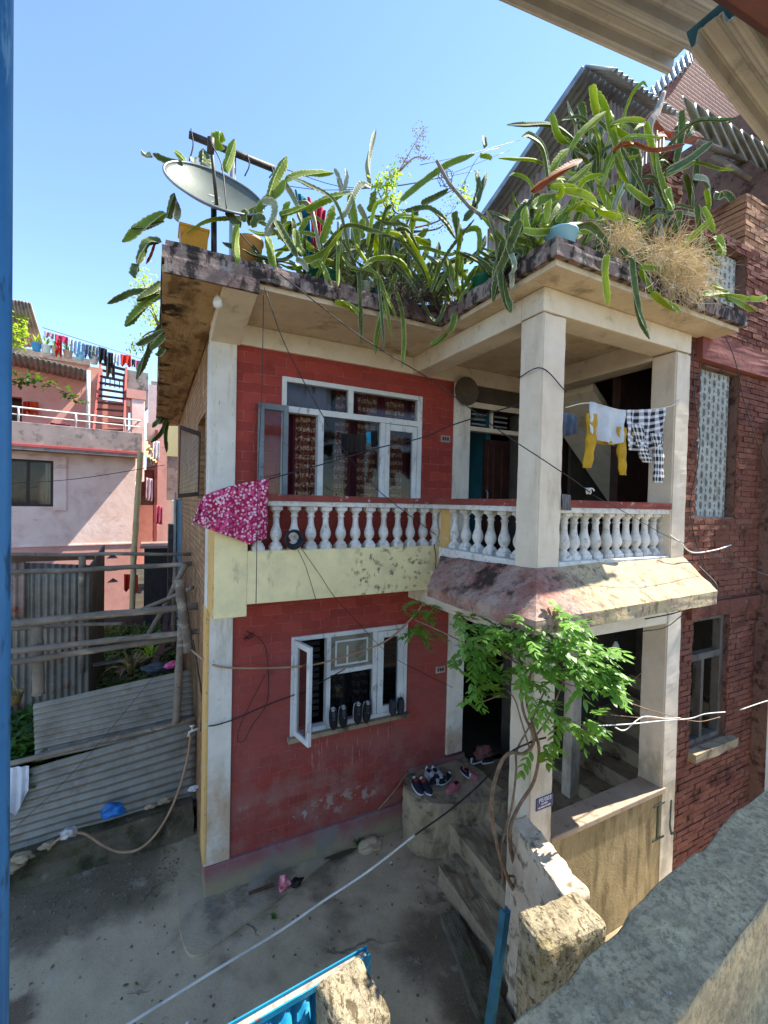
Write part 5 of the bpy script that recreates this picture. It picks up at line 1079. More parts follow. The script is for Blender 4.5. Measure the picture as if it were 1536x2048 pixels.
plant('cactus tangle under the tin canopy with a white tipped arch', F6, [
    ('D', .05, 'y-1.7', [(1042, 635), (1042, 760), (1008, 965)]), ('D', .05, 'y-1.6', [(1078, 765), (1105, 710), (1130, 645)]), ('D', .04, 'y-1.6', [(1000, 900), (1010, 800), (1020, 700)]), ('G', .045, 'y-1.8', [(1208, 758), (1290, 770), (1400, 820), (1536, 862)]), ('W', .04, 'y-1.8', [(1105, 1012), (1180, 1038), (1204, 1135)]), ('D', .055, 'y-1.8', [(1235, 1140), (1285, 1115), (1342, 1165)]),
    ('D', .045, 'y-1.7', [(1120, 850), (1130, 950), (1120, 1080)]), ('D', .045, 'y-1.7', [(1060, 1000), (1090, 1080), (1100, 1190)]), ('D', .045, 'y-1.7', [(1150, 640), (1120, 720), (1070, 790)]), ('D', .04, 'y-1.6', [(1000, 740), (1060, 720), (1150, 700)])], g2)
plant('cactus chain hanging in front of the upper pierced screen', F7, [
    ('G', .036, 'y-2.1', [(1188, -5), (1200, 70), (1192, 135)]), ('D', .042, 'y-2.1', [(1128, 90), (1150, 240), (1140, 335)]), ('G', .04, 'y-2.1', [(1158, 100), (1195, 170), (1225, 245)]), ('G', .055, 'y-2.12', [(1240, 265), (1262, 320), (1272, 378)]), ('D', .042, 'y-2.15', [(1168, 305), (1205, 380), (1255, 445)]), ('D', .05, 'y-2.1', [(1020, 120), (1015, 190), (1010, 260)]), ('G', .036, 'y-2.1', [(958, -5), (970, 60), (990, 118)]), ('D', .042, 'y-2.1', [(1270, 40), (1250, 20), (1230, 60)])], g2)
# random undergrowth that fills the gaps low on the roof edge: separate low plants
def filler(label, x0, x1, y0, y1, n, seed, group, h=.45):
    R = random.Random(seed); root = thing('cactus_plant', ((x0+x1)/2, (y0+y1)/2, 5.99), label, 'cactus', group); per = {}
    for k in range(n):
        p = Vector((R.uniform(x0, x1), R.uniform(y0, y1), 6.0)); a = R.uniform(0, 2*PI); L = h*R.uniform(.5, 1.2); d = Vector((math.cos(a)*.55, math.sin(a)*.5, R.uniform(.5, 1.1))).normalized()
        q = [p, p+d*L*.55, p+d*L*.9+Vector((math.cos(a)*L*.3, math.sin(a)*L*.3, -L*R.uniform(-.1, .35)))]; q = [Vector((c.x, c.y, max(c.z, 6.0) if c.y > (-.95 if c.x < 2.0 else -2.42) else c.z)) for c in q]
        kd = R.choice('DDDGGGGYYW'); SEED[0] += 1; m = MB(); stem_mesh(m, q, R.uniform(.018, .032), seed=SEED[0]); per[(kd, k)] = m
    nm = dict(D='old_shade_stem', G='green_stem', Y='young_stem', W='bleached_stem')
    for kd, m in per.items(): m.build(nm[kd[0]], M[MAT[kd[0]]], root)
g1 = 'dragon fruit cacti along the roof edge'
filler('low cactus clump in the green tub left of the inner roof corner', .75, 1.25, -.8, -.4, 30, 1, g1, .5)
filler('low dense cactus clump beside the dry bush at mid roof edge', 1.3, 1.75, -.8, -.4, 32, 2, g1, .5)
filler('low cactus clump filling the inner corner of the roof', 1.8, 2.35, -1.3, -.6, 36, 3, g1, .55)
filler('low cactus clump on the left side of the porch roof', 2.2, 2.6, -2.1, -1.4, 34, 4, g2, .5)
filler('dense dark cactus clump in the middle of the porch roof', 2.7, 3.4, -1.9, -1.2, 26, 5, g2, .8)
filler('low cactus clump at the right of the porch roof behind the straw', 3.5, 4.3, -1.9, -1.2, 26, 6, g2, .7)
filler('small cactus clump between the two buckets near the dish', .2, .6, -.75, -.35, 10, 7, g1, .35)
def tangle(label, boxes, n, seed, group):
    "stems scrambling over each other high above the roof, some climbing, some drooping"
    R = random.Random(seed); root = None; per = []
    for k in range(n):
        x0, x1, y0, y1, z0, z1 = R.choice(boxes); p = Vector((R.uniform(x0, x1), R.uniform(y0, y1), R.uniform(z0, z1))); a = R.uniform(0, 2*PI); L = R.uniform(.35, .8); up = R.choice((1, 1, -1, -1, .2))
        d = Vector((math.cos(a)*.5, math.sin(a)*.35-.1, up*R.uniform(.6, 1.1))).normalized()
        q = [p, p+d*L*.5+Vector((0, 0, .06)), p+d*L*.85+Vector((math.cos(a)*L*.25, -.03, -L*.18)), p+d*L+Vector((math.cos(a)*L*.4, -.05, -L*R.uniform(.2, .5)))]
        q = [Vector((c.x, c.y, max(c.z, 6.04+.01*k_) if c.y > (-.97 if c.x < 2.0 else -2.43) else c.z)) for k_, c in enumerate(q)]
        kd = R.choice('DDDDGGGGYW'); SEED[0] += 1; m = MB(); stem_mesh(m, q, R.uniform(.017, .028), seed=SEED[0]); per.append((kd, m, q))
    lo = min((p for _, _, q in per for p in q), key=lambda c: c.z)
    root = thing('cactus_plant', tuple(lo), label, 'cactus', group); root['_o'] = tuple(lo)
    nm = dict(D='old_shade_stem', G='green_stem', Y='young_stem', W='bleached_stem')
    for kd, m, q in per: m.build(nm[kd], M[MAT[kd]], root)
tangle('big scrambling cactus tangle in front of the tin shed', [(2.9, 3.6, -1.9, -1.2, 6.3, 7.5), (3.3, 4.0, -1.7, -1.2, 6.8, 7.9)], 36, 31, g2)
tangle('scrambling cactus tangle against the brick piers on the right', [(3.7, 4.4, -1.9, -1.3, 6.2, 7.6)], 24, 32, g2)
tangle('scrambling cactus tangle at the left end of the porch roof', [(2.2, 2.9, -2.0, -1.3, 6.1, 6.7)], 22, 33, g2)
tangle('loose drooping cactus arms along the middle of the roof edge', [(.9, 2.0, -.9, -.5, 6.05, 6.5)], 56, 34, g1)
tangle('loose cactus arms around the tan bucket', [(.62, 1.0, -.85, -.5, 6.05, 6.4)], 12, 35, g1)
# ------------------------------------------------------------------ pots and tubs
def bucket(name, c, r0, r1, h, mat, label, n=24, square=False):
    sq = (0, 1, 2, 3, 4, 5) if square else ()
    prof = [(r0, 0), (r1*.97, h*.9), (r1*1.06, h*.92), (r1*1.06, h), (r1*.95, h), (r1*.9, h*.75)]
    o = MB().lathe(prof, c, n, square=sq).build(name, mat, None, smooth=not square, bevel=.006 if square else 0); tag(o, label, 'pot'); return o
yj = plaster('yellow_plastic', '#c28a1c', '#a8741a', [dict(c='#6b4a14', s=6, lo=.55, hi=.7, k=.6)], rough=.5)
p = at(*F4(560, 760), 'y', -.72); bucket('plant_container', (p.x, p.y+.14, 5.97), .095, .11, .25, yj, 'cut yellow jerrycan planter under the satellite dish', square=True)
p = at(*F4(895, 840), 'y', -.72); bucket('plant_container', (p.x, p.y+.1, 5.985), .09, .115, .27, plaster('tan_plastic', '#b5854a', '#a07440', [dict(c='#7d5a34', s=5, lo=.55, hi=.7, k=.5)], rough=.5), 'tan bucket planter standing right of the satellite dish')
gt = simple('green_tub', '#1f6b52', .4, var='#185640')
p = at(*F4(1340, 1000), 'y', -.75); bucket('plant_tub', (p.x, p.y+.1, 5.98), .11, .15, .14, gt, 'green tub sunk among cacti below the red cloth')
p = at(*F5(930, 985), 'y', -1.3); bucket('plant_tub', (p.x+.1, p.y, 5.98), .1, .13, .16, gt, 'green tub on the porch roof edge by the inner corner')
p = at(*F7(350, 222), 'y', -2.2); bucket('plant_tub', (p.x, p.y, 5.98), .1, .12, .12, simple('pale_blue_tub', '#7fb2c4', .4), 'pale blue tub at the front corner of the porch roof')
p = at(*F5(350, 1050), 'y', -.8); bucket('plant_tub', (p.x, p.y, 5.97), .05, .06, .1, simple('blue_tub', '#4a6f94', .4), 'little blue pot among grass on the roof edge')
p = at(*F5(270, 1035), 'y', -.82); bucket('plant_tub', (p.x, p.y, 5.97), .045, .055, .09, simple('clear_tub', '#9aa89c', .3), 'little pale plastic pot beside the blue pot')
# ------------------------------------------------------------------ satellite dish
r = thing('satellite_dish', (-.05, -.6, 6.0), 'grey satellite dish at the left corner of the cactus roof', 'dish')
dc = at(*F4(684, 480), 'y', -.62); nrm = Vector((.06, -.79, .60)).normalized(); axu = Vector((1, .1, .09)); axu = (axu-nrm*axu.dot(nrm)).normalized(); axv = nrm.cross(axu)
m = MB(); RA, RB = .40, .36
def dsh(s, t, off=0): a = 2*PI*t; k = s; return dc + axu*RA*k*math.cos(a) + axv*RB*k*math.sin(a) + nrm*(.11*k*k-.09+off)
m.grid(lambda s, t: dsh(max(s, 1e-3), t), 14, 48); bmesh.ops.remove_doubles(m.bm, verts=m.bm.verts[:], dist=2e-4)
m.build('bowl', plaster('dish_grey', '#646a62', '#565c54', [dict(c='#5f655c', s=14, st=(1, 1, .3), d=8, lo=.55, hi=.68, k=.6)], rough=.5, metal=.2), r, smooth=True, solid=.006)
m = MB().tube([dsh(1, k/48)+nrm*.003 for k in range(49)], .010, 6); m.build('rim', M['grey_metal'], r, smooth=True)
tp = at(*F4(655, 195), 'y', -.75); bs = dsh(.35, .75)
m = MB().tube([bs, tp], .014, 8); m.build('arm', M['steel'], r, smooth=True)
m = MB().tube([tp+Vector((0, 0, .04)), tp+Vector((0, .02, -.07))], .028, 12); m.build('feed_horn', M['steel'], r, smooth=True)
m = MB().obox(bs+nrm*.01, axu*.025, axv*.02, nrm*.012); m.build('bracket', M['steel'], r)
m = MB().tube([dc-nrm*.1, Vector((dc.x, dc.y+.05, 5.98))], .024, 10); m.build('mount_pole', M['steel'], r, smooth=True)
m = MB().obox(dsh(.25, .2, .004)+axv*.05, axu*.06, axv*.05, nrm*.002); m.build('sticker', plaster('faded_sticker', '#b5b9b2', '#9aa09a', [dict(c='#7f867f', s=40, lo=.5, hi=.55, k=.8)]), r)
pp = spline([tp, at(*F4(720, 330), 'y', -.8), at(*F4(745, 560), 'y', -.85), at(*F4(760, 640), 'y', -.8), at(*F4(930, 850), 'y', -.95)], 8); m = MB().tube(pp, .005, 6); m.build('lead', M['cable'], r, smooth=True)
# pipe frame behind the dish
r = thing('pipe_frame', (.1, .3, 6), 'old iron pipe on a post behind the satellite dish', 'pipe')
MB().tube([at(*F4(525, 145), 'y', .3), at(*F4(1030, 350), 'y', .3)], .035, 12).build('pipe', M['steel'], r, smooth=True)
p = at(*F4(787, 280), 'y', .3); MB().tube([p, (p.x, .3, 6)], .03, 10).build('post', M['grey_metal'], r, smooth=True)
for k, (a, b) in enumerate((((538, 110), (528, 300)), ((870, 265), (855, 390)), ((1010, 330), (1000, 400)))):
    MB().tube(spline([at(*F4(*a), 'y', .26), at(*F4(a[0]+12, (a[1]+b[1])/2), 'y', .26), at(*F4(*b), 'y', .26)], 5), .007, 5).build('wire_tie', M['cable'], r, smooth=True)
# dead post and planks among the porch-roof cacti
def plank(name, a, b, w, mat, label): 
    m = MB().tube([a, a.lerp(b, .5)+Vector((.01, 0, 0)), b], w, 6); tag(m.build(name, mat, None), label, 'post')
plank('grey_plank', at(*F7(905, -20), 'y', -1.75), at(*F7(915, 290), 'y', -1.75), .035, plaster('grey_plank', '#8a8c92', '#6f7076', [dict(c='#4a4a4c', s=8, st=(1, 1, .2), lo=.5, hi=.65, k=.6)]), 'grey wooden plank standing among the cacti behind the straw')
m = MB().tube(spline([at(*F6(940, 530), 'y', -1.85), at(*F6(900, 640), 'y', -1.85), at(*F6(850, 740), 'y', -1.85), at(*F6(880, 900), 'y', -1.8), at(*F6(930, 1180), 'y', -1.75)], 8), [.02+.02*min(1, i/10) for i in range(33)], 8)
tag(m.build('dead_trunk', plaster('dead_wood', '#b3aca2', '#8a8278', [dict(c='#4a453e', s=9, st=(1, 1, .3), lo=.5, hi=.65, k=.7)], bump=((20, .8, .02),)), None, smooth=True), 'bleached dead trunk twisting up among the porch roof cacti', 'trunk')
m = MB().tube([at(*F5(690, 300), 'y', -.8), at(*F5(760, 430), 'y', -.85), at(*F5(880, 570), 'y', -1.0), at(*F5(1020, 670), 'y', -1.3)], .018, 8); tag(m.build('bare_stick', M['bamboo'], None, smooth=True), 'bare grey stick leaning towards the shed roof at the inner corner', 'stick')
# tangled dry roots, grass and straw
def hairs(name, fn, n, L, mat, label, seed, droop=1.0, rad=.0022, kind='stuff', cat='straw'):
    R = random.Random(seed); m = MB()
    for _ in range(n):
        p, d = fn(R); pts = [p]; dd = Vector(d).normalized()
        for i in range(5):
            dd = (dd + Vector((R.gauss(0, .35), R.gauss(0, .35), R.gauss(-.12*droop, .3)))).normalized(); p = p + dd*L*R.uniform(.12, .26); pts.append(p)
        m.tube(pts, [rad, rad, rad*.9, rad*.7, rad*.5, rad*.3], 3, caps=False, e=R.random())
    o = m.build(name, M[mat] if isinstance(mat, str) else mat, None, fix=False); o['kind'] = kind; o['label'] = label; o['category'] = cat; return o
def spt(R):
    c = R.choice([(1040, 400, 95, 60), (1000, 480, 90, 90), (1060, 520, 110, 70), (930, 370, 100, 40)])
    u, v = F7(R.gauss(c[0], c[2]*.7), R.gauss(c[1], c[3]*.7)); p = at(u, v, 'y', -2.36+R.uniform(-.1, .14)); return p, (R.gauss(0, .6), R.gauss(0, .4)-.2, R.gauss(-.1, .7))
hairs('straw_heap', spt, 1050, .32, 'straw', 'tangle of dry straw spilling over the front edge of the porch roof', 3, 1.3, .0022)
def spt2(R):
    u, v = F7(R.gauss(690, 45), R.gauss(270, 45)); p = at(u, v, 'y', -2.15+R.uniform(-.1, .1)); return p, (R.gauss(0, .5), R.gauss(0, .4)-.2, R.gauss(-.3, .6))
hairs('straw_tuft', spt2, 420, .22, 'straw', 'smaller tuft of dry straw left of the big straw tangle', 4, 1.2, .002)
rootm = simple('dark_root', '#3a2c26', .9, var='#5a4638', s=20)
def spr(R):
    u, v = F5(R.uniform(430, 800), R.uniform(1010, 1180)); return at(u, v, 'y', -1.0+R.uniform(-.04, .2)), (R.gauss(0, .7), R.gauss(0, .4)-.2, R.gauss(-.5, .5))
hairs('root_mat', spr, 800, .16, rootm, 'dark root mat clinging to the roof edge at the inner corner', 5, 1.6, .0022, cat='roots')
def spg(R):
    u, v = F5(R.uniform(120, 560), R.uniform(900, 1080)); return at(u, v, 'y', -.8+R.uniform(-.1, .1)), (R.gauss(0, .5), R.gauss(0, .4), R.gauss(.4, .5))
hairs('dry_grass', spg, 420, .22, simple('dry_grass', '#8a8a62', .9, var='#6b6a44', s=20), 'thin dry grass between the cacti on the roof edge', 6, .6, .0016, cat='grass')
# dry flowering bush with seed heads
r = thing('flowering_bush', at(*F5(470, 1000), 'y', -.7), 'thin bush with pale dry seed heads against the sky', 'bush')
br = [[(480, 1000), (470, 760), (400, 600), (400, 420), (470, 350), (560, 200), (620, 100)], [(470, 760), (380, 560), (340, 480)], [(480, 800), (540, 620), (700, 520), (800, 470), (860, 500)], [(540, 700), (690, 660), (780, 600)], [(470, 360), (560, 280), (640, 290)], [(420, 520), (440, 600), (500, 620)], [(560, 720), (700, 700), (750, 640)]]
m = MB()
for b in br:
    P = spline([at(*F5(x, y), 'y', -.7+.03*i) for i, (x, y) in enumerate(b)], 6); m.tube(P, [.011*(1-.75*i/len(P)) for i in range(len(P))], 6)
m.build('branch', M['stem'], r, smooth=True)
R = random.Random(8); ms, ml = MB(), MB()
for (x, y, sx, sy, n_, lf) in ((600, 140, 35, 45, 90, 0), (570, 220, 35, 30, 60, 0), (610, 280, 45, 18, 60, 0), (500, 290, 35, 30, 60, 0), (440, 370, 45, 40, 90, .4), (400, 440, 45, 45, 110, .8), (430, 540, 55, 50, 110, .9), (400, 620, 40, 40, 50, .9), (470, 620, 40, 25, 50, .8), (340, 450, 30, 40, 40, 1), (830, 480, 35, 35, 60, .6), (870, 510, 40, 35, 60, .6), (780, 560, 40, 50, 50, .1), (740, 640, 40, 50, 50, .1), (690, 680, 50, 40, 40, .1), (640, 680, 40, 40, 30, .2)):
    for _ in range(n_):
        p = at(*F5(R.gauss(x, sx*.6), R.gauss(y, sy*.6)), 'y', -.68+R.gauss(0, .06)); a = Vector((R.gauss(0, 1), R.gauss(0, 1), R.gauss(0, 1)))
        if R.random() < lf: blade(ml, p, a, .045*R.uniform(.7, 1.3), .024, .1, R.random(), 2)
        else: blade(ms, p, a, .018*R.uniform(.6, 1.3), .013, .2, R.random(), 2)
o = ms.build('seed_head', M['white_seed'], r, fix=False); o['kind'] = 'stuff'; ml.build('foliage', M['lime_leaf'], r, fix=False)
# light green sapling rooted at the left roof edge
r = thing('roof_sapling', (-.43, 1.0, 5.9), 'fresh light green sapling sprouting from the left roof edge', 'sapling'); r['_o'] = tuple(r.location)
for (u, v) in ((285, 560), (300, 620), (272, 690), (312, 650)):
    e = at(u, v, 'y', 1.0); P = spline([(-.43, 1.0, 5.9), Vector((-.47, 1.0, 5.9)).lerp(e, .5)+Vector((0, 0, .03)), e], 6); MB().tube(P, [.012*(1-.7*i/len(P)) for i in range(len(P))], 6).build('branch', M['stem'], r, smooth=True)
m = MB()
for (u, v, s_, n_) in ((285, 565, 22, 130), (300, 610, 22, 130), (280, 600, 18, 60), (272, 690, 14, 80), (310, 640, 16, 60), (290, 680, 14, 40)):
    for _ in range(n_):
        p = at(R.gauss(u, s_*.6), R.gauss(v, s_*.6), 'y', 1.0+R.gauss(0, .08)); blade(m, p, (R.gauss(0, 1), R.gauss(0, 1), R.gauss(-.2, .6)), .055*R.uniform(.6, 1.2), .016, .2, R.random(), 3)
m.build('foliage', M['lime_leaf'], r, fix=False)
# washing hung on the roof
M['teal_cloth'] = simple('teal_cloth', '#17768f', .85, var='#125d72', s=8, trans=.2)
M['red_cloth'] = simple('crimson_cloth', '#c21f4a', .85, var='#9c1539', s=8, trans=.2)
cloth_hang('teal_cloth', [at(*F4(1150, 470), 'y', -.3), at(*F4(1225, 530), 'y', -.3)], lambda s: .5+.25*s, M['teal_cloth'], 'teal cloth hanging on the roof line beside the crimson cloth', fold=.03, waves=2.5, taper=lambda s, t: .12*t)
cloth_hang('crimson_cloth', [at(*F4(1225, 515), 'y', -.34), at(*F4(1335, 590), 'y', -.34)], lambda s: .62-.25*abs(s-.5), M['red_cloth'], 'crimson cloth hanging on the roof line among the cacti', fold=.04, waves=3, taper=lambda s, t: -(s-.5)*.14*t)
cloth_hang('grey_cloth', [at(*F5(330, 740), 'y', .6), at(*F5(545, 760), 'y', .6)], lambda s: .5, simple('slate_cloth', '#4e5860', .9, var='#3d464c', s=6), 'slate grey cloth hanging behind the middle cacti', fold=.03, waves=5)
cloth_hang('pale_cloth', [at(*F4(1400, 660), 'y', .4), at(*F4(1500, 680), 'y', .4)], lambda s: .45, simple('pale_grey_cloth', '#7f8d90', .9), 'pale grey cloth on the roof line behind the hanging cactus', fold=.03, waves=3)
# ------------------------------------------------------------------ washing, shoes, sign, gate, vine, cables
def U3(pts): return [at(u, v, 'y', yy) for u, v, yy in pts]
n = NT('floral_cloth'); vo = n.n('ShaderNodeTexVoronoi'); vo.inputs['Scale'].default_value = 34; n.link(n.pos, vo.inputs['Vector'])
c_ = n.mix(n.ramp(vo.outputs['Distance'], .32, .5), C('#e8c4d0'), C('#a82450')); c_ = n.mix(n.ramp(n.noise(26, 4), .52, .58), c_, C('#cf4f80')); c_ = n.mix(n.ramp(n.noise(60, 3), .58, .62), c_, C('#7a1238')); M['floral'] = n.done(c_, .85, 0, None, .2, (c_, .15))
cloth_hang('floral_cloth', U3([(398, 1006, -.53), (415, 988, -.56), (470, 970, -.57), (537, 957, -.56)]), lambda s: (.17+.0*s) if s < .12 else (.12+.55*s**1.2 if s < .85 else .55), M['floral'], 'crimson and white floral cloth draped over the balcony corner', fold=.028, waves=3.5, nu=60, nv=30, taper=lambda s, t: -.06*t*(1-s)+.0*t)
M['sweater'] = simple('white_knit', '#c6ccd0', .95, var='#b4bac0', s=6, trans=.12); M['yellow_cloth'] = simple('mustard_cloth', '#c29a24', .9, var='#a8821c', s=8, trans=.2)
LN = -2.13
r = thing('sweater', at(1215, 840, 'y', LN), 'white and mustard sweater hanging upside down on the porch line', 'sweater')
cloth_hang('body', U3([(1179, 803, LN), (1205, 811, LN), (1230, 818, LN), (1251, 820, LN)]), lambda s: .26+.1*s*(1-s)*4*.5, M['sweater'], '', fold=.022, waves=2.5, parent=None, taper=lambda s, t: (s-.5)*.03*t)
bpy.data.objects['body'].parent = r
def reparent(o, r):
    o.parent = r; o.data.transform(Matrix.Translation(-r.location))
    for k in ('label', 'category', 'group'):
        if k in o: del o[k]
o = bpy.data.objects['body']; reparent(o, r)
def limb(name, pts, w0, w1, mat, r=None, flat=.35):
    "a flattened cloth tube: sleeve or trouser leg"
    P = spline(pts, 8); m = MB(); rings = []; N_ = 12
    for i, p in enumerate(P):
        k = i/(len(P)-1); w = w0+(w1-w0)*k
        w *= 1+.12*math.sin(k*17)+.08*noise.noise(p*9)
        rings.append([m.v(p+Vector((math.cos(2*PI*j/N_)*w, math.sin(2*PI*j/N_)*w*flat+.012*noise.noise(p*14+Vector((j, 0, 0))), 0))) for j in range(N_)])
    for i in range(len(P)-1):
        for j in range(N_):
            f = m.face([rings[i][j], rings[i][(j+1) % N_], rings[i+1][(j+1) % N_], rings[i+1][j]])
            for l, (a, b) in zip(f.loops, ((i, j), (i, j+1), (i+1, j+1), (i+1, j))): l[m.uv].uv = (b/N_*2, a/len(P)*1.2)
    return m.build(name, mat, r, smooth=True, fix=False)
r['_o'] = tuple(r.location)
limb('sleeve', U3([(1184, 828, LN), (1182, 870, LN), (1179, 905, LN), (1173, 936, LN)]), .062, .055, M['yellow_cloth'], r)
limb('sleeve', U3([(1243, 855, LN), (1243, 890, LN), (1244, 920, LN), (1246, 950, LN)]), .06, .05, M['yellow_cloth'], r)
o = cloth_hang('hem', U3([(1190, 858, LN+.03), (1245, 866, LN+.03)]), lambda s: .12, M['yellow_cloth'], '', fold=.012, waves=2); reparent(o, r)
n = NT('plaid'); tc = n.n('ShaderNodeTexCoord'); q = n.xyz(n.n('ShaderNodeTexCoord').outputs['UV'])
def stripes(s, k): return n.ramp(n.math('SINE', n.math('MULTIPLY', s, k)), -.1, .5)
su, sv = stripes(q[0], 34), stripes(q[1], 40); fn_ = n.math('MULTIPLY', n.math('ADD', su, sv), .5)
c_ = n.mix(fn_, C('#15171f'), C('#d2d2d6')); M['plaid'] = n.done(c_, .9)
r = thing('plaid_trousers', at(1295, 850, 'y', LN), 'black and white plaid trousers hanging on the porch line', 'trousers'); r['_o'] = tuple(r.location)
o = cloth_hang('waist', U3([(1253, 820, LN), (1275, 819, LN), (1305, 818, LN), (1331, 815, LN)]), lambda s: .32+.06*math.sin(s*3), M['plaid'], '', fold=.022, waves=2.5); reparent(o, r)
limb('leg', U3([(1272, 850, LN), (1281, 885, LN), (1287, 905, LN), (1294, 925, LN)]), .085, .065, M['plaid'], r)
limb('leg', U3([(1312, 868, LN), (1316, 900, LN), (1317, 935, LN), (1316, 966, LN)]), .08, .07, M['plaid'], r)
cloth_hang('grey_shirt', U3([(1112, 822, -1.7), (1153, 830, -1.7)]), lambda s: .26-.08*s, simple('blue_grey_cloth', '#6d7886', .9, var='#5a6472', s=8), 'blue grey shirt hanging half hidden behind the front column', fold=.02, waves=3)
cloth_hang('grey_rag', U3([(1124, 988, -2.08), (1141, 990, -2.08)]), lambda s: .13, simple('grey_rag', '#76726f', .95, var='#6b6870', s=20), 'grey rag laid over the right balustrade next to the front column', fold=.012, waves=3)
line('clothes_line', U3([(1131, 815, -2.08), (1180, 806, LN), (1252, 821, LN), (1335, 814, LN), (1360, 800, -2.08)]), .004, 'white_cable', 'pale washing line strung across the porch opening', 'line')
for k, (a, b, L, colr, lb) in enumerate((((682, 866), (694, 868), .2, '#121216', 'striped dark sock at the left of the window washing'), ((694, 866), (712, 868), .19, '#1c140e', 'dark brown shorts hanging in front of the upper window'), ((713, 868), (732, 868), .21, '#241d14', 'olive brown shorts beside the dark brown pair'), ((733, 865), (741, 864), .12, '#1f8fb0', 'small turquoise cloth among the window washing'), ((742, 863), (755, 862), .16, '#0e0f14', 'black sock at the right of the window washing'))):
    cloth_hang('washing', U3([(*a, -.62), (*b, -.62)]), lambda s, L=L: L*(1-.15*abs(s-.5)), simple('washing_%d' % k, colr, .9), lb, 'washing', 'washing in front of the upper window', fold=.012, waves=2, nu=16, nv=12)
# ---- shoes
def shoe(loc, fwd, upv, sole, upper, label, L=.26, lining='#2a2628', group=None, toe=None, name='shoe'):
    fwd = Vector(fwd).normalized(); upv = Vector(upv); upv = (upv-fwd*upv.dot(fwd)).normalized(); sd = upv.cross(fwd); loc = Vector(loc)
    X = lambda x, y, z: loc + fwd*x*L + sd*y*L + upv*z*L
    r = thing(name, loc, label, 'shoe', group); r['_o'] = tuple(loc)
    def width(t): return .155*(1+.25*math.sin(PI*(t*1.25-.15)))*min(1, (t*7+.25))**.5*min(1, ((1-t)*5+.1))**.5
    m = MB(); N_ = 20; A, B = [], []
    for j in range(N_*2):
        t = j/N_ if j < N_ else 2-j/N_-1e-6; t = min(max(t, 0), 1); s_ = 1 if j < N_ else -1
        w = width(t)*1.08; A.append(X(t, w*s_, 0)); B.append(X(t, w*s_, .075+.03*(1-t)))
    a, b = [m.v(p) for p in A], [m.v(p) for p in B]; m.face(a[::-1]); m.face(b)
    for j in range(len(a)): m.face([a[j], a[(j+1) % len(a)], b[(j+1) % len(a)], b[j]])
    m.build('sole', sole, r, bevel=.004)
    m = MB(); K = 10; rings = []
    for i in range(17):
        t = .02+.96*i/16; w = width(t); h = .34 if t < .3 else .34-.17*min(1, (t-.3)/.4) if t < .7 else .17-.08*((t-.7)/.28)**2
        op = .09 if .06 < t < .42 else 0
        rings.append([m.v(X(t, w*math.cos(PI*k/K), .08+(h*(math.sin(PI*k/K)**.75)) - (op*max(0, math.sin(PI*k/K)-.55)*5 if op else 0))) for k in range(K+1)])
    for i in range(16):
        for k in range(K): m.face([rings[i][k], rings[i][k+1], rings[i+1][k+1], rings[i+1][k]])
    m.face(rings[0]); m.face(rings[-1][::-1])
    m.build('upper', upper, r, smooth=True)
    m = MB(); pts = [X(.24+.18*math.cos(2*PI*k/14), .085*math.sin(2*PI*k/14), .30) for k in range(14)]; m.extr(pts, -upv*L*.12); m.build('lining', simple('shoe_lining', lining, .9), r)
    m = MB(); bmesh.ops.create_icosphere(m.bm, subdivisions=2, radius=1)
    for v in m.bm.verts: c = v.co.copy(); v.co = X(.055+c.x*.06, c.y*.10, .22+c.z*.16)
    m.build('heel_tab', sole, r, smooth=True)
    m = MB()
    for k in range(4): m.tube([X(.46+.07*k, -.07, .30-.04*k), X(.46+.07*k, 0, .345-.04*k), X(.46+.07*k, .07, .30-.04*k)], .004, 5)
    m.build('lace', toe or sole, r)
    return r
SW = simple('white_rubber', '#c4c4c2', .6); SB = simple('black_mesh', '#16161a', .75); SG = simple('grey_mesh', '#8f9294', .8, var='#a9abab', s=30); SO = simple('orange_trim', '#d1401c', .6); SN = simple('navy_mesh', '#171a2c', .8); SP = simple('dusty_pink', '#a35a62', .7)
gs = 'shoes propped on the lower window sill'
for (u, v0, lean, sole, up, lb, Ls, ln) in ((667, 1459, -.05, SW, SB, 'black shoe with white heel, leftmost on the window sill', .25, '#3a3a3c'), (686, 1455, -.02, SW, SB, 'black shoe with white heel, second on the window sill', .25, '#3a3a3c'), (714, 1448, .02, SW, SB, 'black trainer with white side sole at the middle of the sill', .25, '#2e2e32'), (731, 1446, .06, SW, SB, 'black trainer with white heel tab right of its pair', .25, '#2e2e32'), (786, 1432, -.03, SB, simple('dark_slipper', '#2a2b33', .7), 'dark slipper at the right end of the window sill', .21, '#30323a'), (801, 1430, .02, SB, simple('dark_slipper_b', '#2a2b33', .7), 'rightmost dark slipper on the window sill, by the jamb', .21, '#30323a')):
    p = at(u, v0, 'y', -.075); p.z = max(p.z, 1.452)
    top = Vector((p.x+lean*.3, -.05, p.z+.25)); shoe(top+Vector((0, 0, -.25+Ls)), Vector((p.x, p.y-.0, p.z))-Vector((top.x, top.y, top.z)), (-.15, -1, -.1), sole, up, lb, Ls, ln, gs)
gp = 'shoes left on the door platform'
PZ = .672
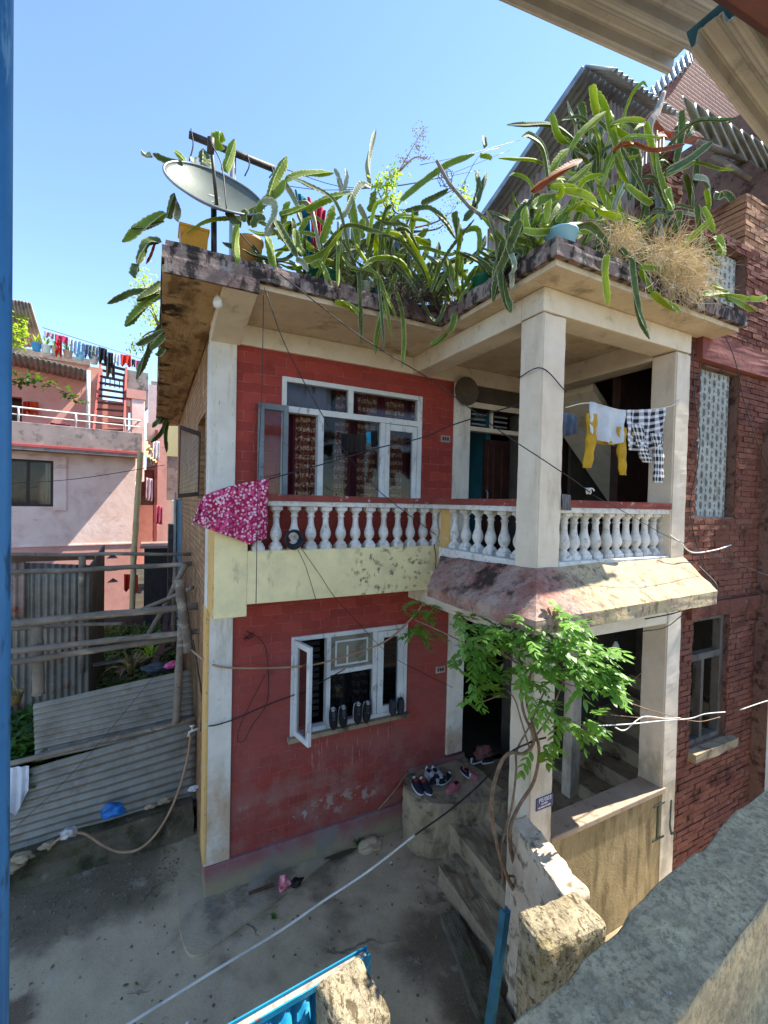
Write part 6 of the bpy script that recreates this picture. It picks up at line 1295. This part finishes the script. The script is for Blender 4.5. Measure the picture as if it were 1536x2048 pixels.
for (u, v, f, sole, up, lb, tl, Ls) in ((827, 1566, (-.12, -1, 0), SW, SN, 'navy shoe with orange collar, nearest the platform corner', SO, .25), (841, 1567, (-.02, -1, 0), SW, SN, 'navy shoe with orange laces, beside the corner shoe', SO, .25), (852, 1547, (.05, -1, 0), SW, SG, 'pale grey trainer behind the navy shoes', SW, .26), (864, 1546, (.1, -1, 0), SW, SG, 'pale grey trainer against the red wall, right of its pair', SW, .26),
        (881, 1553, (-1, -.5, 0), simple('grey_sole', '#6b6b6b', .7), SB, 'black shoe lying sideways right of the grey trainers', SG, .24), (900, 1555, (-1, -.35, 0), SW, SB, 'black and white sandal in the middle of the platform', SW, .22), (926, 1545, (.3, -1, 0), SP, SP, 'dusty pink boot standing behind its pair', SP, .22), (918, 1572, (-1, -.25, 0), SP, SP, 'dusty pink boot lying in front on the platform', SP, .23), (941, 1558, (.1, 1, 0), SW, SB, 'black sandal with white footbed beside the pink boots', SW, .22), (942, 1528, (1, .1, 0), SW, SB, 'black slipper with white tip near the doorway', SW, .22), (962, 1527, (1, -.1, 0), SW, SB, 'white tipped slipper furthest right by the doorway', SW, .2)):
    p = at(u, v, 'z', PZ); shoe(p, f, (0, 0, 1), sole, up, lb, Ls, '#1c1a1c' if tl is not SO else '#b5401f', gp, tl)
crumple('brown_sack', at(968, 1512, 'z', .72)+Vector((0, 0, .05)), (.12, .08, .08), simple('brown_sack', '#6b4440', .9), 'dull reddish sack on the step by the dark doorway', 'sack', 51)
# ---- number plate on the column
def text_mesh(s, size):
    cu = bpy.data.curves.new('t', 'FONT'); cu.body = s; cu.size = size; cu.extrude = .0005; o = bpy.data.objects.new('t', cu); COL.objects.link(o)
    dg = bpy.context.evaluated_depsgraph_get(); me = bpy.data.meshes.new_from_object(o.evaluated_get(dg)); bpy.data.objects.remove(o); bpy.data.curves.remove(cu); return me
a, b = at(1072, 1598, 'y', -2.072), at(1101, 1612, 'y', -2.072)
za, zb_ = a.z, at(1074, 1622, 'y', -2.072).z; x0, x1 = a.x, 2.524
r = thing('number_plate', ((x0+x1)/2, -2.075, zb_), 'small blue number plate with white lettering on the porch column', 'sign'); r['_o'] = tuple(r.location)
MB().box(x0, x1, -2.078, -2.0705, zb_, za).build('plate', simple('plate_blue', '#142a63', .35), r, bevel=.002)
wt = simple('plate_white', '#d5d8dc', .5)
me = text_mesh('PE/003', .034); xs = [v.co.x for v in me.vertices]; k = (x1-x0)*.72/(max(xs)-min(xs))
me.transform(Matrix.Translation((x0+(x1-x0)*.14, -2.0790, zb_+(za-zb_)*.62)) @ Matrix.Rotation(PI/2, 4, 'X') @ Matrix.Diagonal((k, k, 1, 1)) ); me.transform(Matrix.Translation(-r.location)); me.materials.append(wt)
o = bpy.data.objects.new('lettering', me); COL.objects.link(o); o.parent = r
m = MB(); W_ = x1-x0; H_ = za-zb_
for (f0, f1, g) in ((.3, .42, .40), (.45, .66, .42), (.12, .24, .16), (.27, .5, .17), (.54, .62, .18), (.66, .84, .19)): m.box(x0+W_*f0, x0+W_*f1, -2.0795, -2.078, zb_+H_*g, zb_+H_*(g+.09))
m.build('small_print', wt, r)
# dark green painted marks low on the right column
m = MB(); Yp = -2.0745
def stroke(pts, w):
    P = [at(u, v, 'y', Yp) for u, v in pts]
    for p, q in zip(P, P[1:]):
        d = (q-p).normalized(); s_ = Vector((-d.z, 0, d.x))*w; m.extr([p-s_, p+s_, q+s_, q-s_], (0, .003, 0))
stroke([(1318, 1610), (1315, 1678)], .014); stroke([(1308, 1616), (1330, 1604)], .008); stroke([(1305, 1684), (1328, 1672)], .01); stroke([(1343, 1600), (1340, 1650), (1343, 1668), (1352, 1664)], .013)
m.build('painted_mark', simple('green_paint', '#2c3a2c', .7), H)
# round dark tray on the wall beside the upper door
c_ = at(932, 783, 'y', -.09); m = MB(); 
m.lathe([(.0, 0), (.13, 0), (.165, .015), (.172, .03), (.178, .03), (.178, .022), (.168, -.008), (.0, -.012)], (0, 0, 0), 32)
o = m.build('round_tray', plaster('woven_tray', '#5a5046', '#4a4138', [dict(c='#6b6054', s=40, lo=.5, hi=.6, k=.5)]), None, smooth=True); o.rotation_euler = (PI/2, 0, 0); o.location = c_; tag(o, 'round dark woven tray hung on the wall above the door jamb', 'tray')
# coil of black pipe on the balustrade
c_ = at(587, 1079, 'y', -.53); m = MB()
for k in range(4):
    R_ = .082-.006*k; m.tube([c_+Vector((R_*math.cos(a), .01*k-.02+.006*math.sin(a*3+k), R_*1.05*math.sin(a)))+Vector((0, 0, .004*k)) for a in [2*PI*j/28 for j in range(29)]], .012, 8)
tag(m.build('cable_coil', M['black'], None, smooth=True), 'coil of black pipe hung on the second baluster of the balcony', 'coil')
# bulbs
def bulb(c, label, lit=False):
    r = thing('light_bulb', c, label, 'bulb'); r['_o'] = tuple(c)
    MB().lathe([(.012, 0), (.02, -.02), (.036, -.055), (.04, -.085), (.032, -.112), (.01, -.125)], c, 16).build('globe', simple('bulb_white', '#d9d9d4', .3), r, smooth=True)
    MB().lathe([(.014, .05), (.016, .02), (.015, -.002)], c, 12).build('socket', M['black'], r, smooth=True)
bulb(at(436, 592, 'y', -.7)+Vector((0, 0, .02)), 'white bulb under the eave bracket above the white pilaster')
line('bulb_flex', U3([(436, 588, -.7), (438, 560, -.7), (444, 535, -.72)]), .004, 'cable', 'short black flex holding the bulb under the eave', 'cable')
bulb(at(1232, 1282, 'y', -1.2), 'small white bulb hanging in the dark ground floor porch')
line('bulb_flex', [at(1232, 1278, 'y', -1.2), at(1235, 1255, 'y', -1.2)+Vector((0, 0, .3))], .004, 'cable', 'black flex of the bulb in the ground floor porch', 'cable')
# ---- gate, gateposts, garden wall stub
G = thing('metal_gate', (.2, -2.46, 0), 'bright blue corrugated metal gate at the bottom edge', 'gate')
g0, g1 = at(440, 2056, 'z', 1.45), at(733, 1890, 'z', 1.45); d = (g1-g0).normalized(); g0 = g0-d*.6; nn = Vector((d.y, -d.x, 0))
def gbox(m, s0, s1, a0, a1, z0, z1):
    P = lambda s, a_, z: (g0+d*s+nn*a_).to_2d().to_3d()+Vector((0, 0, z)); m.hexa([P(s0, a0, z0), P(s1, a0, z0), P(s1, a1, z0), P(s0, a1, z0), P(s0, a0, z1), P(s1, a0, z1), P(s1, a1, z1), P(s0, a1, z1)])
LG = (g1-g0).length
m = MB(); gbox(m, 0, LG, 0, .055, 1.415, 1.42); gbox(m, 0, LG, 0, .008, 1.42, 1.45); gbox(m, 0, LG, .047, .055, 1.42, 1.445); m.build('top_channel', M['blue_paint'], G)
m = MB(); gbox(m, 0, LG-.02, .009, .046, 1.421, 1.434); m.build('channel_dirt', plaster('dusty_channel', '#a89c90', '#8f8378', [dict(c='#6b6058', s=20, lo=.5, hi=.65, k=.6)]), G)
m = MB(); gbox(m, LG-.05, LG, .0, .05, .1, 1.414); m.build('stile', M['blue_paint'], G)
m = MB(); m.grid(lambda s, t: (g0+d*(LG-.05)*s+nn*(.04+.014*max(-.7, min(.7, math.sin(s*(LG-.05)/.1*2*PI)))))*1.0 + Vector((0, 0, 1.41-1.3*t-(g0+d*(LG-.05)*s).z)), 140, 2); m.build('sheet', M['blue_paint'], G, smooth=True, solid=.003)
def post(name, x0, x1, y0, y1, h, mat, label, seed, rot=0, cuts=5, amt=.014):
    m = MB().box(x0, x1, y0, y1, -.02, h)
    bmesh.ops.bevel(m.bm, geom=m.bm.edges[:], offset=.05, segments=3, profile=.6, affect='EDGES')
    m.rough(cuts-2, amt, 8, seed); c = Vector(((x0+x1)/2, (y0+y1)/2, 0)); bmesh.ops.rotate(m.bm, verts=m.bm.verts[:], cent=c, matrix=Matrix.Rotation(rot, 3, 'Z'))
    o = m.build(name, mat, None, smooth=True); tag(o, label, 'gatepost'); return o
post('gate_post', .30, .575, -2.85, -2.515, 1.5, M['lime_post'], 'sunlit concrete gatepost behind the bright blue gate', 3, math.radians(8))
post('gate_post', 1.54, 2.03, -2.95, -2.69, 1.47, M['lime_post'], 'broad weathered lime crusted gatepost in front of the porch column', 5, math.radians(-6), cuts=6, amt=.013)
m = MB().hexa([(1.93, -2.75, -.02), (2.12, -2.75, -.02), (2.2, -2.08, -.02), (2.06, -2.08, -.02), (1.93, -2.75, 1.44), (2.12, -2.75, 1.44), (2.22, -2.08, 1.5), (2.06, -2.08, 1.5)]); m.rough(5, .02, 8, 8)
tag(m.build('wall_stub', plaster('stub_lime', '#cfbca4', '#b39f88', [dict(c='#5a4f3e', s=9, d=9, lo=.52, hi=.64, k=.8)], bump=((16, 1, .02), (70, .7, .006))), None, smooth=True), 'short crumbling wall joining the broad gatepost to the porch column', 'wall')
pa, pb = at(1016, 1824, 'y', -2.6), at(984, 2060, 'y', -2.6)
m = MB(); dd = (pb-pa).normalized(); sx = Vector((1, 0, 0))
for (a0, a1, b0, b1) in ((-.025, .022, -.003, .003), (-.025, -.019, .003, .045), (.016, .022, .003, .045)):
    m.hexa([pa+Vector((a0, b0, 0)), pa+Vector((a1, b0, 0)), pa+Vector((a1, b1, 0)), pa+Vector((a0, b1, 0)), pb+Vector((a0, b0, 0)), pb+Vector((a1, b0, 0)), pb+Vector((a1, b1, 0)), pb+Vector((a0, b1, 0))])
tag(m.build('steel_channel', simple('teal_gate_paint', '#2a6074', .5, var='#1f4a5a', s=6)), 'upright teal metal channel beside the broad gatepost', 'channel')
# ---- climbing vine
r = thing('climbing_vine', (2.2, -2.2, .3), 'leafy climbing vine with twisted stems growing up the porch column', 'vine'); r['_o'] = tuple(r.location)
VS = [([(1036, 1795), (1010, 1742), (986, 1650), (984, 1590), (1000, 1530), (1020, 1506), (1048, 1506), (1068, 1478), (1046, 1420), (1040, 1350), (1030, 1300)], .017),
      ([(1006, 1768), (1004, 1690), (1024, 1610), (1032, 1545), (1034, 1500), (1060, 1450), (1090, 1380)], .011), ([(1048, 1800), (1044, 1760), (1026, 1720), (1020, 1660), (1038, 1612), (1068, 1562), (1078, 1500), (1066, 1450), (1052, 1390), (1070, 1320)], .017),
      ([(1040, 1800), (1046, 1740), (1050, 1700)], .014), ([(1010, 1752), (1032, 1756), (1046, 1790)], .01), ([(1060, 1500), (1042, 1440), (1030, 1400), (1014, 1380)], .007), ([(1066, 1480), (1100, 1430), (1130, 1360), (1175, 1320)], .008), ([(1040, 1330), (990, 1300), (940, 1290), (880, 1262), (830, 1240)], .008), ([(1000, 1390), (975, 1400), (960, 1405)], .006), ([(1090, 1340), (1140, 1370), (1200, 1372), (1245, 1375), (1285, 1344)], .005), ([(1080, 1420), (1110, 1430), (1170, 1452)], .006)]
for pts, rd in VS:
    P = spline([at(u, v, 'y', -2.13-.03*(i % 2)-(.1 if v < 1380 and u > 1090 else 0)+(.5*min(1, max(0, (1010-u)/150)) if v < 1420 else 0)) for i, (u, v) in enumerate(pts)], 8)
    MB().tube(P, [rd*(1-.45*i/len(P))*(1+.15*noise.noise(p*12)) for i, p in enumerate(P)], 8).build('vine_stem', M['stem'], r, smooth=True)
R = random.Random(21); m = MB()
def compound(p, d, L):
    d = d.normalized(); sd = d.cross(Vector((0, 0, 1))); sd = sd.normalized() if sd.length > .1 else Vector((1, 0, 0)); e = R.random()**1.3
    for k in range(4):
        t = .3+.22*k; q = p+d*L*t+Vector((0, 0, -L*.25*t*t))
        for s_ in (-1, 1):
            if k == 3 and s_ == 1: dirn = d
            else: dirn = d*.65+sd*s_*.75
            dirn = dirn+Vector((0, 0, -.3+R.gauss(0, .15))); blade(m, q, dirn, L*R.uniform(.38, .5), L*.2, .12, min(1, max(0, e*.85+R.random()*.25-.05)), 4)
    m.tube([p, p+d*L*.5+Vector((0, 0, -L*.09)), p+d*L+Vector((0, 0, -L*.35))], .0018, 3, False, .5)
for (u, v, su_, sv_, n_, yy, ys) in ((985, 1258, 60, 26, 34, -1.9, .2), (945, 1310, 38, 40, 26, -1.75, .2), (1040, 1268, 60, 34, 34, -2.2, .12), (1105, 1285, 55, 34, 26, -2.42, .12), (1155, 1325, 45, 28, 24, -2.5, .12), (1195, 1358, 36, 16, 17, -2.55, .1), (1190, 1302, 30, 14, 10, -2.55, .1), (1060, 1340, 40, 34, 20, -2.25, .1), (965, 1375, 32, 16, 11, -1.9, .15), (1090, 1405, 28, 18, 5, -2.3, .1), (1130, 1440, 30, 12, 6, -2.35, .1), (1165, 1440, 20, 8, 4, -2.4, .08), (1082, 1500, 14, 14, 3, -2.2, .06), (850, 1215, 32, 16, 13, -.75, .15), (843, 1256, 24, 12, 9, -.7, .12), (1135, 1250, 30, 16, 10, -2.55, .08), (920, 1225, 30, 14, 7, -1.3, .2)):
    for _ in range(int(n_*1.7)):
        p = at(R.gauss(u, su_*.55), R.gauss(v, sv_*.55), 'y', yy+R.gauss(0, ys*.6)); compound(p, Vector((R.gauss(.15, .8), R.gauss(-.5, .6), R.gauss(-.05, .35))), R.uniform(.075, .19))
m.build('foliage', M['leaf'], r, fix=False)
# ---- cables and lines
CB = 'cable'
line('black_cable', U3([(1133, 783, -2.08), (1040, 808, -1.75), (905, 850, -1.2), (845, 875, -.95), (760, 895, -.75), (640, 930, -.62), (538, 958, -.58)]), .006, CB, 'black double cable from the front column down to the floral cloth')
line('black_cable', [at(1036, 756, 'x', 2.255), at(1083, 736, 'y', -2.085), at(1130, 781, 'y', -2.085)], .005, CB, 'black cable wrapped round the upper part of the front column')
line('thin_wire', U3([(529, 575, -.95), (575, 700, -.9), (660, 856, -.8), (707, 925, -.72), (767, 990, -.62), (872, 1070, -.56)]), .0045, CB, 'thin black wire slanting down across the upper window')
line('thin_wire', U3([(560, 548, -.96), (720, 672, -1.2), (870, 765, -1.5), (1000, 862, -1.9), (1090, 922, -2.12), (1150, 962, -2.2), (1180, 985, -2.25)]), .0045, CB, 'long thin wire slanting from the roof edge past the front column')
c_ = at(1184, 982, 'y', -2.25); tag(MB().tube([c_+Vector((.025*math.cos(a)*(1-a/30), .004*a, .022*math.sin(a))) for a in [j*.5 for j in range(30)]], .006, 6).build('wire_curl', M['white_cable'], None, smooth=True), 'small pale coil at the end of the long slanting wire', 'coil')
line('thin_wire', U3([(1186, 990, -2.25), (1260, 1030, -2.3), (1340, 1075, -2.35), (1430, 1110, -2.3), (1545, 1155, -2.3)]), .003, CB, 'faint wire running right from the pale coil to the brick wall')
line('hanging_wire', U3([(527, 590, -.9), (524, 760, -.8), (516, 960, -.65), (512, 1210, -.6)]), .0035, CB, 'thin vertical wire hanging from the roof edge past the floral cloth')
line('tan_cable', U3([(383, 1300, .4), (420, 1327, .0), (470, 1336, -.08), (600, 1333, -.14), (680, 1316, -.2), (770, 1283, -.28), (825, 1235, -.38), (848, 1205, -.46)]), .011, 'hose', 'tan cable bundle swinging across the lower window to the vine')
line('black_cable', U3([(402, 1445, .3), (420, 1452, -.05), (465, 1440, -.05), (530, 1412, -.05), (600, 1385, -.06), (650, 1360, -.15), (690, 1338, -.2)]), .006, CB, 'black cable crossing the white pilaster towards the lower window')
line('thin_wire', U3([(596, 1100, -.52), (612, 1135, -.52), (632, 1200, -.5)]), .003, CB, 'thin wire hanging from the black coil over the yellow parapet')
line('thin_wire', U3([(605, 1100, -.52), (640, 1150, -.52), (668, 1192, -.5), (720, 1250, -.2), (780, 1310, -.1), (850, 1348, -.05), (905, 1375, -.04)]), .003, CB, 'thin wire from the coil slanting across the lower red wall')
line('looped_wire', U3([(492, 1262, -.04), (520, 1278, -.05), (534, 1310, -.05), (535, 1400, -.04), (505, 1450, -.04), (488, 1482, -.04), (475, 1478, -.04), (485, 1440, -.04), (530, 1350, -.04)]), .004, CB, 'loop of dark wire hanging on the lower red wall')
R = random.Random(4); m = MB(); cc = at(497, 1268, 'y', -.045)
for k in range(5):
    m.tube([cc+Vector((R.uniform(-.06, .06), R.uniform(-.01, .005), R.uniform(-.07, .03))) for _ in range(5)], .003, 5)
tag(m.build('wire_tangle', M['cable'], None), 'tangle of dark wire at a nail on the lower red wall', 'wire')
line('black_cable', U3([(868, 1088, -.52), (872, 1120, -.54), (868, 1160, -.56), (861, 1200, -.5)]), .006, CB, 'black cable dropping from the balcony end over the awning edge')
line('black_cable', U3([(1290, 1238, -2.3), (1350, 1226, -2.35), (1380, 1212, -2.4), (1420, 1192, -2.4), (1433, 1170, -2.4), (1395, 1130, -2.2)]), .006, CB, 'black cable drooping under the right end of the awning')
line('thin_wire', U3([(1284, 1263, -2.3), (1330, 1255, -2.35), (1362, 1232, -2.4), (1385, 1210, -2.4)]), .004, CB, 'thin black wire in front of the lower right column')
line('pale_cable', U3([(1340, 1070, -2.1), (1360, 1085, -2.15), (1385, 1105, -2.15), (1430, 1100, -2.15), (1462, 1090, -2.1)]), .007, 'white_cable', 'pale cable stub looping on the sunlit brick beside the porch')
line('black_cable', U3([(1440, 650, -2.2), (1470, 720, -2.15), (1490, 810, -2.15), (1520, 900, -2.15), (1545, 960, -2.15)]), .004, CB, 'thin cable slanting across the upper brick wall and screen')
line('black_cable', U3([(1385, 690, -2.12), (1390, 800, -2.1), (1400, 870, -2.1), (1395, 930, -2.1), (1380, 1020, -2.1), (1400, 1110, -2.12), (1432, 1185, -2.3)]), .004, CB, 'thin cable hanging down between porch column and pierced screen')
line('pale_twine', U3([(1190, 1452, -2.5), (1260, 1448, -2.5), (1320, 1442, -2.55), (1380, 1437, -2.6), (1410, 1428, -2.65), (1450, 1424, -2.7)]), .005, 'white_cable', 'pale twine stretched right from the vine across the porch column', 'twine')
line('pale_twine', U3([(1480, 1420, -2.7), (1530, 1403, -2.75), (1560, 1396, -2.75)]), .005, 'white_cable', 'pale twine end at the right edge above the parapet', 'twine')
line('pale_twine', U3([(1230, 1455, -2.5), (1250, 1460, -2.5), (1285, 1434, -2.5), (1330, 1437, -2.55), (1360, 1436, -2.58)]), .005, 'white_cable', 'pale twine strand curling below the stretched twine', 'twine')
line('dry_twig', U3([(1222, 1430, -2.5), (1290, 1436, -2.5), (1370, 1440, -2.58)]), .003, 'stem', 'thin dry twig lying along the stretched twine', 'twig')
line('dry_twig', U3([(1258, 1405, -2.5), (1300, 1420, -2.5), (1360, 1436, -2.56), (1400, 1443, -2.6), (1440, 1434, -2.62)]), .0035, 'stem', 'thin dry twig slanting into the stretched twine', 'twig')
for k, (pts, lb) in enumerate((([(560, 335, .5), (700, 375, .5), (860, 360, .5), (1020, 300, .6)], 'upper thin sky wire behind the dry bush'), ([(560, 370, .5), (660, 380, .5), (800, 370, .5), (960, 340, .6)], 'lower thin sky wire behind the dry bush'), ([(840, 330, .5), (930, 310, .6), (1040, 280, 1)], 'thin sky wire reaching the tin shed roof'), ([(920, 380, .4), (960, 310, .4), (1000, 296, .6)], 'short sky wire rising to the tin shed'))):
    line('sky_wire', U3(pts), .004, CB, lb, 'wire', 5)
R = random.Random(9); m = MB(); c_ = at(*F5(740, 400), 'y', -.5)
for k in range(5): m.tube([c_+Vector((.09*math.cos(a+k)+R.uniform(-.01, .01), .03*math.sin(a*2), .10*math.sin(a)+R.uniform(-.01, .01))) for a in [j*.42 for j in range(16)]], .0035, 5)
tag(m.build('wire_loops', M['cable'], None, smooth=True), 'loops of loose wire on the bare stick above the roof edge', 'wire')
line('rope', U3([(756, 1620, -.06), (790, 1580, -.06), (814, 1546, -.05)]), .006, 'hose', 'tan cord slanting up the lower red wall to the platform', 'cord')
line('long_wire', [at(20, 1665, 'y', .4), at(160, 1530, 'y', .6), at(310, 1350, 'y', .95)], .003, CB, 'thin wire slanting across both corrugated tin sheets')
line('far_wire', [at(-10, 968, 'y', 5), at(150, 958, 'y', 5), at(330, 930, 'y', 5)], .006, CB, 'thin wire crossing the pink house wall below the slab')
# ---- washing and pots on the pink house
def far_cloth(u0, v0, u1, v1, L, colr, lb, off=.4, grp='washing on the pink house roof line'):
    a, b = P0+EX*Lp(u0, v0, off).x+EY*off+Vector((0, 0, Lp(u0, v0, off).z)), P0+EX*Lp(u1, v1, off).x+EY*off+Vector((0, 0, Lp(u1, v1, off).z))
    cloth_hang('roof_washing', [a, b], lambda s: L*(.85+.15*math.sin(s*9)), simple('far_cloth', colr, .9, trans=.15), lb, 'washing', grp, fold=.03, waves=2, nu=14, nv=8)
for (u0, v0, u1, v1, L, c_, lb) in ((89, 662, 108, 667, .14, '#a8828e', 'mauve towel at the left end of the far roof line'), (110, 668, 136, 674, .22, '#b5325a', 'crimson wrap on the far roof line above the red shawl'), (110, 676, 124, 680, .42, '#c22318', 'long red shawl hanging on the far roof line'), (138, 676, 152, 680, .35, '#b8c4ce', 'pale blue shirt on the far roof line'), (152, 680, 168, 684, .38, '#8fb5d4', 'light blue shirt beside the patterned cloth'), (168, 688, 182, 690, .34, '#5a6680', 'blue patterned cloth on the far roof line'), (182, 690, 196, 693, .32, '#7f8792', 'grey patterned cloth beside the black trousers'),
                                   (197, 693, 214, 698, .42, '#14141a', 'black trousers on the far roof line'), (215, 704, 226, 706, .38, '#24242c', 'second black garment right of the black trousers'), (226, 705, 238, 708, .3, '#c5ccd2', 'white cloth between dark garments on the far line'), (241, 708, 262, 711, .3, '#d1301c', 'bright orange red cloth near the end of the far line'), (263, 718, 270, 719, .2, '#2c2c34', 'dark cap sized cloth at the end of the far line'), (271, 720, 283, 722, .26, '#a0566a', 'pink flowered cloth at the right end of the far line')):
    far_cloth(u0, v0, u1, v1, L, c_, lb)
q = lambda u, v, off: P0+EX*Lp(u, v, off).x+EY*off+Vector((0, 0, Lp(u, v, off).z))
for k, (a, b) in enumerate((((85, 655), (290, 720)), ((85, 690), (290, 738)))):
    line('roof_line', [q(*a, .45), q(*b, .45)], .006, CB, ('upper' if k == 0 else 'lower')+' washing line on the pink house roof', 'line')
far_cloth(212, 713, 230, 716, .55, '#4a4038', 'dark brown trousers in front of the stair top', .6)
o = far_cloth(46, 803, 62, 803, .32, '#b8281c', 'red towel on the pink upper wall', .9, 'cloths drying on the pink upper wall'); far_cloth(60, 803, 77, 804, .32, '#d1501c', 'orange towel next to the red towel on the pink wall', .9, 'cloths drying on the pink upper wall')
far_cloth(100, 845, 140, 850, .12, '#8a2038', 'dark red bundle on the pink balcony kerb', -.3, 'cloths drying on the pink upper wall')
far_cloth(248, 1148, 276, 1150, .42, '#c22a18', 'red cloth hung behind the bamboo mast', -.5, 'cloths hung beside the bamboo mast')
for k, (u0, v0, L, c_, lb) in enumerate(((306, 880, .5, '#d2d2d8', 'white shirt hanging in the lane beside the maroon column'), (296, 905, .3, '#aab4c4', 'pale blue clothes heap on the lane awning'), (292, 955, .6, '#b09aa8', 'long mauve cloth hanging under the lane awning'), (312, 1010, .5, '#a04860', 'crimson patterned cloth low in the lane'), (262, 880, .5, '#4a6ea0', 'blue and white cloth over the balcony end'))):
    a, b = at(u0, v0, 'y', 8.9), at(u0+13, v0+3, 'y', 8.9); cloth_hang('lane_washing', [a, b], lambda s, L=L: L, simple('lane_cloth', c_, .9), lb, 'washing', 'washing along the far lane', fold=.04, waves=2, nu=12, nv=8)
for k, (u, v, colr, lb) in enumerate(((73, 698, '#3a86b5', 'blue pot with a spiky plant on the far canopy'), (92, 702, '#c4c8c4', 'white bowl beside the blue pot on the far roof'), (112, 704, '#b0a894', 'pale pot under the red shawl on the far roof'), (136, 712, '#b09a84', 'clay pot under the crimson wrap'), (160, 716, '#86c0d0', 'light blue pot in the middle of the far roof'), (188, 724, '#c9c4b8', 'cream pot near the far stair head'))):
    c_ = q(u, v+4, .5); rr = thing('flower_pot', c_, lb, 'pot', 'pots on the pink house roof'); rr['_o'] = tuple(c_)
    MB().lathe([(.07, 0), (.1, .16), (.11, .17), (.095, .17)], c_, 14).build('pot', simple('far_pot', colr, .6), rr, smooth=True)
    R = random.Random(k); m = MB()
    for _ in range(16): a_ = R.uniform(0, 6.28); blade(m, c_+Vector((0, 0, .15)), (math.cos(a_), math.sin(a_), R.uniform(.4, 2)), R.uniform(.15, .32), .03, .4, R.random(), 4)
    m.build('foliage', M['lime_leaf' if k < 2 else 'weed'], rr, fix=False)
m = MB(); R = random.Random(5)
for _ in range(420):
    p = q(R.uniform(-10, 56), R.gauss(665, 18), .7+R.gauss(0, .12)); blade(m, p, (R.gauss(0, 1), R.gauss(0, 1), R.gauss(.3, .6)), .1, .05, .2, R.random(), 2)
tag(m.build('yellow_shrub', M['lime_leaf'], None, fix=False), 'yellow green shrub under the sloping roof at the far left', 'shrub')
a1 = [q(u, v, o_) for u, v, o_ in ((-20, 590, .5), (62, 606, .5), (88, 694, 1.6), (-20, 694, 1.6))]
r = thing('roof_canopy', q(30, 640, 1.0), 'sloping grey sheet canopy above the yellow shrub at the far left', 'canopy'); r['_o'] = tuple(r.location)
m = MB(); corr_quad(m, a1, 12, .02); m.build('sheet', M['pink_grey'], r, smooth=True, solid=.01); MB().tube([q(40, 625, .9), q(52, 690, .9)], .03).build('post', M['bamboo'], r)
m = MB(); R = random.Random(6); P = spline([q(u, v, -.1) for u, v in ((20, 760), (60, 758), (100, 770), (140, 790), (170, 800))], 8); m.tube(P, .01, 5)
o1 = thing('creeper', P[0], 'leafy creeper hanging along the pink house canopy', 'plant'); o1['_o'] = tuple(P[0]); m.build('stem', M['stem'], o1); m = MB()
for _ in range(110):
    p = R.choice(P)+Vector((R.gauss(0, .06), R.gauss(0, .05), R.gauss(0, .08))); blade(m, p, (R.gauss(0, 1), R.gauss(0, 1), R.gauss(-.3, .6)), .13, .09, .2, R.random()*.5, 2)
m.build('foliage', M['weed'], o1, fix=False)
# ------------------------------------------------------------------ light
W = bpy.data.worlds.new('World'); SC.world = W; W.use_nodes = True
nt = W.node_tree; bg = nt.nodes['Background']
sky = nt.nodes.new('ShaderNodeTexSky'); sky.sky_type = 'NISHITA'; sky.sun_disc = False
SUN = Vector((1, -.085, 1.4)).normalized()
sky.sun_elevation = math.asin(SUN.z); sky.sun_rotation = math.atan2(SUN.x, SUN.y)
sky.air_density = 1.0; sky.dust_density = 0.0; sky.ozone_density = 3.0; sky.altitude = 1300
nt.links.new(sky.outputs[0], bg.inputs[0]); bg.inputs[1].default_value = .12
ld = bpy.data.lights.new('sun', 'SUN'); ld.energy = 4.2; ld.angle = math.radians(.5); ld.color = (1, .94, .84)
lo = bpy.data.objects.new('sun', ld); COL.objects.link(lo); lo.rotation_euler = SUN.to_track_quat('Z', 'Y').to_euler(); lo.location = (10, 0, 20)
SC.view_settings.view_transform = 'Standard'; SC.view_settings.look = 'None'; SC.view_settings.gamma = 1
SC.view_settings.exposure = 1.85
SC.cycles.max_bounces = 8; SC.cycles.diffuse_bounces = 5; SC.cycles.transparent_max_bounces = 16
for o in bpy.data.objects:
    if '_o' in o: del o['_o']
